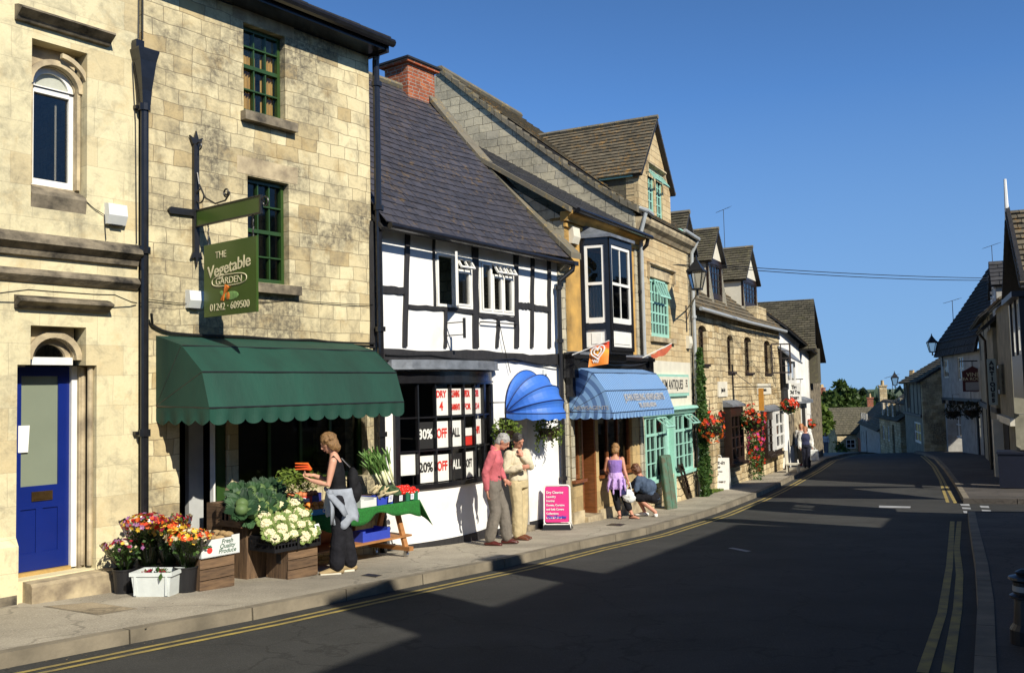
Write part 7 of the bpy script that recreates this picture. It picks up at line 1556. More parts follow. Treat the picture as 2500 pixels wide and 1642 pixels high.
m = MB(); foot(m, (.07, -.09, .07), (-.105, -.11, .03), 1.0, .047); foot(m, (.23, .08, .07), (.085, .05, .03), 1.0, .047); o = m.build('shoes', clothm('tan_trainers', (.34, .25, .13)), PW, parent=bd, raw=True); remesh(o, .009, 1)
m = MB(); [m.tube([V(q)+V((.05, 0, -.052)), V(q), V(q)*.5+V(w_)*.5, w_], [.04, .05, .052, .042], 8) for q, w_ in ()]
m.hexa([(-.12, -.16, .0), (.12, -.14, .0), (.12, -.05, .0), (-.12, -.06, .0), (-.12, -.16, .022), (.12, -.14, .022), (.12, -.05, .022), (-.12, -.06, .022)]); m.hexa([(.06, .0, .0), (.28, .03, .0), (.28, .13, .0), (.06, .1, .0), (.06, 0, .022), (.28, .03, .022), (.28, .13, .022), (.06, .1, .022)]); m.build('soles', K['creampaint'], PW, parent=bd, raw=True)
hair(PW, bd, h, M('light_brown_hair', (.23, .125, .045), .55, .5, 30, .6, stretch=(3, 3, .6)), 1.0, .04, vox=.008, tuft=.03)
BP = thing('backpack', 'black backpack on the back of the woman at the stall', 'backpack', loc=PW.location+Vector((.23, .10, .98)), rz=PW.rotation_euler.z)
m = MB(); m.ball((.03, .02, .06), (.075, .13, .20), 14, 10); m.ball((.05, .02, -.04), (.085, .13, .14), 12, 8); m.ball((.10, .01, -.02), (.04, .09, .10), 10, 7); o = m.build('bag', clothm('black_nylon', (.013, .013, .015)), BP, raw=True); remesh(o, .011, 2, .02)
m = MB(); m.tube([(0, .1, .25), (-.10, .14, .36), (-.22, .15, .28), (-.16, .16, .05)], .014, 6); m.build('strap', K['blackpaint'], BP, raw=True)
# bunch of vegetables in her hands
VB = thing('vegetable_bunch', 'bunch of carrots and green leaves held by the woman', 'vegetables', loc=PW.location+Vector((-.26, .02, 1.14)), rz=PW.rotation_euler.z)
m = MB()
for k in range(9): a = random.uniform(-.25, .25); m.tube([(.02, random.uniform(-.03, .03), 0), (-.12, a*.3, random.uniform(.0, .06)), (-.30, a*.5, random.uniform(-.05, .10))], [.007, .006, .004], 5)
for k in range(90): t = random.uniform(.3, 1); m.leaf((-.32*t+random.uniform(-.03, .03), random.uniform(-.08, .08), random.uniform(-.06, .10)), rv()+V((-1, 0, 0)), rv(), .06, .03)
m.build('stalks', K['leafB'], VB, raw=True)
m = MB()
for k in range(7): a = random.uniform(-.5, .6); m.tube([(.03, .02, .09), (-.03+.03*random.random(), .02+.05*a, .10+.03*(k % 3)), (-.03-.13*math.cos(a), .02+.14*math.sin(a), .10+.035*(k % 3))], [.016, .015, .005], 7)
m.build('carrots', K['petor'], VB, raw=True)
# --- man in the pink shirt
PM = person('grey haired man in a pink shirt and grey trousers looking down, left of the pair', 'man', (1228, 1329), group=None)
J = dict(hipL=(-.13, .09, .93), hipR=(-.15, -.08, .93), knL=(.02, .10, .52), knR=(-.10, -.08, .50), anL=(.06, .08, .09), anR=(-.20, -.08, .10), toL=(.20, .06, .03), toR=(-.05, -.14, .03),
         neck=(-.085, 0, 1.44), shL=(-.07, .19, 1.37), shR=(-.13, -.19, 1.37), elL=(-.02, .26, 1.12), elR=(-.24, -.23, 1.10), wrL=(.05, .17, .95), wrR=(-.22, -.22, .84), head=(.035, 0, 1.545), face=(.80, -.12, -.5), hup=(.4, 0, 1),
         hdR=((.1, .05, -1), (.9, .2, 0), .5), hdL=((.7, -.3, -.5), (0, -1, 0), .7))
bd, h, torso, arm, leg = figure(PM, J, {'skin': K['skin2']}, .009, 1.0, 1.03)
m = MB(); torso(m, .018, 1, 6); arm(m, 'R', .016, .95); arm(m, 'L', .016, .9)
m.tube([V(J['neck'])+V((-.02, 0, -.02)), V(J['neck'])+V((.0, 0, .03))], [.075, .066], 12); o = m.build('shirt', clothm('pink_shirt', (.52, .13, .15), .2), PM, parent=bd, raw=True); remesh(o, .010, 1, .028)
m = MB(); loft(m, [((-.135, 0, 1.03), .150, .125, (0, 1, 0), (-1, 0, 0)), ((-.14, 0, .95), .168, .140, (0, 1, 0), (-1, 0, 0)), ((-.13, 0, .82), .170, .130, (0, 1, 0), (-1, 0, 0))])
for sd in 'LR': leg(m, sd, .016, .98, .030)
o = m.build('trousers', clothm('grey_brown_trousers', (.17, .15, .125), .25), PM, parent=bd, raw=True); remesh(o, .011, 2, .018)
m = MB(); m.rings([[V((-.135+.135*math.cos(a), .152*math.sin(a), z_)) for a in [2*math.pi*q/20 for q in range(20)]] for z_ in (1.005, 1.04)]); m.build('belt', K['brownpaint'], PM, parent=bd, raw=True)
m = MB(); foot(m, (.06, .08, .06), (.205, .06, .03), 1.03, .047); foot(m, (-.20, -.08, .06), (-.045, -.145, .03), 1.03, .047); o = m.build('shoes', M('maroon_leather', (.09, .018, .014), .3, .2), PM, parent=bd, raw=True); remesh(o, .008, 1)
hair(PM, bd, h, M('grey_hair', (.38, .37, .35), .6, .35, 30, .5), 1.0, vox=.008, tuft=.02)
# --- man in the cream jumper
PC = person('dark haired man in a cream jumper and beige trousers with his hand at his chin', 'man', (1270, 1316))
J = dict(hipL=(.04, .09, .91), hipR=(-.06, -.06, .91), knL=(.06, .08, .50), knR=(-.03, -.08, .50), anL=(.02, .06, .09), anR=(-.04, -.08, .09), toL=(.15, -.03, .03), toR=(.10, -.18, .03),
         neck=(-.015, .0, 1.43), shL=(.12, .13, 1.355), shR=(-.15, -.13, 1.355), elL=(.19, -.02, 1.15), elR=(-.20, -.18, 1.10), wrL=(.06, -.16, 1.33), wrR=(.04, -.24, 1.16), head=(.01, -.05, 1.56), face=(.55, -.72, -.32), hup=(.1, -.2, 1),
         hdL=((-.35, .1, 1), (-.3, .8, 0), 1.1), hdR=((1, -.1, .1), (.1, 1, .1), .8))
bd, h, torso, arm, leg = figure(PC, J, {'skin': K['skin2']}, .009, 1.0, 1.04)
m = MB(); torso(m, .026, 1, 6); arm(m, 'R', .024, .96); arm(m, 'L', .024, .93); m.tube([V(J['neck'])+V((0, 0, -.03)), V(J['neck'])+V((0, -.01, .025))], [.085, .070], 12)
o = m.build('jumper', clothm('cream_wool', (.60, .53, .38), .12, 20, .6), PC, parent=bd, raw=True); remesh(o, .011, 2, .026)
m = MB(); loft(m, [((-.01, .015, 1.02), .155, .13, (.84, .54, 0), (.54, -.84, 0)), ((-.01, .015, .92), .168, .142, (.84, .54, 0), (.54, -.84, 0)), ((0, .01, .82), .168, .13, (.84, .54, 0), (.54, -.84, 0))])
for sd in 'LR': leg(m, sd, .016, .98, .028)
o = m.build('trousers', clothm('beige_trousers', (.50, .41, .24), .2), PC, parent=bd, raw=True); remesh(o, .011, 2, .016)
m = MB(); foot(m, (.02, .06, .06), (.155, -.035, .03), 1.03, .047); foot(m, (-.04, -.08, .06), (.11, -.19, .03), 1.03, .047); o = m.build('shoes', M('brown_leather', (.13, .04, .02), .35, .2), PC, parent=bd, raw=True); remesh(o, .008, 1)
hair(PC, bd, h, M('dark_hair', (.025, .020, .016), .5, .4, 30, .5), 1.0, vox=.008, tuft=.02)
# --- woman in the purple camisole
PP = person('woman in a purple camisole and lilac wrap seen from behind, with a white bag', 'woman', (1514, 1266))
J = dict(hipL=(-.14, .0, .78), hipR=(.02, .03, .78), knL=(-.07, .0, .43), knR=(.10, .02, .43), anL=(-.01, -.02, .08), anR=(.24, -.02, .08), toL=(-.01, .13, .03), toR=(.36, -.09, .03),
         neck=(-.065, .03, 1.25), shL=(-.215, .04, 1.19), shR=(.075, .04, 1.19), elL=(-.27, .08, .96), elR=(.12, -.02, .96), wrL=(-.20, .20, .86), wrR=(.18, -.05, .76), head=(-.045, .06, 1.385), face=(.45, .80, -.25), hup=(0, .1, 1),
         hdR=((.15, 0, -1), (-.3, .9, 0), 1.2), hdL=((.2, .9, -.2), (.5, 0, .5), .6))
bd, h, torso, arm, leg = figure(PP, J, {'skin': K['skin2']}, .010, .90, 1.0)
m = MB(); torso(m, .012, 1, 5); o = m.build('camisole', clothm('purple_jersey', (.24, .15, .44)), PP, parent=bd, raw=True); remesh(o, .011, 2, .012)
m = MB(); [m.tube([V((x_, -.05, 1.10)), V((x_*.95, .0, 1.235)), V((x_*.95, .09, 1.20))], .008, 5) for x_ in (-.165, .03)]; m.build('straps', K['petpu'], PP, parent=bd, raw=True)
m = MB(); loft(m, [((-.06, .02, .93), .135, .11, (1, 0, 0), (0, 1, 0)), ((-.06, .01, .84), .165, .14, (1, 0, 0), (0, 1, 0)), ((-.05, .0, .70), .185, .15, (1, 0, 0), (0, 1, 0)), ((-.04, 0, .60), .17, .14, (1, 0, 0), (0, 1, 0))])
for (x_, y_, z_) in ((-.22, -.08, .52), (-.12, -.15, .50), (.02, -.16, .46), (.12, -.10, .54)): m.tube([(x_*.8, y_*.8, .80), (x_, y_, .64), (x_, y_, z_)], [(.06, .03), (.06, .025), (.02, .01)], 8)
o = m.build('lilac_wrap', clothm('lilac_cotton', (.50, .34, .66), .2), PP, parent=bd, raw=True); remesh(o, .012, 1, .04)
m = MB(); loft(m, [((-.06, .02, .80), .13, .11, (1, 0, 0), (0, 1, 0)), ((-.06, .02, .70), .15, .12, (1, 0, 0), (0, 1, 0))]); [leg(m, sd, .012, .82, .02) for sd in 'LR']; o = m.build('cropped_trousers', clothm('black_cotton', (.012, .012, .015)), PP, parent=bd, raw=True); remesh(o, .012, 2, .02)
m = MB(); [m.tube([V(J['an'+sd])+V((-.05, 0, -.03)), V(J['an'+sd])+V((0, -.05, .0)), V(J['an'+sd])+V((.05, 0, -.03))], .012, 6) for sd in 'LR']
for sd in 'LR': a, t = V(J['an'+sd]), V(J['to'+sd]); d = (t-a); d.z = 0; d.normalize(); sd_ = d.cross(V((0, 0, 1)))*.04; a0 = a-d*.06; t0 = t+d*.03; P0 = [V((q.x, q.y, -.004)) for q in (a0-sd_, t0-sd_, t0+sd_, a0+sd_)][::-1]; m.hexa(P0+[q+V((0, 0, .02)) for q in P0])
m.build('sandals', K['blackpaint'], PP, parent=bd, raw=True)
hair(PP, bd, h, M('blonde_brown_hair', (.30, .16, .06), .55, .4, 30, .5), .90, .02, vox=.010, tuft=.03)
WB = thing('carrier_bag', 'white plastic bag carried by the woman in purple', 'bag', loc=PP.location+Vector((.17, -.07, .36)), rz=PP.rotation_euler.z)
m = MB(); m.ball((0, 0, .10), (.125, .075, .13), 14, 10); m.ball((.03, 0, .05), (.12, .07, .09), 10, 8); o = m.build('bag', K['whiteplastic'], WB, raw=True); remesh(o, .012, 1, .03, _texs); MB().tube([(-.05, 0, .2), (0, 0, .36), (.02, 0, .38), (.04, 0, .36), (.07, 0, .2)], .010, 6).build('handle', K['whiteplastic'], WB, raw=True)
HB = thing('shoulder_bag', 'navy patterned bag hanging at the side of the woman in purple', 'bag', loc=PP.location+Vector((.10, -.10, .50)), rz=PP.rotation_euler.z)
m = MB(); m.cbox((-.03, 0, .10), (.13, .06, .22)); m.build('bag', clothm('navy_bag', (.03, .03, .10), .5), HB, raw=True); MB().tube([(-.08, 0, .2), (-.06, 0, .33), (.02, 0, .33), (.03, 0, .2)], .008, 5).build('handle', K['blackpaint'], HB, raw=True)
# --- crouching man
PK = person('man in a slate blue shirt and black shorts crouching with his back to the street', 'man', (1586, 1260))
J = dict(hipL=(.02, .04, .40), hipR=(.12, -.08, .40), knL=(-.26, .16, .44), knR=(-.22, -.06, .38), anL=(-.10, .10, .09), anR=(.12, -.10, .10), toL=(-.25, .10, .03), toR=(.10, .04, .03),
         neck=(-.17, .06, .84), shL=(-.17, .22, .78), shR=(-.20, -.14, .78), elL=(-.34, .24, .60), elR=(-.26, -.17, .56), wrL=(-.44, .16, .50), wrR=(-.36, -.08, .48), head=(-.25, .06, .955), face=(-.75, .3, -.5), hup=(-.3, .1, 1),
         hdR=((-.9, .3, -.1), (0, .5, .8), .9), hdL=((-.9, 0, 0), (0, -.5, .8), .9))
bd, h, torso, arm, leg = figure(PK, J, {'skin': K['skin2']}, .010, .95, 1.05)
m = MB(); torso(m, .020, 0, 6); m.ball((-.03, 0, .60), (.20, .19, .17), 12, 9); arm(m, 'R', .018, .48); arm(m, 'L', .018, .48); o = m.build('shirt', clothm('slate_blue_shirt', (.065, .095, .15), .2), PK, parent=bd, raw=True); remesh(o, .012, 3, .03)
m = MB(); m.ball((.07, -.02, .38), (.15, .18, .12), 12, 9); [leg(m, sd, .018, .45, .02) for sd in 'LR']; o = m.build('shorts', clothm('black_shorts', (.012, .012, .015)), PK, parent=bd, raw=True); remesh(o, .012, 2, .02)
m = MB(); foot(m, (-.10, .10, .07), (-.26, .10, .03), 1.0, .05); foot(m, (.12, -.10, .07), (.10, .05, .03), 1.0, .05); foot(m, (-.04, -.14, .07), (-.2, -.16, .03), 1.0, .05) if False else None; o = m.build('trainers', K['whitepaint'], PK, parent=bd, raw=True); remesh(o, .009, 1)
hair(PK, bd, h, M('reddish_brown_hair', (.14, .055, .022), .55, .4, 30, .5), .95, .01, vox=.010, tuft=.03)
# --- couple and child down the street
def walker(px, label, skin, H, top, bot, hairc, shoe, jacket=None, face=(-.1, -1, 0), x0=0, cat='person', long=.02):
    T = person(label, cat, px); s = H/1.70; S = lambda *a: tuple(q*s for q in a)
    J = dict(hipL=S(.08, 0, .92), hipR=S(-.08, 0, .92), knL=S(.08, -.04, .50), knR=S(-.07, .02, .50), anL=S(.07, -.02, .09), anR=S(-.07, .10, .09), toL=S(.08, -.16, .03), toR=S(-.07, -.05, .03), neck=S(0, 0, 1.44), shL=S(.17, 0, 1.37), shR=S(-.17, 0, 1.37),
             elL=S(.24, .02, 1.10), elR=S(-.24, .02, 1.10), wrL=S(.24, -.06, .86), wrR=S(-.23, -.05, .86), head=S(0, -.01, 1.57), face=face, hdL=((0, -.1, -1), (-1, 0, 0), .6), hdR=((0, -.1, -1), (1, 0, 0), .6))
    bd, h, torso, arm, leg = figure(T, J, {'skin': skin}, .014, s, 1.12)
    m = MB(); torso(m, .018*s, 1, 6); [arm(m, sd, .016, .9 if jacket is None else .3) for sd in 'LR']; remesh(m.build('top', top, T, parent=bd, raw=True), .016, 2, .02)
    m = MB(); loft(m, [(S(0, 0, 1.0), .16*s, .13*s, (1, 0, 0), (0, 1, 0)), (S(0, 0, .85), .18*s, .14*s, (1, 0, 0), (0, 1, 0))]); [leg(m, sd, .016, .98, .03) for sd in 'LR']; remesh(m.build('trousers', bot, T, parent=bd, raw=True), .016, 2, .02)
    m = MB(); [foot(m, J['an'+sd], J['to'+sd], 1.05*s, .05) for sd in 'LR']; remesh(m.build('shoes', shoe, T, parent=bd, raw=True), .014, 1)
    if jacket:
        m = MB(); [arm(m, sd, .028, .95) for sd in 'LR']
        for k in (-1, 1): m.tube([S(k*.13, .02, 1.40), S(k*.16, .0, 1.1), S(k*.18, .0, .78)], [(.07, .10), (.06, .13), (.06, .13)], 12)
        m.tube([S(0, .09, 1.42), S(0, .10, 1.1), S(0, .11, .80)], [(.15, .035), (.16, .04), (.17, .04)], 12); remesh(m.build('cardigan', jacket, T, parent=bd, raw=True), .016, 2, .03)
    hair(T, bd, h, hairc, s*1.03, long, vox=.014, tuft=.04); return T
T6 = walker((1970, 1142), 'woman in navy with an open white cardigan walking up the far pavement', K['skin2'], 1.63, clothm('navy_top', (.035, .04, .09)), clothm('navy_trousers', (.016, .018, .032)), M('auburn_hair', (.32, .13, .05), .6, .4), K['blackpaint'], clothm('white_knit', (.66, .66, .62), .1), cat='woman')
P7 = gpt(1960, 1137); P7 = P7+Vector((-.15, .9, 0)); P7.z = gz(P7.y)
T7 = walker((1960, 1136), 'person in a pale jacket and red shoes just behind the woman in navy', K['skin2'], 1.72, clothm('pale_striped_top', (.50, .46, .42), .4, 4), clothm('khaki_trousers', (.30, .24, .16)), M('ginger_hair', (.40, .16, .06), .6, .4), M('red_leather', (.35, .03, .03), .5), clothm('pale_jacket', (.52, .50, .46), .2), cat='person')
WB2 = thing('carrier_bag', 'white carrier bag held by the woman in navy down the street', 'bag', loc=T6.location+Vector((.27, -.16, .32)), rz=T6.rotation_euler.z)
m = MB(); m.cbox((0, 0, .2), (.34, .12, .40), taper=.85); o = m.build('bag', K['whiteplastic'], WB2, raw=True); remesh(o, .02, 3, .05); MB().tube([(-.06, 0, .38), (0, 0, .52), (.06, 0, .38)], .012, 5).build('handle', K['whiteplastic'], WB2, raw=True)
walker((2017, 1106), 'small child in a white shirt at the far bend of the pavement', K['skin2'], 1.15, clothm('white_tshirt', (.62, .66, .70), .1), clothm('grey_shorts', (.2, .2, .22)), M('fair_hair', (.3, .2, .1), .6), K['whitepaint'], face=(.1, 1, 0), cat='child')
# another man with white hair beside the purple woman is not in view
# ================================================================ greengrocer's stall
random.seed(5)
zb0 = FB.g(2.2, -.9)
def crate(F, x0, x1, y0, y1, z0, z1, label, mat='crate', rows=3, open_=False, slat=False, name='wooden_crate', handle=False, group='wooden crates at the stall'):
    T = thing(name, label, 'crate', F, ((x0+x1)/2, (y0+y1)/2, z0), group=group); h = (z1-z0)/rows; t = .014
    m = MB()
    for i in range(rows):
        a, b = z0+h*i+.004, z0+h*(i+1)-.006
        if slat and i == 1: continue
        e = random.uniform(-.004, .004)
        m.box(x0-.002+e, x1+.002, y0, y0+t, a, b); m.box(x0+e, x1, y1-t, y1, a, b)
    m.build('side_boards', K[mat], T)
    m = MB(); m2 = MB()
    if mat == 'crateup':
        n_ = 3
        for i in range(n_): ya, yb = y0+t+(y1-y0-2*t)*i/n_+.003, y0+t+(y1-y0-2*t)*(i+1)/n_-.003; m.box(x0, x0+t, ya, yb, z0, z1-.002); m2.box(x1-t, x1, ya, yb, z0, z1-.002)
    else:
        n_ = 4
        for i in range(n_):
            ya, yb = y0+t+(y1-y0-2*t)*i/n_+.002, y0+t+(y1-y0-2*t)*(i+1)/n_-.002
            if slat: m.box(x0+.002, x0+t, ya+(.0 if i % 2 else .04), yb-(.04 if i % 2 == 0 else 0), z0+h, z1-h)
            else: m.box(x0+.002, x0+t, ya, yb, z0+.004, z1-.006); m2.box(x1-t, x1-.002, ya, yb, z0+.004, z1-.006)
        if slat:
            for a, b in ((z0, z0+h), (z1-h, z1)): m.box(x0, x0+t, y0+t, y1-t, a+.004, b-.004); m.box(x1-t, x1, y0+t, y1-t, a+.004, b-.004)
            for i in range(4): xx = x0+.02+(x1-x0-.06)*i/3; m.box(xx, xx+.022, y0+.014, y0+.03, z0+.01, z1-.01)
    if handle: pass
    m.build('end_board', K['crateup' if not slat else 'crate'], T)
    if m2.v: m2.build('end_board', K['crateup'], T)
    if handle:
        MB().box(x0-.004, x0+.001, (y0+y1)/2-.07, (y0+y1)/2+.01, z1-.16, z1-.06).build('painted_hand_hole', K['blackcard'], T)  # black patch painted for the dark inside a cut hole
    MB().box(x0+t, x1-t, y0+t, y1-t, z0+.005 if open_ else z1-.03, z0+.02 if open_ else z1-.012).build('base_board', K['crate'], T); return T
crate(FB, .50, .93, -1.03, -.58, FB.g(.7, -.8), -1.685, 'wooden crate lying on its side under the white card box of potatoes', rows=3)
crate(FB, 1.32, 1.62, -.72, -.36, FB.g(1.5, -.5), -1.475, 'tall upright wooden crate under the slatted cabbage crate', 'crateup', rows=1)
crate(FB, 1.20, 1.72, -.78, -.30, -1.47, -1.235, 'slatted wooden crate of cabbages on the upright crate', 'crate', rows=3, open_=True, slat=True)
crate(FB, 1.55, 1.98, -1.18, -.78, FB.g(1.75, -1), -1.735, 'wooden crate with a hand hole under the black plastic crate', rows=3, handle=True)
# black plastic crate
T = thing('plastic_crate', 'black plastic crate heaped with cauliflowers on a wooden crate', 'crate', FB, (1.66, -.98, -1.735)); x0, x1, y0, y1, z0, z1 = 1.33, 2.0, -1.22, -.76, -1.733, -1.565
m = MB(); t = .012
for (xa, xb, ya, yb) in ((x0, x1, y0, y0+t), (x0, x1, y1-t, y1), (x0, x0+t, y0+t, y1-t), (x1-t, x1, y0+t, y1-t)):
    m.box(xa, xb, ya, yb, z1-.03, z1); m.box(xa, xb, ya, yb, z0, z0+.04)
    n_ = 14; L_ = max(xb-xa, yb-ya)
    for i in range(n_+1):
        if xb-xa > yb-ya: q = xa+(L_-.012)*i/n_; m.box(q, q+.012, ya+.001, yb-.001, z0+.04, z1-.03)
        else: q = ya+(L_-.012)*i/n_; m.box(xa+.001, xb-.001, q, q+.012, z0+.04, z1-.03)
    m.box(xa+.0015, xb-.0015, ya+.0015, yb-.0015, (z0+z1)/2-.006, (z0+z1)/2+.01)
m.box((x0+x1)/2-.015, (x0+x1)/2+.015, y0-.008, y0, z0, z1+.015); m.box(x0+t, x1-t, y0+t, y1-t, z0, z0+.01); m.build('shell', K['blackplastic'], T)
# cauliflowers and cabbages
K['curd'] = M('cauliflower_curd', (.74, .68, .44), .8, .15, 25, .5); K['cleaf'] = leafm('cauliflower_leaf', (.20, .30, .08), (.34, .42, .14)); K['cabb'] = leafm('cabbage_heart', (.085, .15, .05), (.13, .20, .07), trans=0); K['cableaf'] = leafm('cabbage_leaf', (.018, .050, .022), (.04, .095, .035), trans=.1)
def cupleaf(mb, a, r, h, w, lean=.5, curl=.3, n=4):
    """one curved leaf springing from the base at angle a"""
    d = V((math.cos(a), math.sin(a), 0)); x = V((-d.y, d.x, 0))
    def P(u, v): k = (u-.5)*2; wd = w*math.sin(math.pi*min(1, v*.68+.14)); rr = r*(.35+lean*v+curl*v*v)+.012*math.sin(k*9+a*5)*v; return d*(rr-k*k*wd*.35)+x*k*wd+V((0, 0, h*(v-.15*v*v*v)+.01*math.sin(k*11+a)))
    mb.sheet(P, 6, n)
cau = thing('cauliflower', 'white cauliflower in green leaves heaped on the black crate', 'cauliflower', loc=(0, 0, 0), group='cauliflowers heaped on the black crate')
m = MB(); m.ball((0, 0, .06), (.060, .060, .050), 12, 8)
for _ in range(60): d = rv(); d.z = abs(d.z); m.ball(V((0, 0, .062))+V((d.x*.058, d.y*.058, d.z*.050)), random.uniform(.009, .015), 6, 4)
m.build('curd', K['curd'], cau, smooth=True, raw=True)
m = MB(); [cupleaf(m, k*.8+random.uniform(-.2, .2), .058, random.uniform(.08, .125), .040, .8, .6) for k in range(10)]; m.build('leaves', K['cleaf'], cau, smooth=True, raw=True)
cab = thing('cabbage', 'dark green cabbage heaped on the slatted crate', 'cabbage', loc=(0, 0, 0), group='cabbages heaped on the slatted crate')
m = MB(); m.ball((0, 0, .082), (.066, .066, .060), 14, 10, noise=.03); [cupleaf(m, k*1.5, .052, .115, .06, .55, .1) for k in range(5)]; m.build('heart', K['cabb'], cau if False else cab, smooth=True, raw=True)
m = MB(); [cupleaf(m, k*.7+random.uniform(-.25, .25), .085, random.uniform(.08, .12), .062, .8, .8) for k in range(11)]; m.build('leaves', K['cableaf'], cab, smooth=True, raw=True)
def heap(root, spots, F, tilt=.5, sc=(0.9, 1.15)):
    first = True
    for x, y, z in spots:
        o = root if first else dup(root, (0, 0, 0)); first = False
        o.location = F.W(x, y, z); o.rotation_euler = (random.uniform(-.1, tilt), random.uniform(-tilt, tilt)*.6, random.uniform(0, 6.28)); s_ = random.uniform(*sc); o.scale = (s_, s_, s_)
        out = F.n*.8-F.t*.6; q = V((0, 0, 1)).lerp(out, random.uniform(.3, .75)).normalized(); o.rotation_euler = (q.to_track_quat('Z', 'Y') @ Matrix.Rotation(random.uniform(0, 6), 3, 'Z').to_quaternion()).to_euler()
sp_ = []
for r_, (yy, zz_, n_) in enumerate(((-1.15, -1.63, 5), (-1.04, -1.55, 5), (-.92, -1.47, 4), (-.81, -1.40, 4), (-.72, -1.33, 3))):
    for k in range(n_): sp_.append((1.38+(.54)*k/max(1, n_-1)+r_*.035+random.uniform(-.02, .02), yy+random.uniform(-.02, .02), zz_+random.uniform(-.015, .02)))
heap(cau, sp_, FB)
sp_ = []
for r_, (yy, zz_, n_) in enumerate(((-.74, -1.33, 4), (-.66, -1.27, 4), (-.56, -1.22, 4), (-.46, -1.17, 4), (-.38, -1.13, 3))):
    for k in range(n_): sp_.append((1.24+.155*k+r_*.06+random.uniform(-.02, .02), yy+random.uniform(-.02, .02), zz_+random.uniform(-.02, .02)))
heap(cab, sp_, FB, sc=(.9, 1.15))
# backing so the heaps rest on something
T = thing('display_stand', 'plain timber stand behind the cabbages and cauliflowers', 'stand', FB, (1.9, -.5, zb0)); m = MB(); m.box(1.66, 1.96, -.68, -.1, zb0, -1.42); m.box(1.25, 1.95, -.36, -.05, zb0, -1.22); m.build('frame', K['crate'], T)
# potato box
T = thing('card_box', 'white card box of potatoes printed Fresh Quality Produce', 'box', FB, (.73, -.8, -1.68)); x0, x1, y0, y1, z0, z1 = .50, .98, -1.06, -.58, -1.68, -1.475; t = .006
m = MB(); m.box(x0, x1, y0, y0+t, z0, z1-.02); m.box(x0, x1, y1-t, y1, z0, z1-.02); m.box(x0, x0+t, y0+t, y1-t, z0, z1-.035); m.box(x1-t, x1, y0+t, y1-t, z0, z1-.035); m.box(x0, x1, y0, y1, z0-.001, z0+.006)
m.box(x0, x0+.1, y0-.001, y0+t, z1-.02, z1); m.box(x1-.1, x1, y0-.001, y0+t, z1-.02, z1); m.build('box', K['whiteplastic'], T)
gi = M('green_print', (.03, .11, .06), .6)
for i_, s_ in enumerate(('Fresh', 'Quality', 'Produce')): text(s_, .066, gi, T, FB, .82, y0-.003, z1-.075-.052*i_, 1, shear=.25)
m = MB(); m.ball((.60, y0-.003, z0+.075), (.034, .003, .034), 12, 8); m.build('strawberry_print', K['redink'], T); m = MB(); [m.leaf((.60, y0-.007, z0+.105), (math.cos(a), 0, math.sin(a)), (0, 1, 0), .03, .015) for a in (.2, 1, 1.6, 2.2, 3)]; m.build('leaf_print', gi, T)
pot = thing('potato', 'large brown potato in the white card box', 'potato', FB, (.6, -.8, -1.55), group='potatoes in the card box'); m = MB(); m.ball((0, 0, 0), (.06, .042, .035), 12, 9, noise=.03); m.build('skin', M('potato_skin', (.38, .25, .11), .8, .3, 14, .3), pot, smooth=True, raw=True)
for k in range(14):
    o = pot if k == 0 else dup(pot, (0, 0, 0)); o.location = FB.W(.56+.11*(k % 4)+random.uniform(-.01, .01), -.97+.11*(k//4), -1.51+.03*(k % 2)); o.rotation_euler = (random.uniform(-.4, .4), random.uniform(-.4, .4), random.uniform(0, 6))
# price cards
def card(F, x, y, z, w_, h_, label, rz_=0, tilt=-.25, lines=('80p',)):
    T = thing('price_card', label, 'price card', F, (x, y, z)); R_ = Matrix.Rotation(rz_, 3, 'Z') @ Matrix.Rotation(tilt, 3, 'X')
    MB().hexa([R_ @ V(p)+V((x, y, z)) for p in ((0, 0, 0), (w_, 0, 0), (w_, .004, 0), (0, .004, 0), (0, 0, h_), (w_, 0, h_), (w_, .004, h_), (0, .004, h_))]).build('card', K['paper'], T)
    q = MB(); [q.hexa([R_ @ V(p)+V((x, y, z)) for p in ((w_*.15, -.002, h_*g_), (w_*.8, -.002, h_*g_), (w_*.8, -.0005, h_*g_), (w_*.15, -.0005, h_*g_), (w_*.15, -.002, h_*(g_+.07)), (w_*.8, -.002, h_*(g_+.07)), (w_*.8, -.0005, h_*(g_+.07)), (w_*.15, -.0005, h_*(g_+.07)))]) for g_ in (.3, .55, .75)]
    q.build('handwriting', K['blue_card'], T)
card(FB, 1.93, -1.24, -1.60, .10, .12, 'white price card on the right corner of the black crate', .35, -.3); card(FB, 1.42, -.83, -1.44, .11, .11, 'white price card between the cabbages and the cauliflowers', -.1)
card(FB, .44, -.62, -1.47, .11, .12, 'white price card standing behind the flowers'); card(FB, 1.85, -.42, -1.10, .12, .08, 'folded white card on top of the cabbages', 0, -.9)
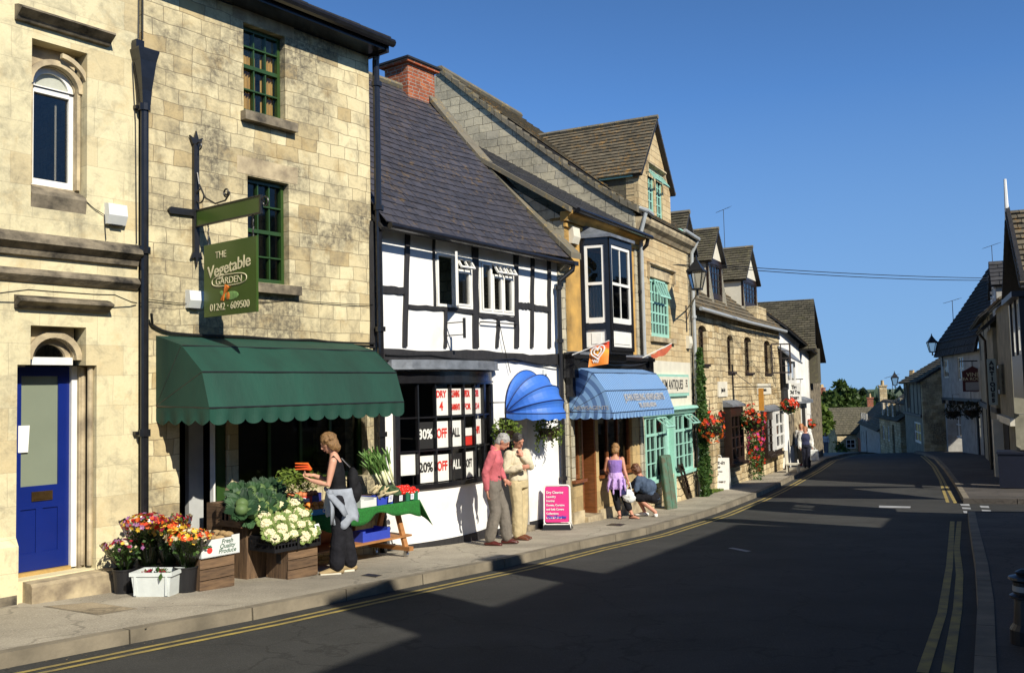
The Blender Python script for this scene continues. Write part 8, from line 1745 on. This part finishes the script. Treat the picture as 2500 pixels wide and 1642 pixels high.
# trestle table on castors with green cloth
TB = thing('stall_table', 'pine trestle table on castors under a green grass cloth', 'table', FB, (3.1, -.5, zb0)); tz = -1.45
m = MB(); m.box(1.98, 4.0, -.83, -.16, tz-.03, tz); m.build('table_top', K['pine'], TB)
m = MB(); m.box(2.05, 3.98, -.80, -.25, -1.93, -1.905); m.build('shelf', K['pine'], TB)
for x_ in (2.10, 3.86):
    for s_ in (-1, 1):
        m = MB(); m.beam((x_, -.5+s_*.30, FB.g(x_, -.5)+.12), (x_, -.5+s_*.10, tz-.03), .045, .07, up=(1, 0, 0)); m.build('leg', K['pine'], TB)
        c = MB(); zc_ = FB.g(x_, -.5+s_*.3); c.tube([(x_-.018, -.5+s_*.3, zc_+.036), (x_+.018, -.5+s_*.3, zc_+.036)], .036, 14); c.box(x_-.026, x_-.020, -.5+s_*.3-.02, -.5+s_*.3+.02, zc_+.02, zc_+.10); c.box(x_+.020, x_+.026, -.5+s_*.3-.02, -.5+s_*.3+.02, zc_+.02, zc_+.10); c.build('castor', K['chrome'], TB)
    MB().box(x_-.04, x_+.04, -.90, -.10, FB.g(x_, -.5)+.10, FB.g(x_, -.5)+.155).build('foot_rail', K['pine'], TB)
MB().box(2.4, 3.4, -.30, -.27, -1.9, -1.5).build('back_board', K['pine'], TB)
def clothz(x, e):   # hem drop along the front
    return .16+.05*math.sin(x*5.1)+.03*math.sin(x*11)+(.05 if x < 2.7 else 0)
m = MB()
m.sheet(lambda u, v: (1.95+2.12*u, -.10-.77*v, tz+.008+.004*math.sin(u*30)*math.sin(v*7)), 40, 6)
m.sheet(lambda u, v: (1.95+2.12*u, -.87-.018*math.sin(u*38)*v-.01*v, tz+.008-v*clothz(1.95+2.12*u, 0)), 60, 4)
m.sheet(lambda u, v: (4.07+.03*v+.16*v*u+.02*math.sin(u*15)*v, -.10-.77*u-.05*v*u, tz+.008-v*(.10+.25*u*u+.02*math.sin(u*14))), 20, 6)
o = m.build('cloth', K['grass_cloth'], None, smooth=True, raw=True, solid=.006); o.location = FB.p0; o.rotation_euler.z = FB.rz; tag(o, 'green artificial grass cloth draped over the stall table with a drooping corner', 'cloth')
# trays of goods
def tray(x0, x1, y0, y1, z0, h, mat, label, deco=None, name='card_tray'):
    T = thing(name, label, 'box', FB, ((x0+x1)/2, (y0+y1)/2, z0)); t = .006; m = MB()
    m.box(x0, x1, y0, y0+t, z0, z0+h*.8); m.box(x0, x1, y1-t, y1, z0, z0+h*.8); m.box(x0, x0+t, y0+t, y1-t, z0, z0+h); m.box(x1-t, x1, y0+t, y1-t, z0, z0+h); m.box(x0+t, x1-t, y0+t, y1-t, z0, z0+.006)
    for xa in (x0, x1-.05): m.box(xa, xa+.05, y0-.001, y0+t+.001, z0+h*.8, z0+h)
    m.build('tray', mat, T)
    if deco: deco(T)
    return T
fz_ = tz+.014
def deco_lb(T):
    m = MB(); [m.tube([(x_, -.875, fz_+.045), (x_, -.871, fz_+.045)], .028, 14) for x_ in (2.12, 2.36)]; m.build('white_dots', K['paper'], T); m = MB(); m.tube([(2.12, -.879, fz_+.045), (2.12, -.8755, fz_+.045)], .014, 12); m.tube([(2.36, -.879, fz_+.045), (2.36, -.8755, fz_+.045)], .014, 12); m.build('blue_dots', K['blue_card'], T)
tray(2.0, 2.46, -.87, -.50, fz_, .085, M('light_blue_card', (.04, .25, .52), .5, .1), 'light blue tray of oranges on the green cloth', deco_lb)
org = thing('orange', 'orange in the light blue tray', 'orange', FB, (2.1, -.8, fz_+.05), group='oranges in the light blue tray'); m = MB(); m.ball((0, 0, 0), .037, 14, 10); m.build('peel', M('orange_peel', (.72, .24, .03), .45, .1, 60, .3), org, smooth=True, raw=True)
k = 0
for a in range(6):
    for b in range(3):
        o = org if k == 0 else dup(org, (0, 0, 0)); o.location = FB.W(2.045+.074*a, -.83+.078*b, fz_+.065+.02*(b > 0)+random.uniform(0, .015)); k += 1
for k in range(4): o = dup(org, FB.W(2.08+.1*k, -.79, fz_+.12))
def deco_navy(T):
    text('Elita', .075, K['paper'], T, FB, 2.33, -.553, -1.36+.06, 1, bold=.003); m = MB(); m.box(2.22, 2.44, -.551, -.5495, -1.335, -1.235); m.build('red_panel', K['redink'], T)
tray(2.06, 2.60, -.545, -.20, -1.36, .15, M('navy_card', (.02, .02, .15), .5, .1), 'navy blue printed fruit box behind the oranges', deco_navy)
MB_ = thing('box_stand', 'low timber riser under the back row of boxes', 'stand', FB, (3.0, -.35, tz)); MB().box(2.02, 3.95, -.54, -.17, fz_, -1.362).build('riser', K['crate'], MB_)
pk = thing('peach', 'peach in the navy blue fruit box', 'peach', FB, (2.3, -.4, -1.2), group='peaches in the navy blue box'); m = MB(); m.ball((0, 0, 0), .036, 12, 9); m.build('skin', M('peach_skin', (.62, .20, .07), .6, .4, 12), pk, smooth=True, raw=True)
for k in range(16): o = pk if k == 0 else dup(pk, (0, 0, 0)); o.location = FB.W(2.12+.06*(k % 8), -.49+.07*(k//8), -1.225+random.uniform(0, .02))
# leafy greens lying on the back boxes
GR = thing('herb_bunches', 'pale green leafy bunches on the boxes at the back of the stall', 'vegetables', FB, (2.4, -.3, -1.2)); m = MB()
for _ in range(420): m.leaf((random.uniform(2.1, 2.75), random.uniform(-.45, -.15), -1.12+random.uniform(-.05, .12)), rv()+V((-.5, -.6, .2)), rv(), random.uniform(.05, .12), .018)
m.build('leaves', K['leafB'], GR)
# right hand end: blue tray of parsnips, black tray, leeks, green tray of tomatoes
tray(3.28, 3.56, -.86, -.55, fz_, .12, K['blue_card'], 'blue card tray of pale parsnips on the stall'); tray(3.58, 3.80, -.86, -.55, fz_, .10, K['blackplastic'], 'black tray of broccoli under the leeks'); tray(3.82, 4.05, -.86, -.55, fz_, .12, M('dark_green_card', (.02, .14, .07), .5, .1), 'dark green tray of tomatoes at the right end of the stall')
tray(2.98, 3.26, -.86, -.55, fz_, .11, K['whiteplastic'], 'white tray on the stall behind the woman')
ps = thing('parsnip', 'pale parsnip in the blue tray', 'parsnip', FB, (3.4, -.7, -1.3), group='parsnips in the blue tray'); m = MB(); m.tube([(0, 0, 0), (.03, 0, .01), (.10, 0, .0), (.17, 0, -.01)], [.012, .026, .018, .004], 9); m.build('root', M('parsnip_skin', (.66, .56, .34), .7, .2), ps, smooth=True, raw=True)
for k in range(12): o = ps if k == 0 else dup(ps, (0, 0, 0)); o.location = FB.W(3.31+.05*(k % 5), -.82+.07*(k//5), -1.36+.05*random.random()+.02*(k//5)); o.rotation_euler = (0, random.uniform(-1.0, -.3), FB.rz+random.uniform(-2.2, -.9))
tm = thing('tomato', 'red tomato in the dark green tray', 'tomato', FB, (3.9, -.7, -1.3), group='tomatoes in the dark green tray'); m = MB(); m.ball((0, 0, 0), (.038, .038, .032), 14, 10); m.build('skin', M('tomato_skin', (.62, .02, .01), .15, .05), tm, smooth=True, raw=True); m = MB(); [m.leaf((0, 0, .031), (math.cos(a), math.sin(a), .1), (0, 0, 1), .02, .006) for a in (0, 1.25, 2.5, 3.75, 5)]; m.build('calyx', K['leafC'], tm, raw=True)
for k in range(17): o = tm if k == 0 else dup(tm, (0, 0, 0)); r_ = k//6; o.location = FB.W(3.80+.054*(k % 6)+.02*r_, -.82+.085*r_, -1.335+.03*r_+random.uniform(0, .012)); o.rotation_euler = (random.uniform(-.5, .5), random.uniform(-.5, .5), random.uniform(0, 6))
lk = thing('leek', 'leek with green top and white root leaning on the stall', 'leek', FB, (3.6, -.4, -1.2), group='leeks leaning at the back of the stall'); m = MB(); m.tube([(0, 0, 0), (0, 0, .12), (0, 0, .26)], [.018, .017, .020], 9); m.build('shank', M('leek_white', (.66, .68, .42), .5, .15), lk, smooth=True, raw=True); m = MB()
for k in range(6): a = k*1.05; m.sheet((lambda a: lambda u, v: V((math.cos(a)*(.012+.07*v*v), math.sin(a)*(.012+.07*v*v), .24+.30*v-.05*v*v))+V((-math.sin(a), math.cos(a), 0))*(u-.5)*.045*(1-v*.75))(a), 2, 6)
m.sheet(lambda u, v: V((.018*math.cos(u*6.28), .018*math.sin(u*6.28), .22+v*.08)), 8, 2); m.build('leaves', leafm('leek_leaf', (.10, .22, .05), (.22, .36, .10), trans=.15), lk, smooth=True, raw=True)
for k in range(20):
    o = lk if k == 0 else dup(lk, (0, 0, 0)); f_ = k/19; o.location = FB.W(3.74-.10*f_+random.uniform(-.05, .05), -.62+random.uniform(-.1, .16), -1.25+random.uniform(-.04, .12)); d_ = (-FB.t*random.uniform(.25, .75)+V((0, 0, 1))-FB.n*random.uniform(-.05, .25)).normalized(); o.rotation_euler = (d_.to_track_quat('Z', 'Y') @ Matrix.Rotation(random.uniform(0, 6), 3, 'Z').to_quaternion()).to_euler(); o.scale = (.95,)*3
bro = thing('broccoli', 'dark green broccoli heap under the leeks', 'broccoli', FB, (3.6, -.7, fz_)); m = MB(); m.ball((3.66, -.68, fz_+.10), (.14, .15, .10), 12, 8, noise=.06)
for _ in range(170): d = rv(); d.z = abs(d.z); m.ball(V((3.66, -.69, fz_+.10))+V((d.x*.14, d.y*.16, d.z*.11)), random.uniform(.014, .026), 6, 4)
m.build('florets', M('broccoli_green', (.045, .09, .035), .8, .4, 40, .6), bro)
card(FB, 3.44, -.90, fz_+.03, .09, .09, 'white price card on the blue tray of parsnips', .15, .15); card(FB, 3.66, -.885, fz_+.02, .06, .075, 'white price card on the black broccoli tray', 0, .05); card(FB, 3.88, -.885, fz_+.02, .06, .075, 'white price card on the green tomato tray', 0, .05)
T = thing('price_board', 'small blackboard price label behind the tomatoes', 'price card', FB, (3.88, -.5, -1.25)); MB().box(3.86, 4.0, -.50, -.49, -1.36, -1.20).build('board', K['blackcard'], T)
tray(3.12, 3.62, -.74, -.42, -1.905, .14, K['blue_card'], 'bright blue card box on the shelf under the stall')
# ---- flowers in buckets
def bucket(x, y, R, h, label): T = thing('flower_bucket', label, 'bucket', FB, (x, y, FB.g(x, y)), group='black flower buckets by the pipe'); m = MB(); z = FB.g(x, y); m.lathe([(R*.78, 0), (R*.98, h-.015), (R*1.06, h-.015), (R*1.06, h), (R*.96, h), (R*.74, .02)], 20, (x, y, z)); m.build('bucket', K['blackplastic'], T); return T
def bouquet(x, y, z, R, H, label, cols, n=60, s=.026, lean=(0, 0)):
    T = thing('bouquet', label, 'flowers', FB, (x, y, z), group=None); top = V((x+lean[0], y+lean[1], z+H)); m = MB()
    for k in range(46):
        a = random.uniform(0, 6.28); r_ = R*math.sqrt(random.random()); m.tube([(x+math.cos(a)*r_*.3, y+math.sin(a)*r_*.3, z), (top.x+math.cos(a)*r_, top.y+math.sin(a)*r_, top.z-.02)], .003, 4)
    leaves(m, (x+lean[0]*.7, y+lean[1]*.7, z+H*.72), (R*.85, R*.85, H*.32), 420, .055, .3); m.build('stems', K['leafC'], T)
    for nm, key, f_ in cols: q = MB(); blooms(q, (top.x, top.y, top.z-.03), (R, R, R*.42), int(n*f_), s, -.25, petals=7); q.build(nm, K[key], T)
    w_ = MB()
    for k in range(10):
        a = k*.63; w_.sheet((lambda a: lambda u, v: (x+lean[0]*v+math.cos(a+(u-.5)*.7)*(R*.35+R*.85*v), y+lean[1]*v+math.sin(a+(u-.5)*.7)*(R*.35+R*.85*v), z+.02+H*(1.02-.08*abs(u-.5))*v))(a), 2, 3)
    w_.build('cellophane', K['cello'], T)
m_, t_, bs_, N_f, L_f = nmat('clear_cellophane'); t_.nodes.remove(bs_); a_ = N_f('ShaderNodeBsdfTransparent'); b_ = N_f('ShaderNodeBsdfGlossy'); b_.inputs['Roughness'].default_value = .15; f_ = N_f('ShaderNodeFresnel'); f_.inputs[0].default_value = 1.3; x_f = N_f('ShaderNodeMixShader'); L_f(f_.outputs[0], x_f.inputs[0]); L_f(a_.outputs[0], x_f.inputs[1]); L_f(b_.outputs[0], x_f.inputs[2]); L_f(x_f.outputs[0], t_.nodes['Material Output'].inputs[0]); K['cello'] = m_
for x, y, R, h, lb in ((.03, -.36, .12, .26, 'black bucket nearest the blue door, left of the white tub'), (.42, -.90, .125, .27, 'black bucket between the white tub and the wooden crate'), (.30, -.42, .12, .27, 'black bucket at the back against the pipe')): bucket(x, y, R, h, lb)
g0 = FB.g(.2, -.5)
bouquet(.03, -.38, g0+.24, .20, .28, 'pink and cream flowers in the left bucket', [('pink_flowers', 'petpu', .5), ('cream_flowers', 'petwh', .35), ('crimson_flowers', 'petcr', .3), ('yellow_flowers', 'petye', .15)], 70, .024, (-.04, -.03))
bouquet(.45, -.90, g0+.26, .23, .33, 'orange and yellow flowers in the bucket by the wooden crate', [('orange_flowers', 'petor', .5), ('yellow_flowers', 'petye', .45), ('cream_flowers', 'petwh', .4), ('red_flowers', 'petred', .2)], 90, .030, (-.01, -.02))
bouquet(.26, -.44, g0+.26, .24, .48, 'mixed red and mauve flowers in the rear bucket', [('red_flowers', 'petred', .35), ('mauve_flowers', 'petpu', .3), ('crimson_flowers', 'petcr', .4), ('yellow_flowers', 'petye', .3), ('orange_flowers', 'petor', .3)], 90, .028, (-.02, 0))
bouquet(.40, -.60, g0+.26, .20, .40, 'yellow gerberas between the front and rear buckets', [('yellow_flowers', 'petye', .8), ('orange_flowers', 'petor', .3), ('crimson_flowers', 'petcr', .3)], 70, .034)
bouquet(.62, -.36, g0+.20, .17, .52, 'small crimson flowers at the back beside the price card', [('crimson_flowers', 'petcr', .8), ('yellow_flowers', 'petye', .3)], 50, .022)
bucket(.60, -.36, .11, .26, 'black bucket beside the shop doorway, half hidden by flowers')
P = FB.W(.15, -.80, 0); TU = thing('plastic_tub', 'white plastic tub with a few red flowers in front of the buckets', 'tub', loc=(P.x, P.y, gz(P.y)), rz=rad(-6)); m = MB()
a, b, h = .22, .15, .255; out = [[(-a*k, -b*k, z), (a*k, -b*k, z), (a*k, b*k, z), (-a*k, b*k, z)] for k, z in ((.86, 0), (.97, h-.04), (1.05, h-.04), (1.05, h), (.95, h), (.84, .015))]; m.rings(out)
for x_ in (-.17, .17): m.box(x_-.012, x_+.012, -b*1.04, -b*.93, .02, h-.04)
m.build('tub', M('white_tub_plastic', (.60, .64, .62), .35, .1), TU, raw=True)
P = TU.location+V((0, 0, .18)); LF = thing('loose_flowers', 'loose crimson flowers lying in the white tub', 'flowers', loc=P, rz=rad(-6)); m = MB(); blooms(m, (-.02, -.03, .05), (.12, .08, .03), 16, .028, 0); m.build('petals', K['petcr'], LF, raw=True); m = MB(); leaves(m, (0, 0, .04), (.16, .1, .03), 90, .05); m.leaf((.12, -.16, .08), (0, -.2, -1), (0, 1, 0), .09, .05); m.build('leaves', K['leafC'], LF, raw=True)
# ================================================================ boards and furniture along the pavement
PB = thing('pavement_board', 'pink dry cleaning pavement board in a white frame with a rubber base', 'sign', loc=gpt(1362, 1291), rz=0); c_ = gpt(1362, 1291); PB.rotation_euler.z = rad(-8)
sc_ = FPX/c_.y; W2_, H2_ = 62/sc_, 105/sc_*1.0
def rrect(w_, h_, r_, z0, y_): 
    P = []
    for cx, cz, a0 in ((w_/2-r_, r_, -90), (w_/2-r_, h_-r_, 0), (-w_/2+r_, h_-r_, 90), (-w_/2+r_, r_, 180)): P += [(cx+r_*math.cos(rad(a0+k*18)), y_, z0+cz+r_*math.sin(rad(a0+k*18))) for k in range(6)]
    return P
for s_ in (-1, 1):
    m = MB(); tl = lambda p: (p[0], p[1]*1.0+s_*.14*(1-(p[2]/H2_))+s_*.012, p[2]); Pl = [tl(p) for p in rrect(W2_, H2_-.10, .05, .10, 0)]; m.tube(Pl+[Pl[0]], .014, 6)
    m.tube([tl((-W2_/2, 0, .12)), tl((-W2_/2-.01, 0, .0))], .014, 6); m.tube([tl((W2_/2, 0, .12)), tl((W2_/2+.01, 0, .0))], .014, 6); m.build('frame', K['whitepaint'], PB, raw=True)
    m = MB(); q = [tl(p) for p in rrect(W2_-.04, H2_-.16, .03, .14, 0)]; m.add(q+[(x, y+.006, z) for x, y, z in q], [tuple(range(24)), tuple(range(47, 23, -1))]+[(i, (i+1) % 24, (i+1) % 24+24, i+24) for i in range(24)]); pn_ = m.build('panel', M('pink_panel', (.62, .03, .20), .45, .05), PB, raw=True)
    if s_ == -1:
        tlt = math.atan2(.14, H2_); yy_ = lambda z: -.14*(1-z/H2_)-.016-.004
        for i_, (s2, sz2) in enumerate((('Dry Cleaning', .060), ('Laundry', .055), ('Ironing', .055), ('Duvets, Curtains', .050), ('and Sofa Covers', .050), ('Collections', .050), ('and Deliveries', .050))):
            z_ = H2_-.14-i_*.072; text(s2, sz2, K['paper'], PB, FB, -W2_/2+.04, yy_(z_), z_, .95, align='LEFT', rot=Matrix.Rotation(-tlt, 3, 'X'), parent=pn_, bold=.001)
        text('Dry Cleaning', .07, K['blue_card'], PB, FB, .0, yy_(.20), .21, .9, rot=Matrix.Rotation(-tlt, 3, 'X'), parent=pn_, bold=.003)
m = MB(); m.rings([[(-W2_*.56, -.24, 0), (W2_*.56, -.24, 0), (W2_*.56, .24, 0), (-W2_*.56, .24, 0)], [(-W2_*.5, -.17, .10), (W2_*.5, -.17, .10), (W2_*.5, .17, .10), (-W2_*.5, .17, .10)]]); m.build('rubber_base', K['blackplastic'], PB, raw=True)
def aboard(px, wpx, hpx, label, mat, lines, rz_, spread=.22, name='pavement_board'):
    c_ = gpt(*px); s_ = FPX/c_.y; w_, h_ = wpx/s_, hpx/s_; T = thing(name, label, 'sign', loc=c_, rz=rz_)
    for sg in (-1, 1):
        m = MB(); m.hexa([(-w_/2, sg*spread-.012, 0), (w_/2, sg*spread-.012, 0), (w_/2, sg*spread+.012, 0), (-w_/2, sg*spread+.012, 0), (-w_/2, sg*.02-.012, h_), (w_/2, sg*.02-.012, h_), (w_/2, sg*.02+.012, h_), (-w_/2, sg*.02+.012, h_)]); o = m.build('panel', mat, T, raw=True)
        if sg == -1:
            tl = math.atan2(spread-.02, h_)
            for s2, f_, sz2, sh_ in lines: text(s2, sz2*h_, K['blackink'], T, FB, 0, -(spread*(1-f_)+.02*f_)-.016, f_*h_, .95, shear=sh_, rot=Matrix.Rotation(-tl, 3, 'X'), parent=o, bold=.003)
            if len(lines) > 2:
                q = MB()
                for k in range(5): q.leaf((-.06+.03*k, -(spread*.55)-.018, h_*(.40+.03*(k % 2))), (math.cos(k*1.3), 0, math.sin(k*1.3)), (0, 1, 0), .09, .05)
                q.build('emblem', K['blackink'], T, raw=True, parent=o)
    MB().tube([(-.08, 0, h_), (-.06, 0, h_+.07), (.06, 0, h_+.07), (.08, 0, h_)], .012, 6).build('handle', mat, T, raw=True); return T
aboard((1757, 1193), 50, 75, 'white just-in pavement board standing in front of the arched door', K['whitepaint'], (('just-in', .80, .17, .2), ('hair', .68, .09, 0), ('open late', .55, .07, 0), ('01242 604567', .22, .08, 0)), rad(-20))
T = aboard((1912, 1145), 22, 36, 'small dark framed chalk board outside the tea house', K['brownpaint'], (), rad(-30)); 
m = MB(); m.hexa([(-.11, -.235, .06), (.11, -.235, .06), (.11, -.23, .06), (-.11, -.23, .06), (-.11, -.055, .50), (.11, -.055, .50), (.11, -.05, .50), (-.11, -.05, .50)]); m.build('white_panel', K['whitepaint'], T, raw=True)
# green box and plank leaning at the antiques shop
c16 = lambda x, y: (1540+.2817*x, 820+.2817*y)
GB = thing('leaning_case', 'long worn green wooden case leaning on the teal shopfront', 'case', FE, (1.3, -.5, FE.g(1.3, -.5)))
bA, bB, bC = gpt(*c16(280, 1470)), gpt(*c16(405, 1490)), gpt(*c16(475, 1450)); lA, lB, lC = [FE.L(p) for p in (bA, bB, bC)]
ztp = FE.Z(*c16(300, 1030), -.2); up_ = V((-.10, .36, ztp-FE.g(1.2, -.5))); a0 = V((lB.x-.42, lB.y+.10, FE.g(1.3, -.6))); b0 = V((lB.x, lB.y, a0.z)); d0 = V((lC.x-.05, lC.y, a0.z)); dd = d0-b0
up_ = FE.L(FE.W(*FE.px(*c16(262, 1040), -.15)[:1], -.15, FE.px(*c16(262, 1040), -.15)[1]))-a0
m = MB(); dp = V((.16, .12, 0)); m.hexa([a0, b0, b0+dp, a0+dp, a0+up_, b0+up_, b0+up_+dp, a0+up_+dp]); gcm = M('worn_green_paint', (.055, .13, .085), .6, .6, 6, .3, col2=(.10, .085, .05), fine=6); m.build('case_body', gcm, GB)
m = MB(); n_ = (b0-a0).cross(up_).normalized()*.012; 
for f0, f1 in ((.03, .48), (.52, .97)): P_ = [a0.lerp(b0, f0)+up_*.03, a0.lerp(b0, f1)+up_*.03, a0.lerp(b0, f1)+up_*.97, a0.lerp(b0, f0)+up_*.97]; m.hexa([p+n_*.2 for p in P_]+[p+n_ for p in P_])
m.build('lid_panel', gcm, GB)
PL = thing('leaning_plank', 'narrow dark wooden steps leaning beside the green case', 'ladder', FE, (2.6, -.4, FE.g(2.6, -.4))); p1 = FE.L(gpt(*c16(500, 1410))); q1_ = V((*FE.px(*c16(415, 1120), -.12)[:1], -.12, FE.px(*c16(415, 1120), -.12)[1])); m = MB()
for s_ in (0, .26): m.beam(p1+V((s_, 0, 0)), q1_+V((s_, 0, 0)), .05, .08)
for k in range(5): q = p1.lerp(q1_, .15+.18*k); m.beam(q, q+V((.26, 0, 0)), .10, .025)
m.build('frame', K['brownpaint'], PL)
WC = thing('white_urn', 'cream garden chair outside the tea house', 'chair', FG, (3.4, -.6, FG.g(3.4, -.6))); x, y, z = FG.X(1935, 1115, -.6), -.6, FG.g(3.4, -.6); m = MB(); m.cbox((x, y, z+.45), (.46, .46, .05)); m.build('seat', K['creampaint'], WC); MB().cbox((x, y+.22, z+.70), (.46, .05, .45)).build('backrest', K['creampaint'], WC)
for a in (-1, 1):
    for b in (-1, 1): MB().cbox((x+a*.19, y+b*.19, z+.21), (.04, .04, .43)).build('leg', K['creampaint'], WC)
WC.name = 'garden_chair'
# newspaper rack in front of the crouching man
c_ = gpt(1552, 1258); NR = thing('newspaper_rack', 'blue newspaper rack beside the crouching man', 'rack', FD, tuple(FD.L(gpt(1575, 1243)))); x, y, z = FD.L(gpt(1575, 1243)); x -= .1
m = MB()
for k in range(4): m.tube([(x-.42, y, z+.0), (x-.42, y, z+.85)], .014, 6) if k == 0 else m.tube([(x-.42+.28*k, y, z), (x-.42+.28*k, y, z+.85)], .014, 6)
for k in range(5): m.tube([(x-.42, y, z+.1+.18*k), (x+.42, y, z+.1+.18*k)], .012, 6)
m.tube([(x-.42, y, z+.85), (x, y, z+.95), (x+.42, y, z+.85)], .014, 6); m.build('wire_frame', M('blue_wire', (.02, .05, .40), .4, .1), NR)
for k in range(3): MB().cbox((x-.26+.26*k, y-.03, z+.30+.2*(k % 2)), (.22, .02, .30), Matrix.Rotation(-.2, 3, 'X')).build('newspaper', K['paper'], NR)
# ---------------------------------------------------------------- finish
for o in BASES:
    if '_b' in o: del o['_b']
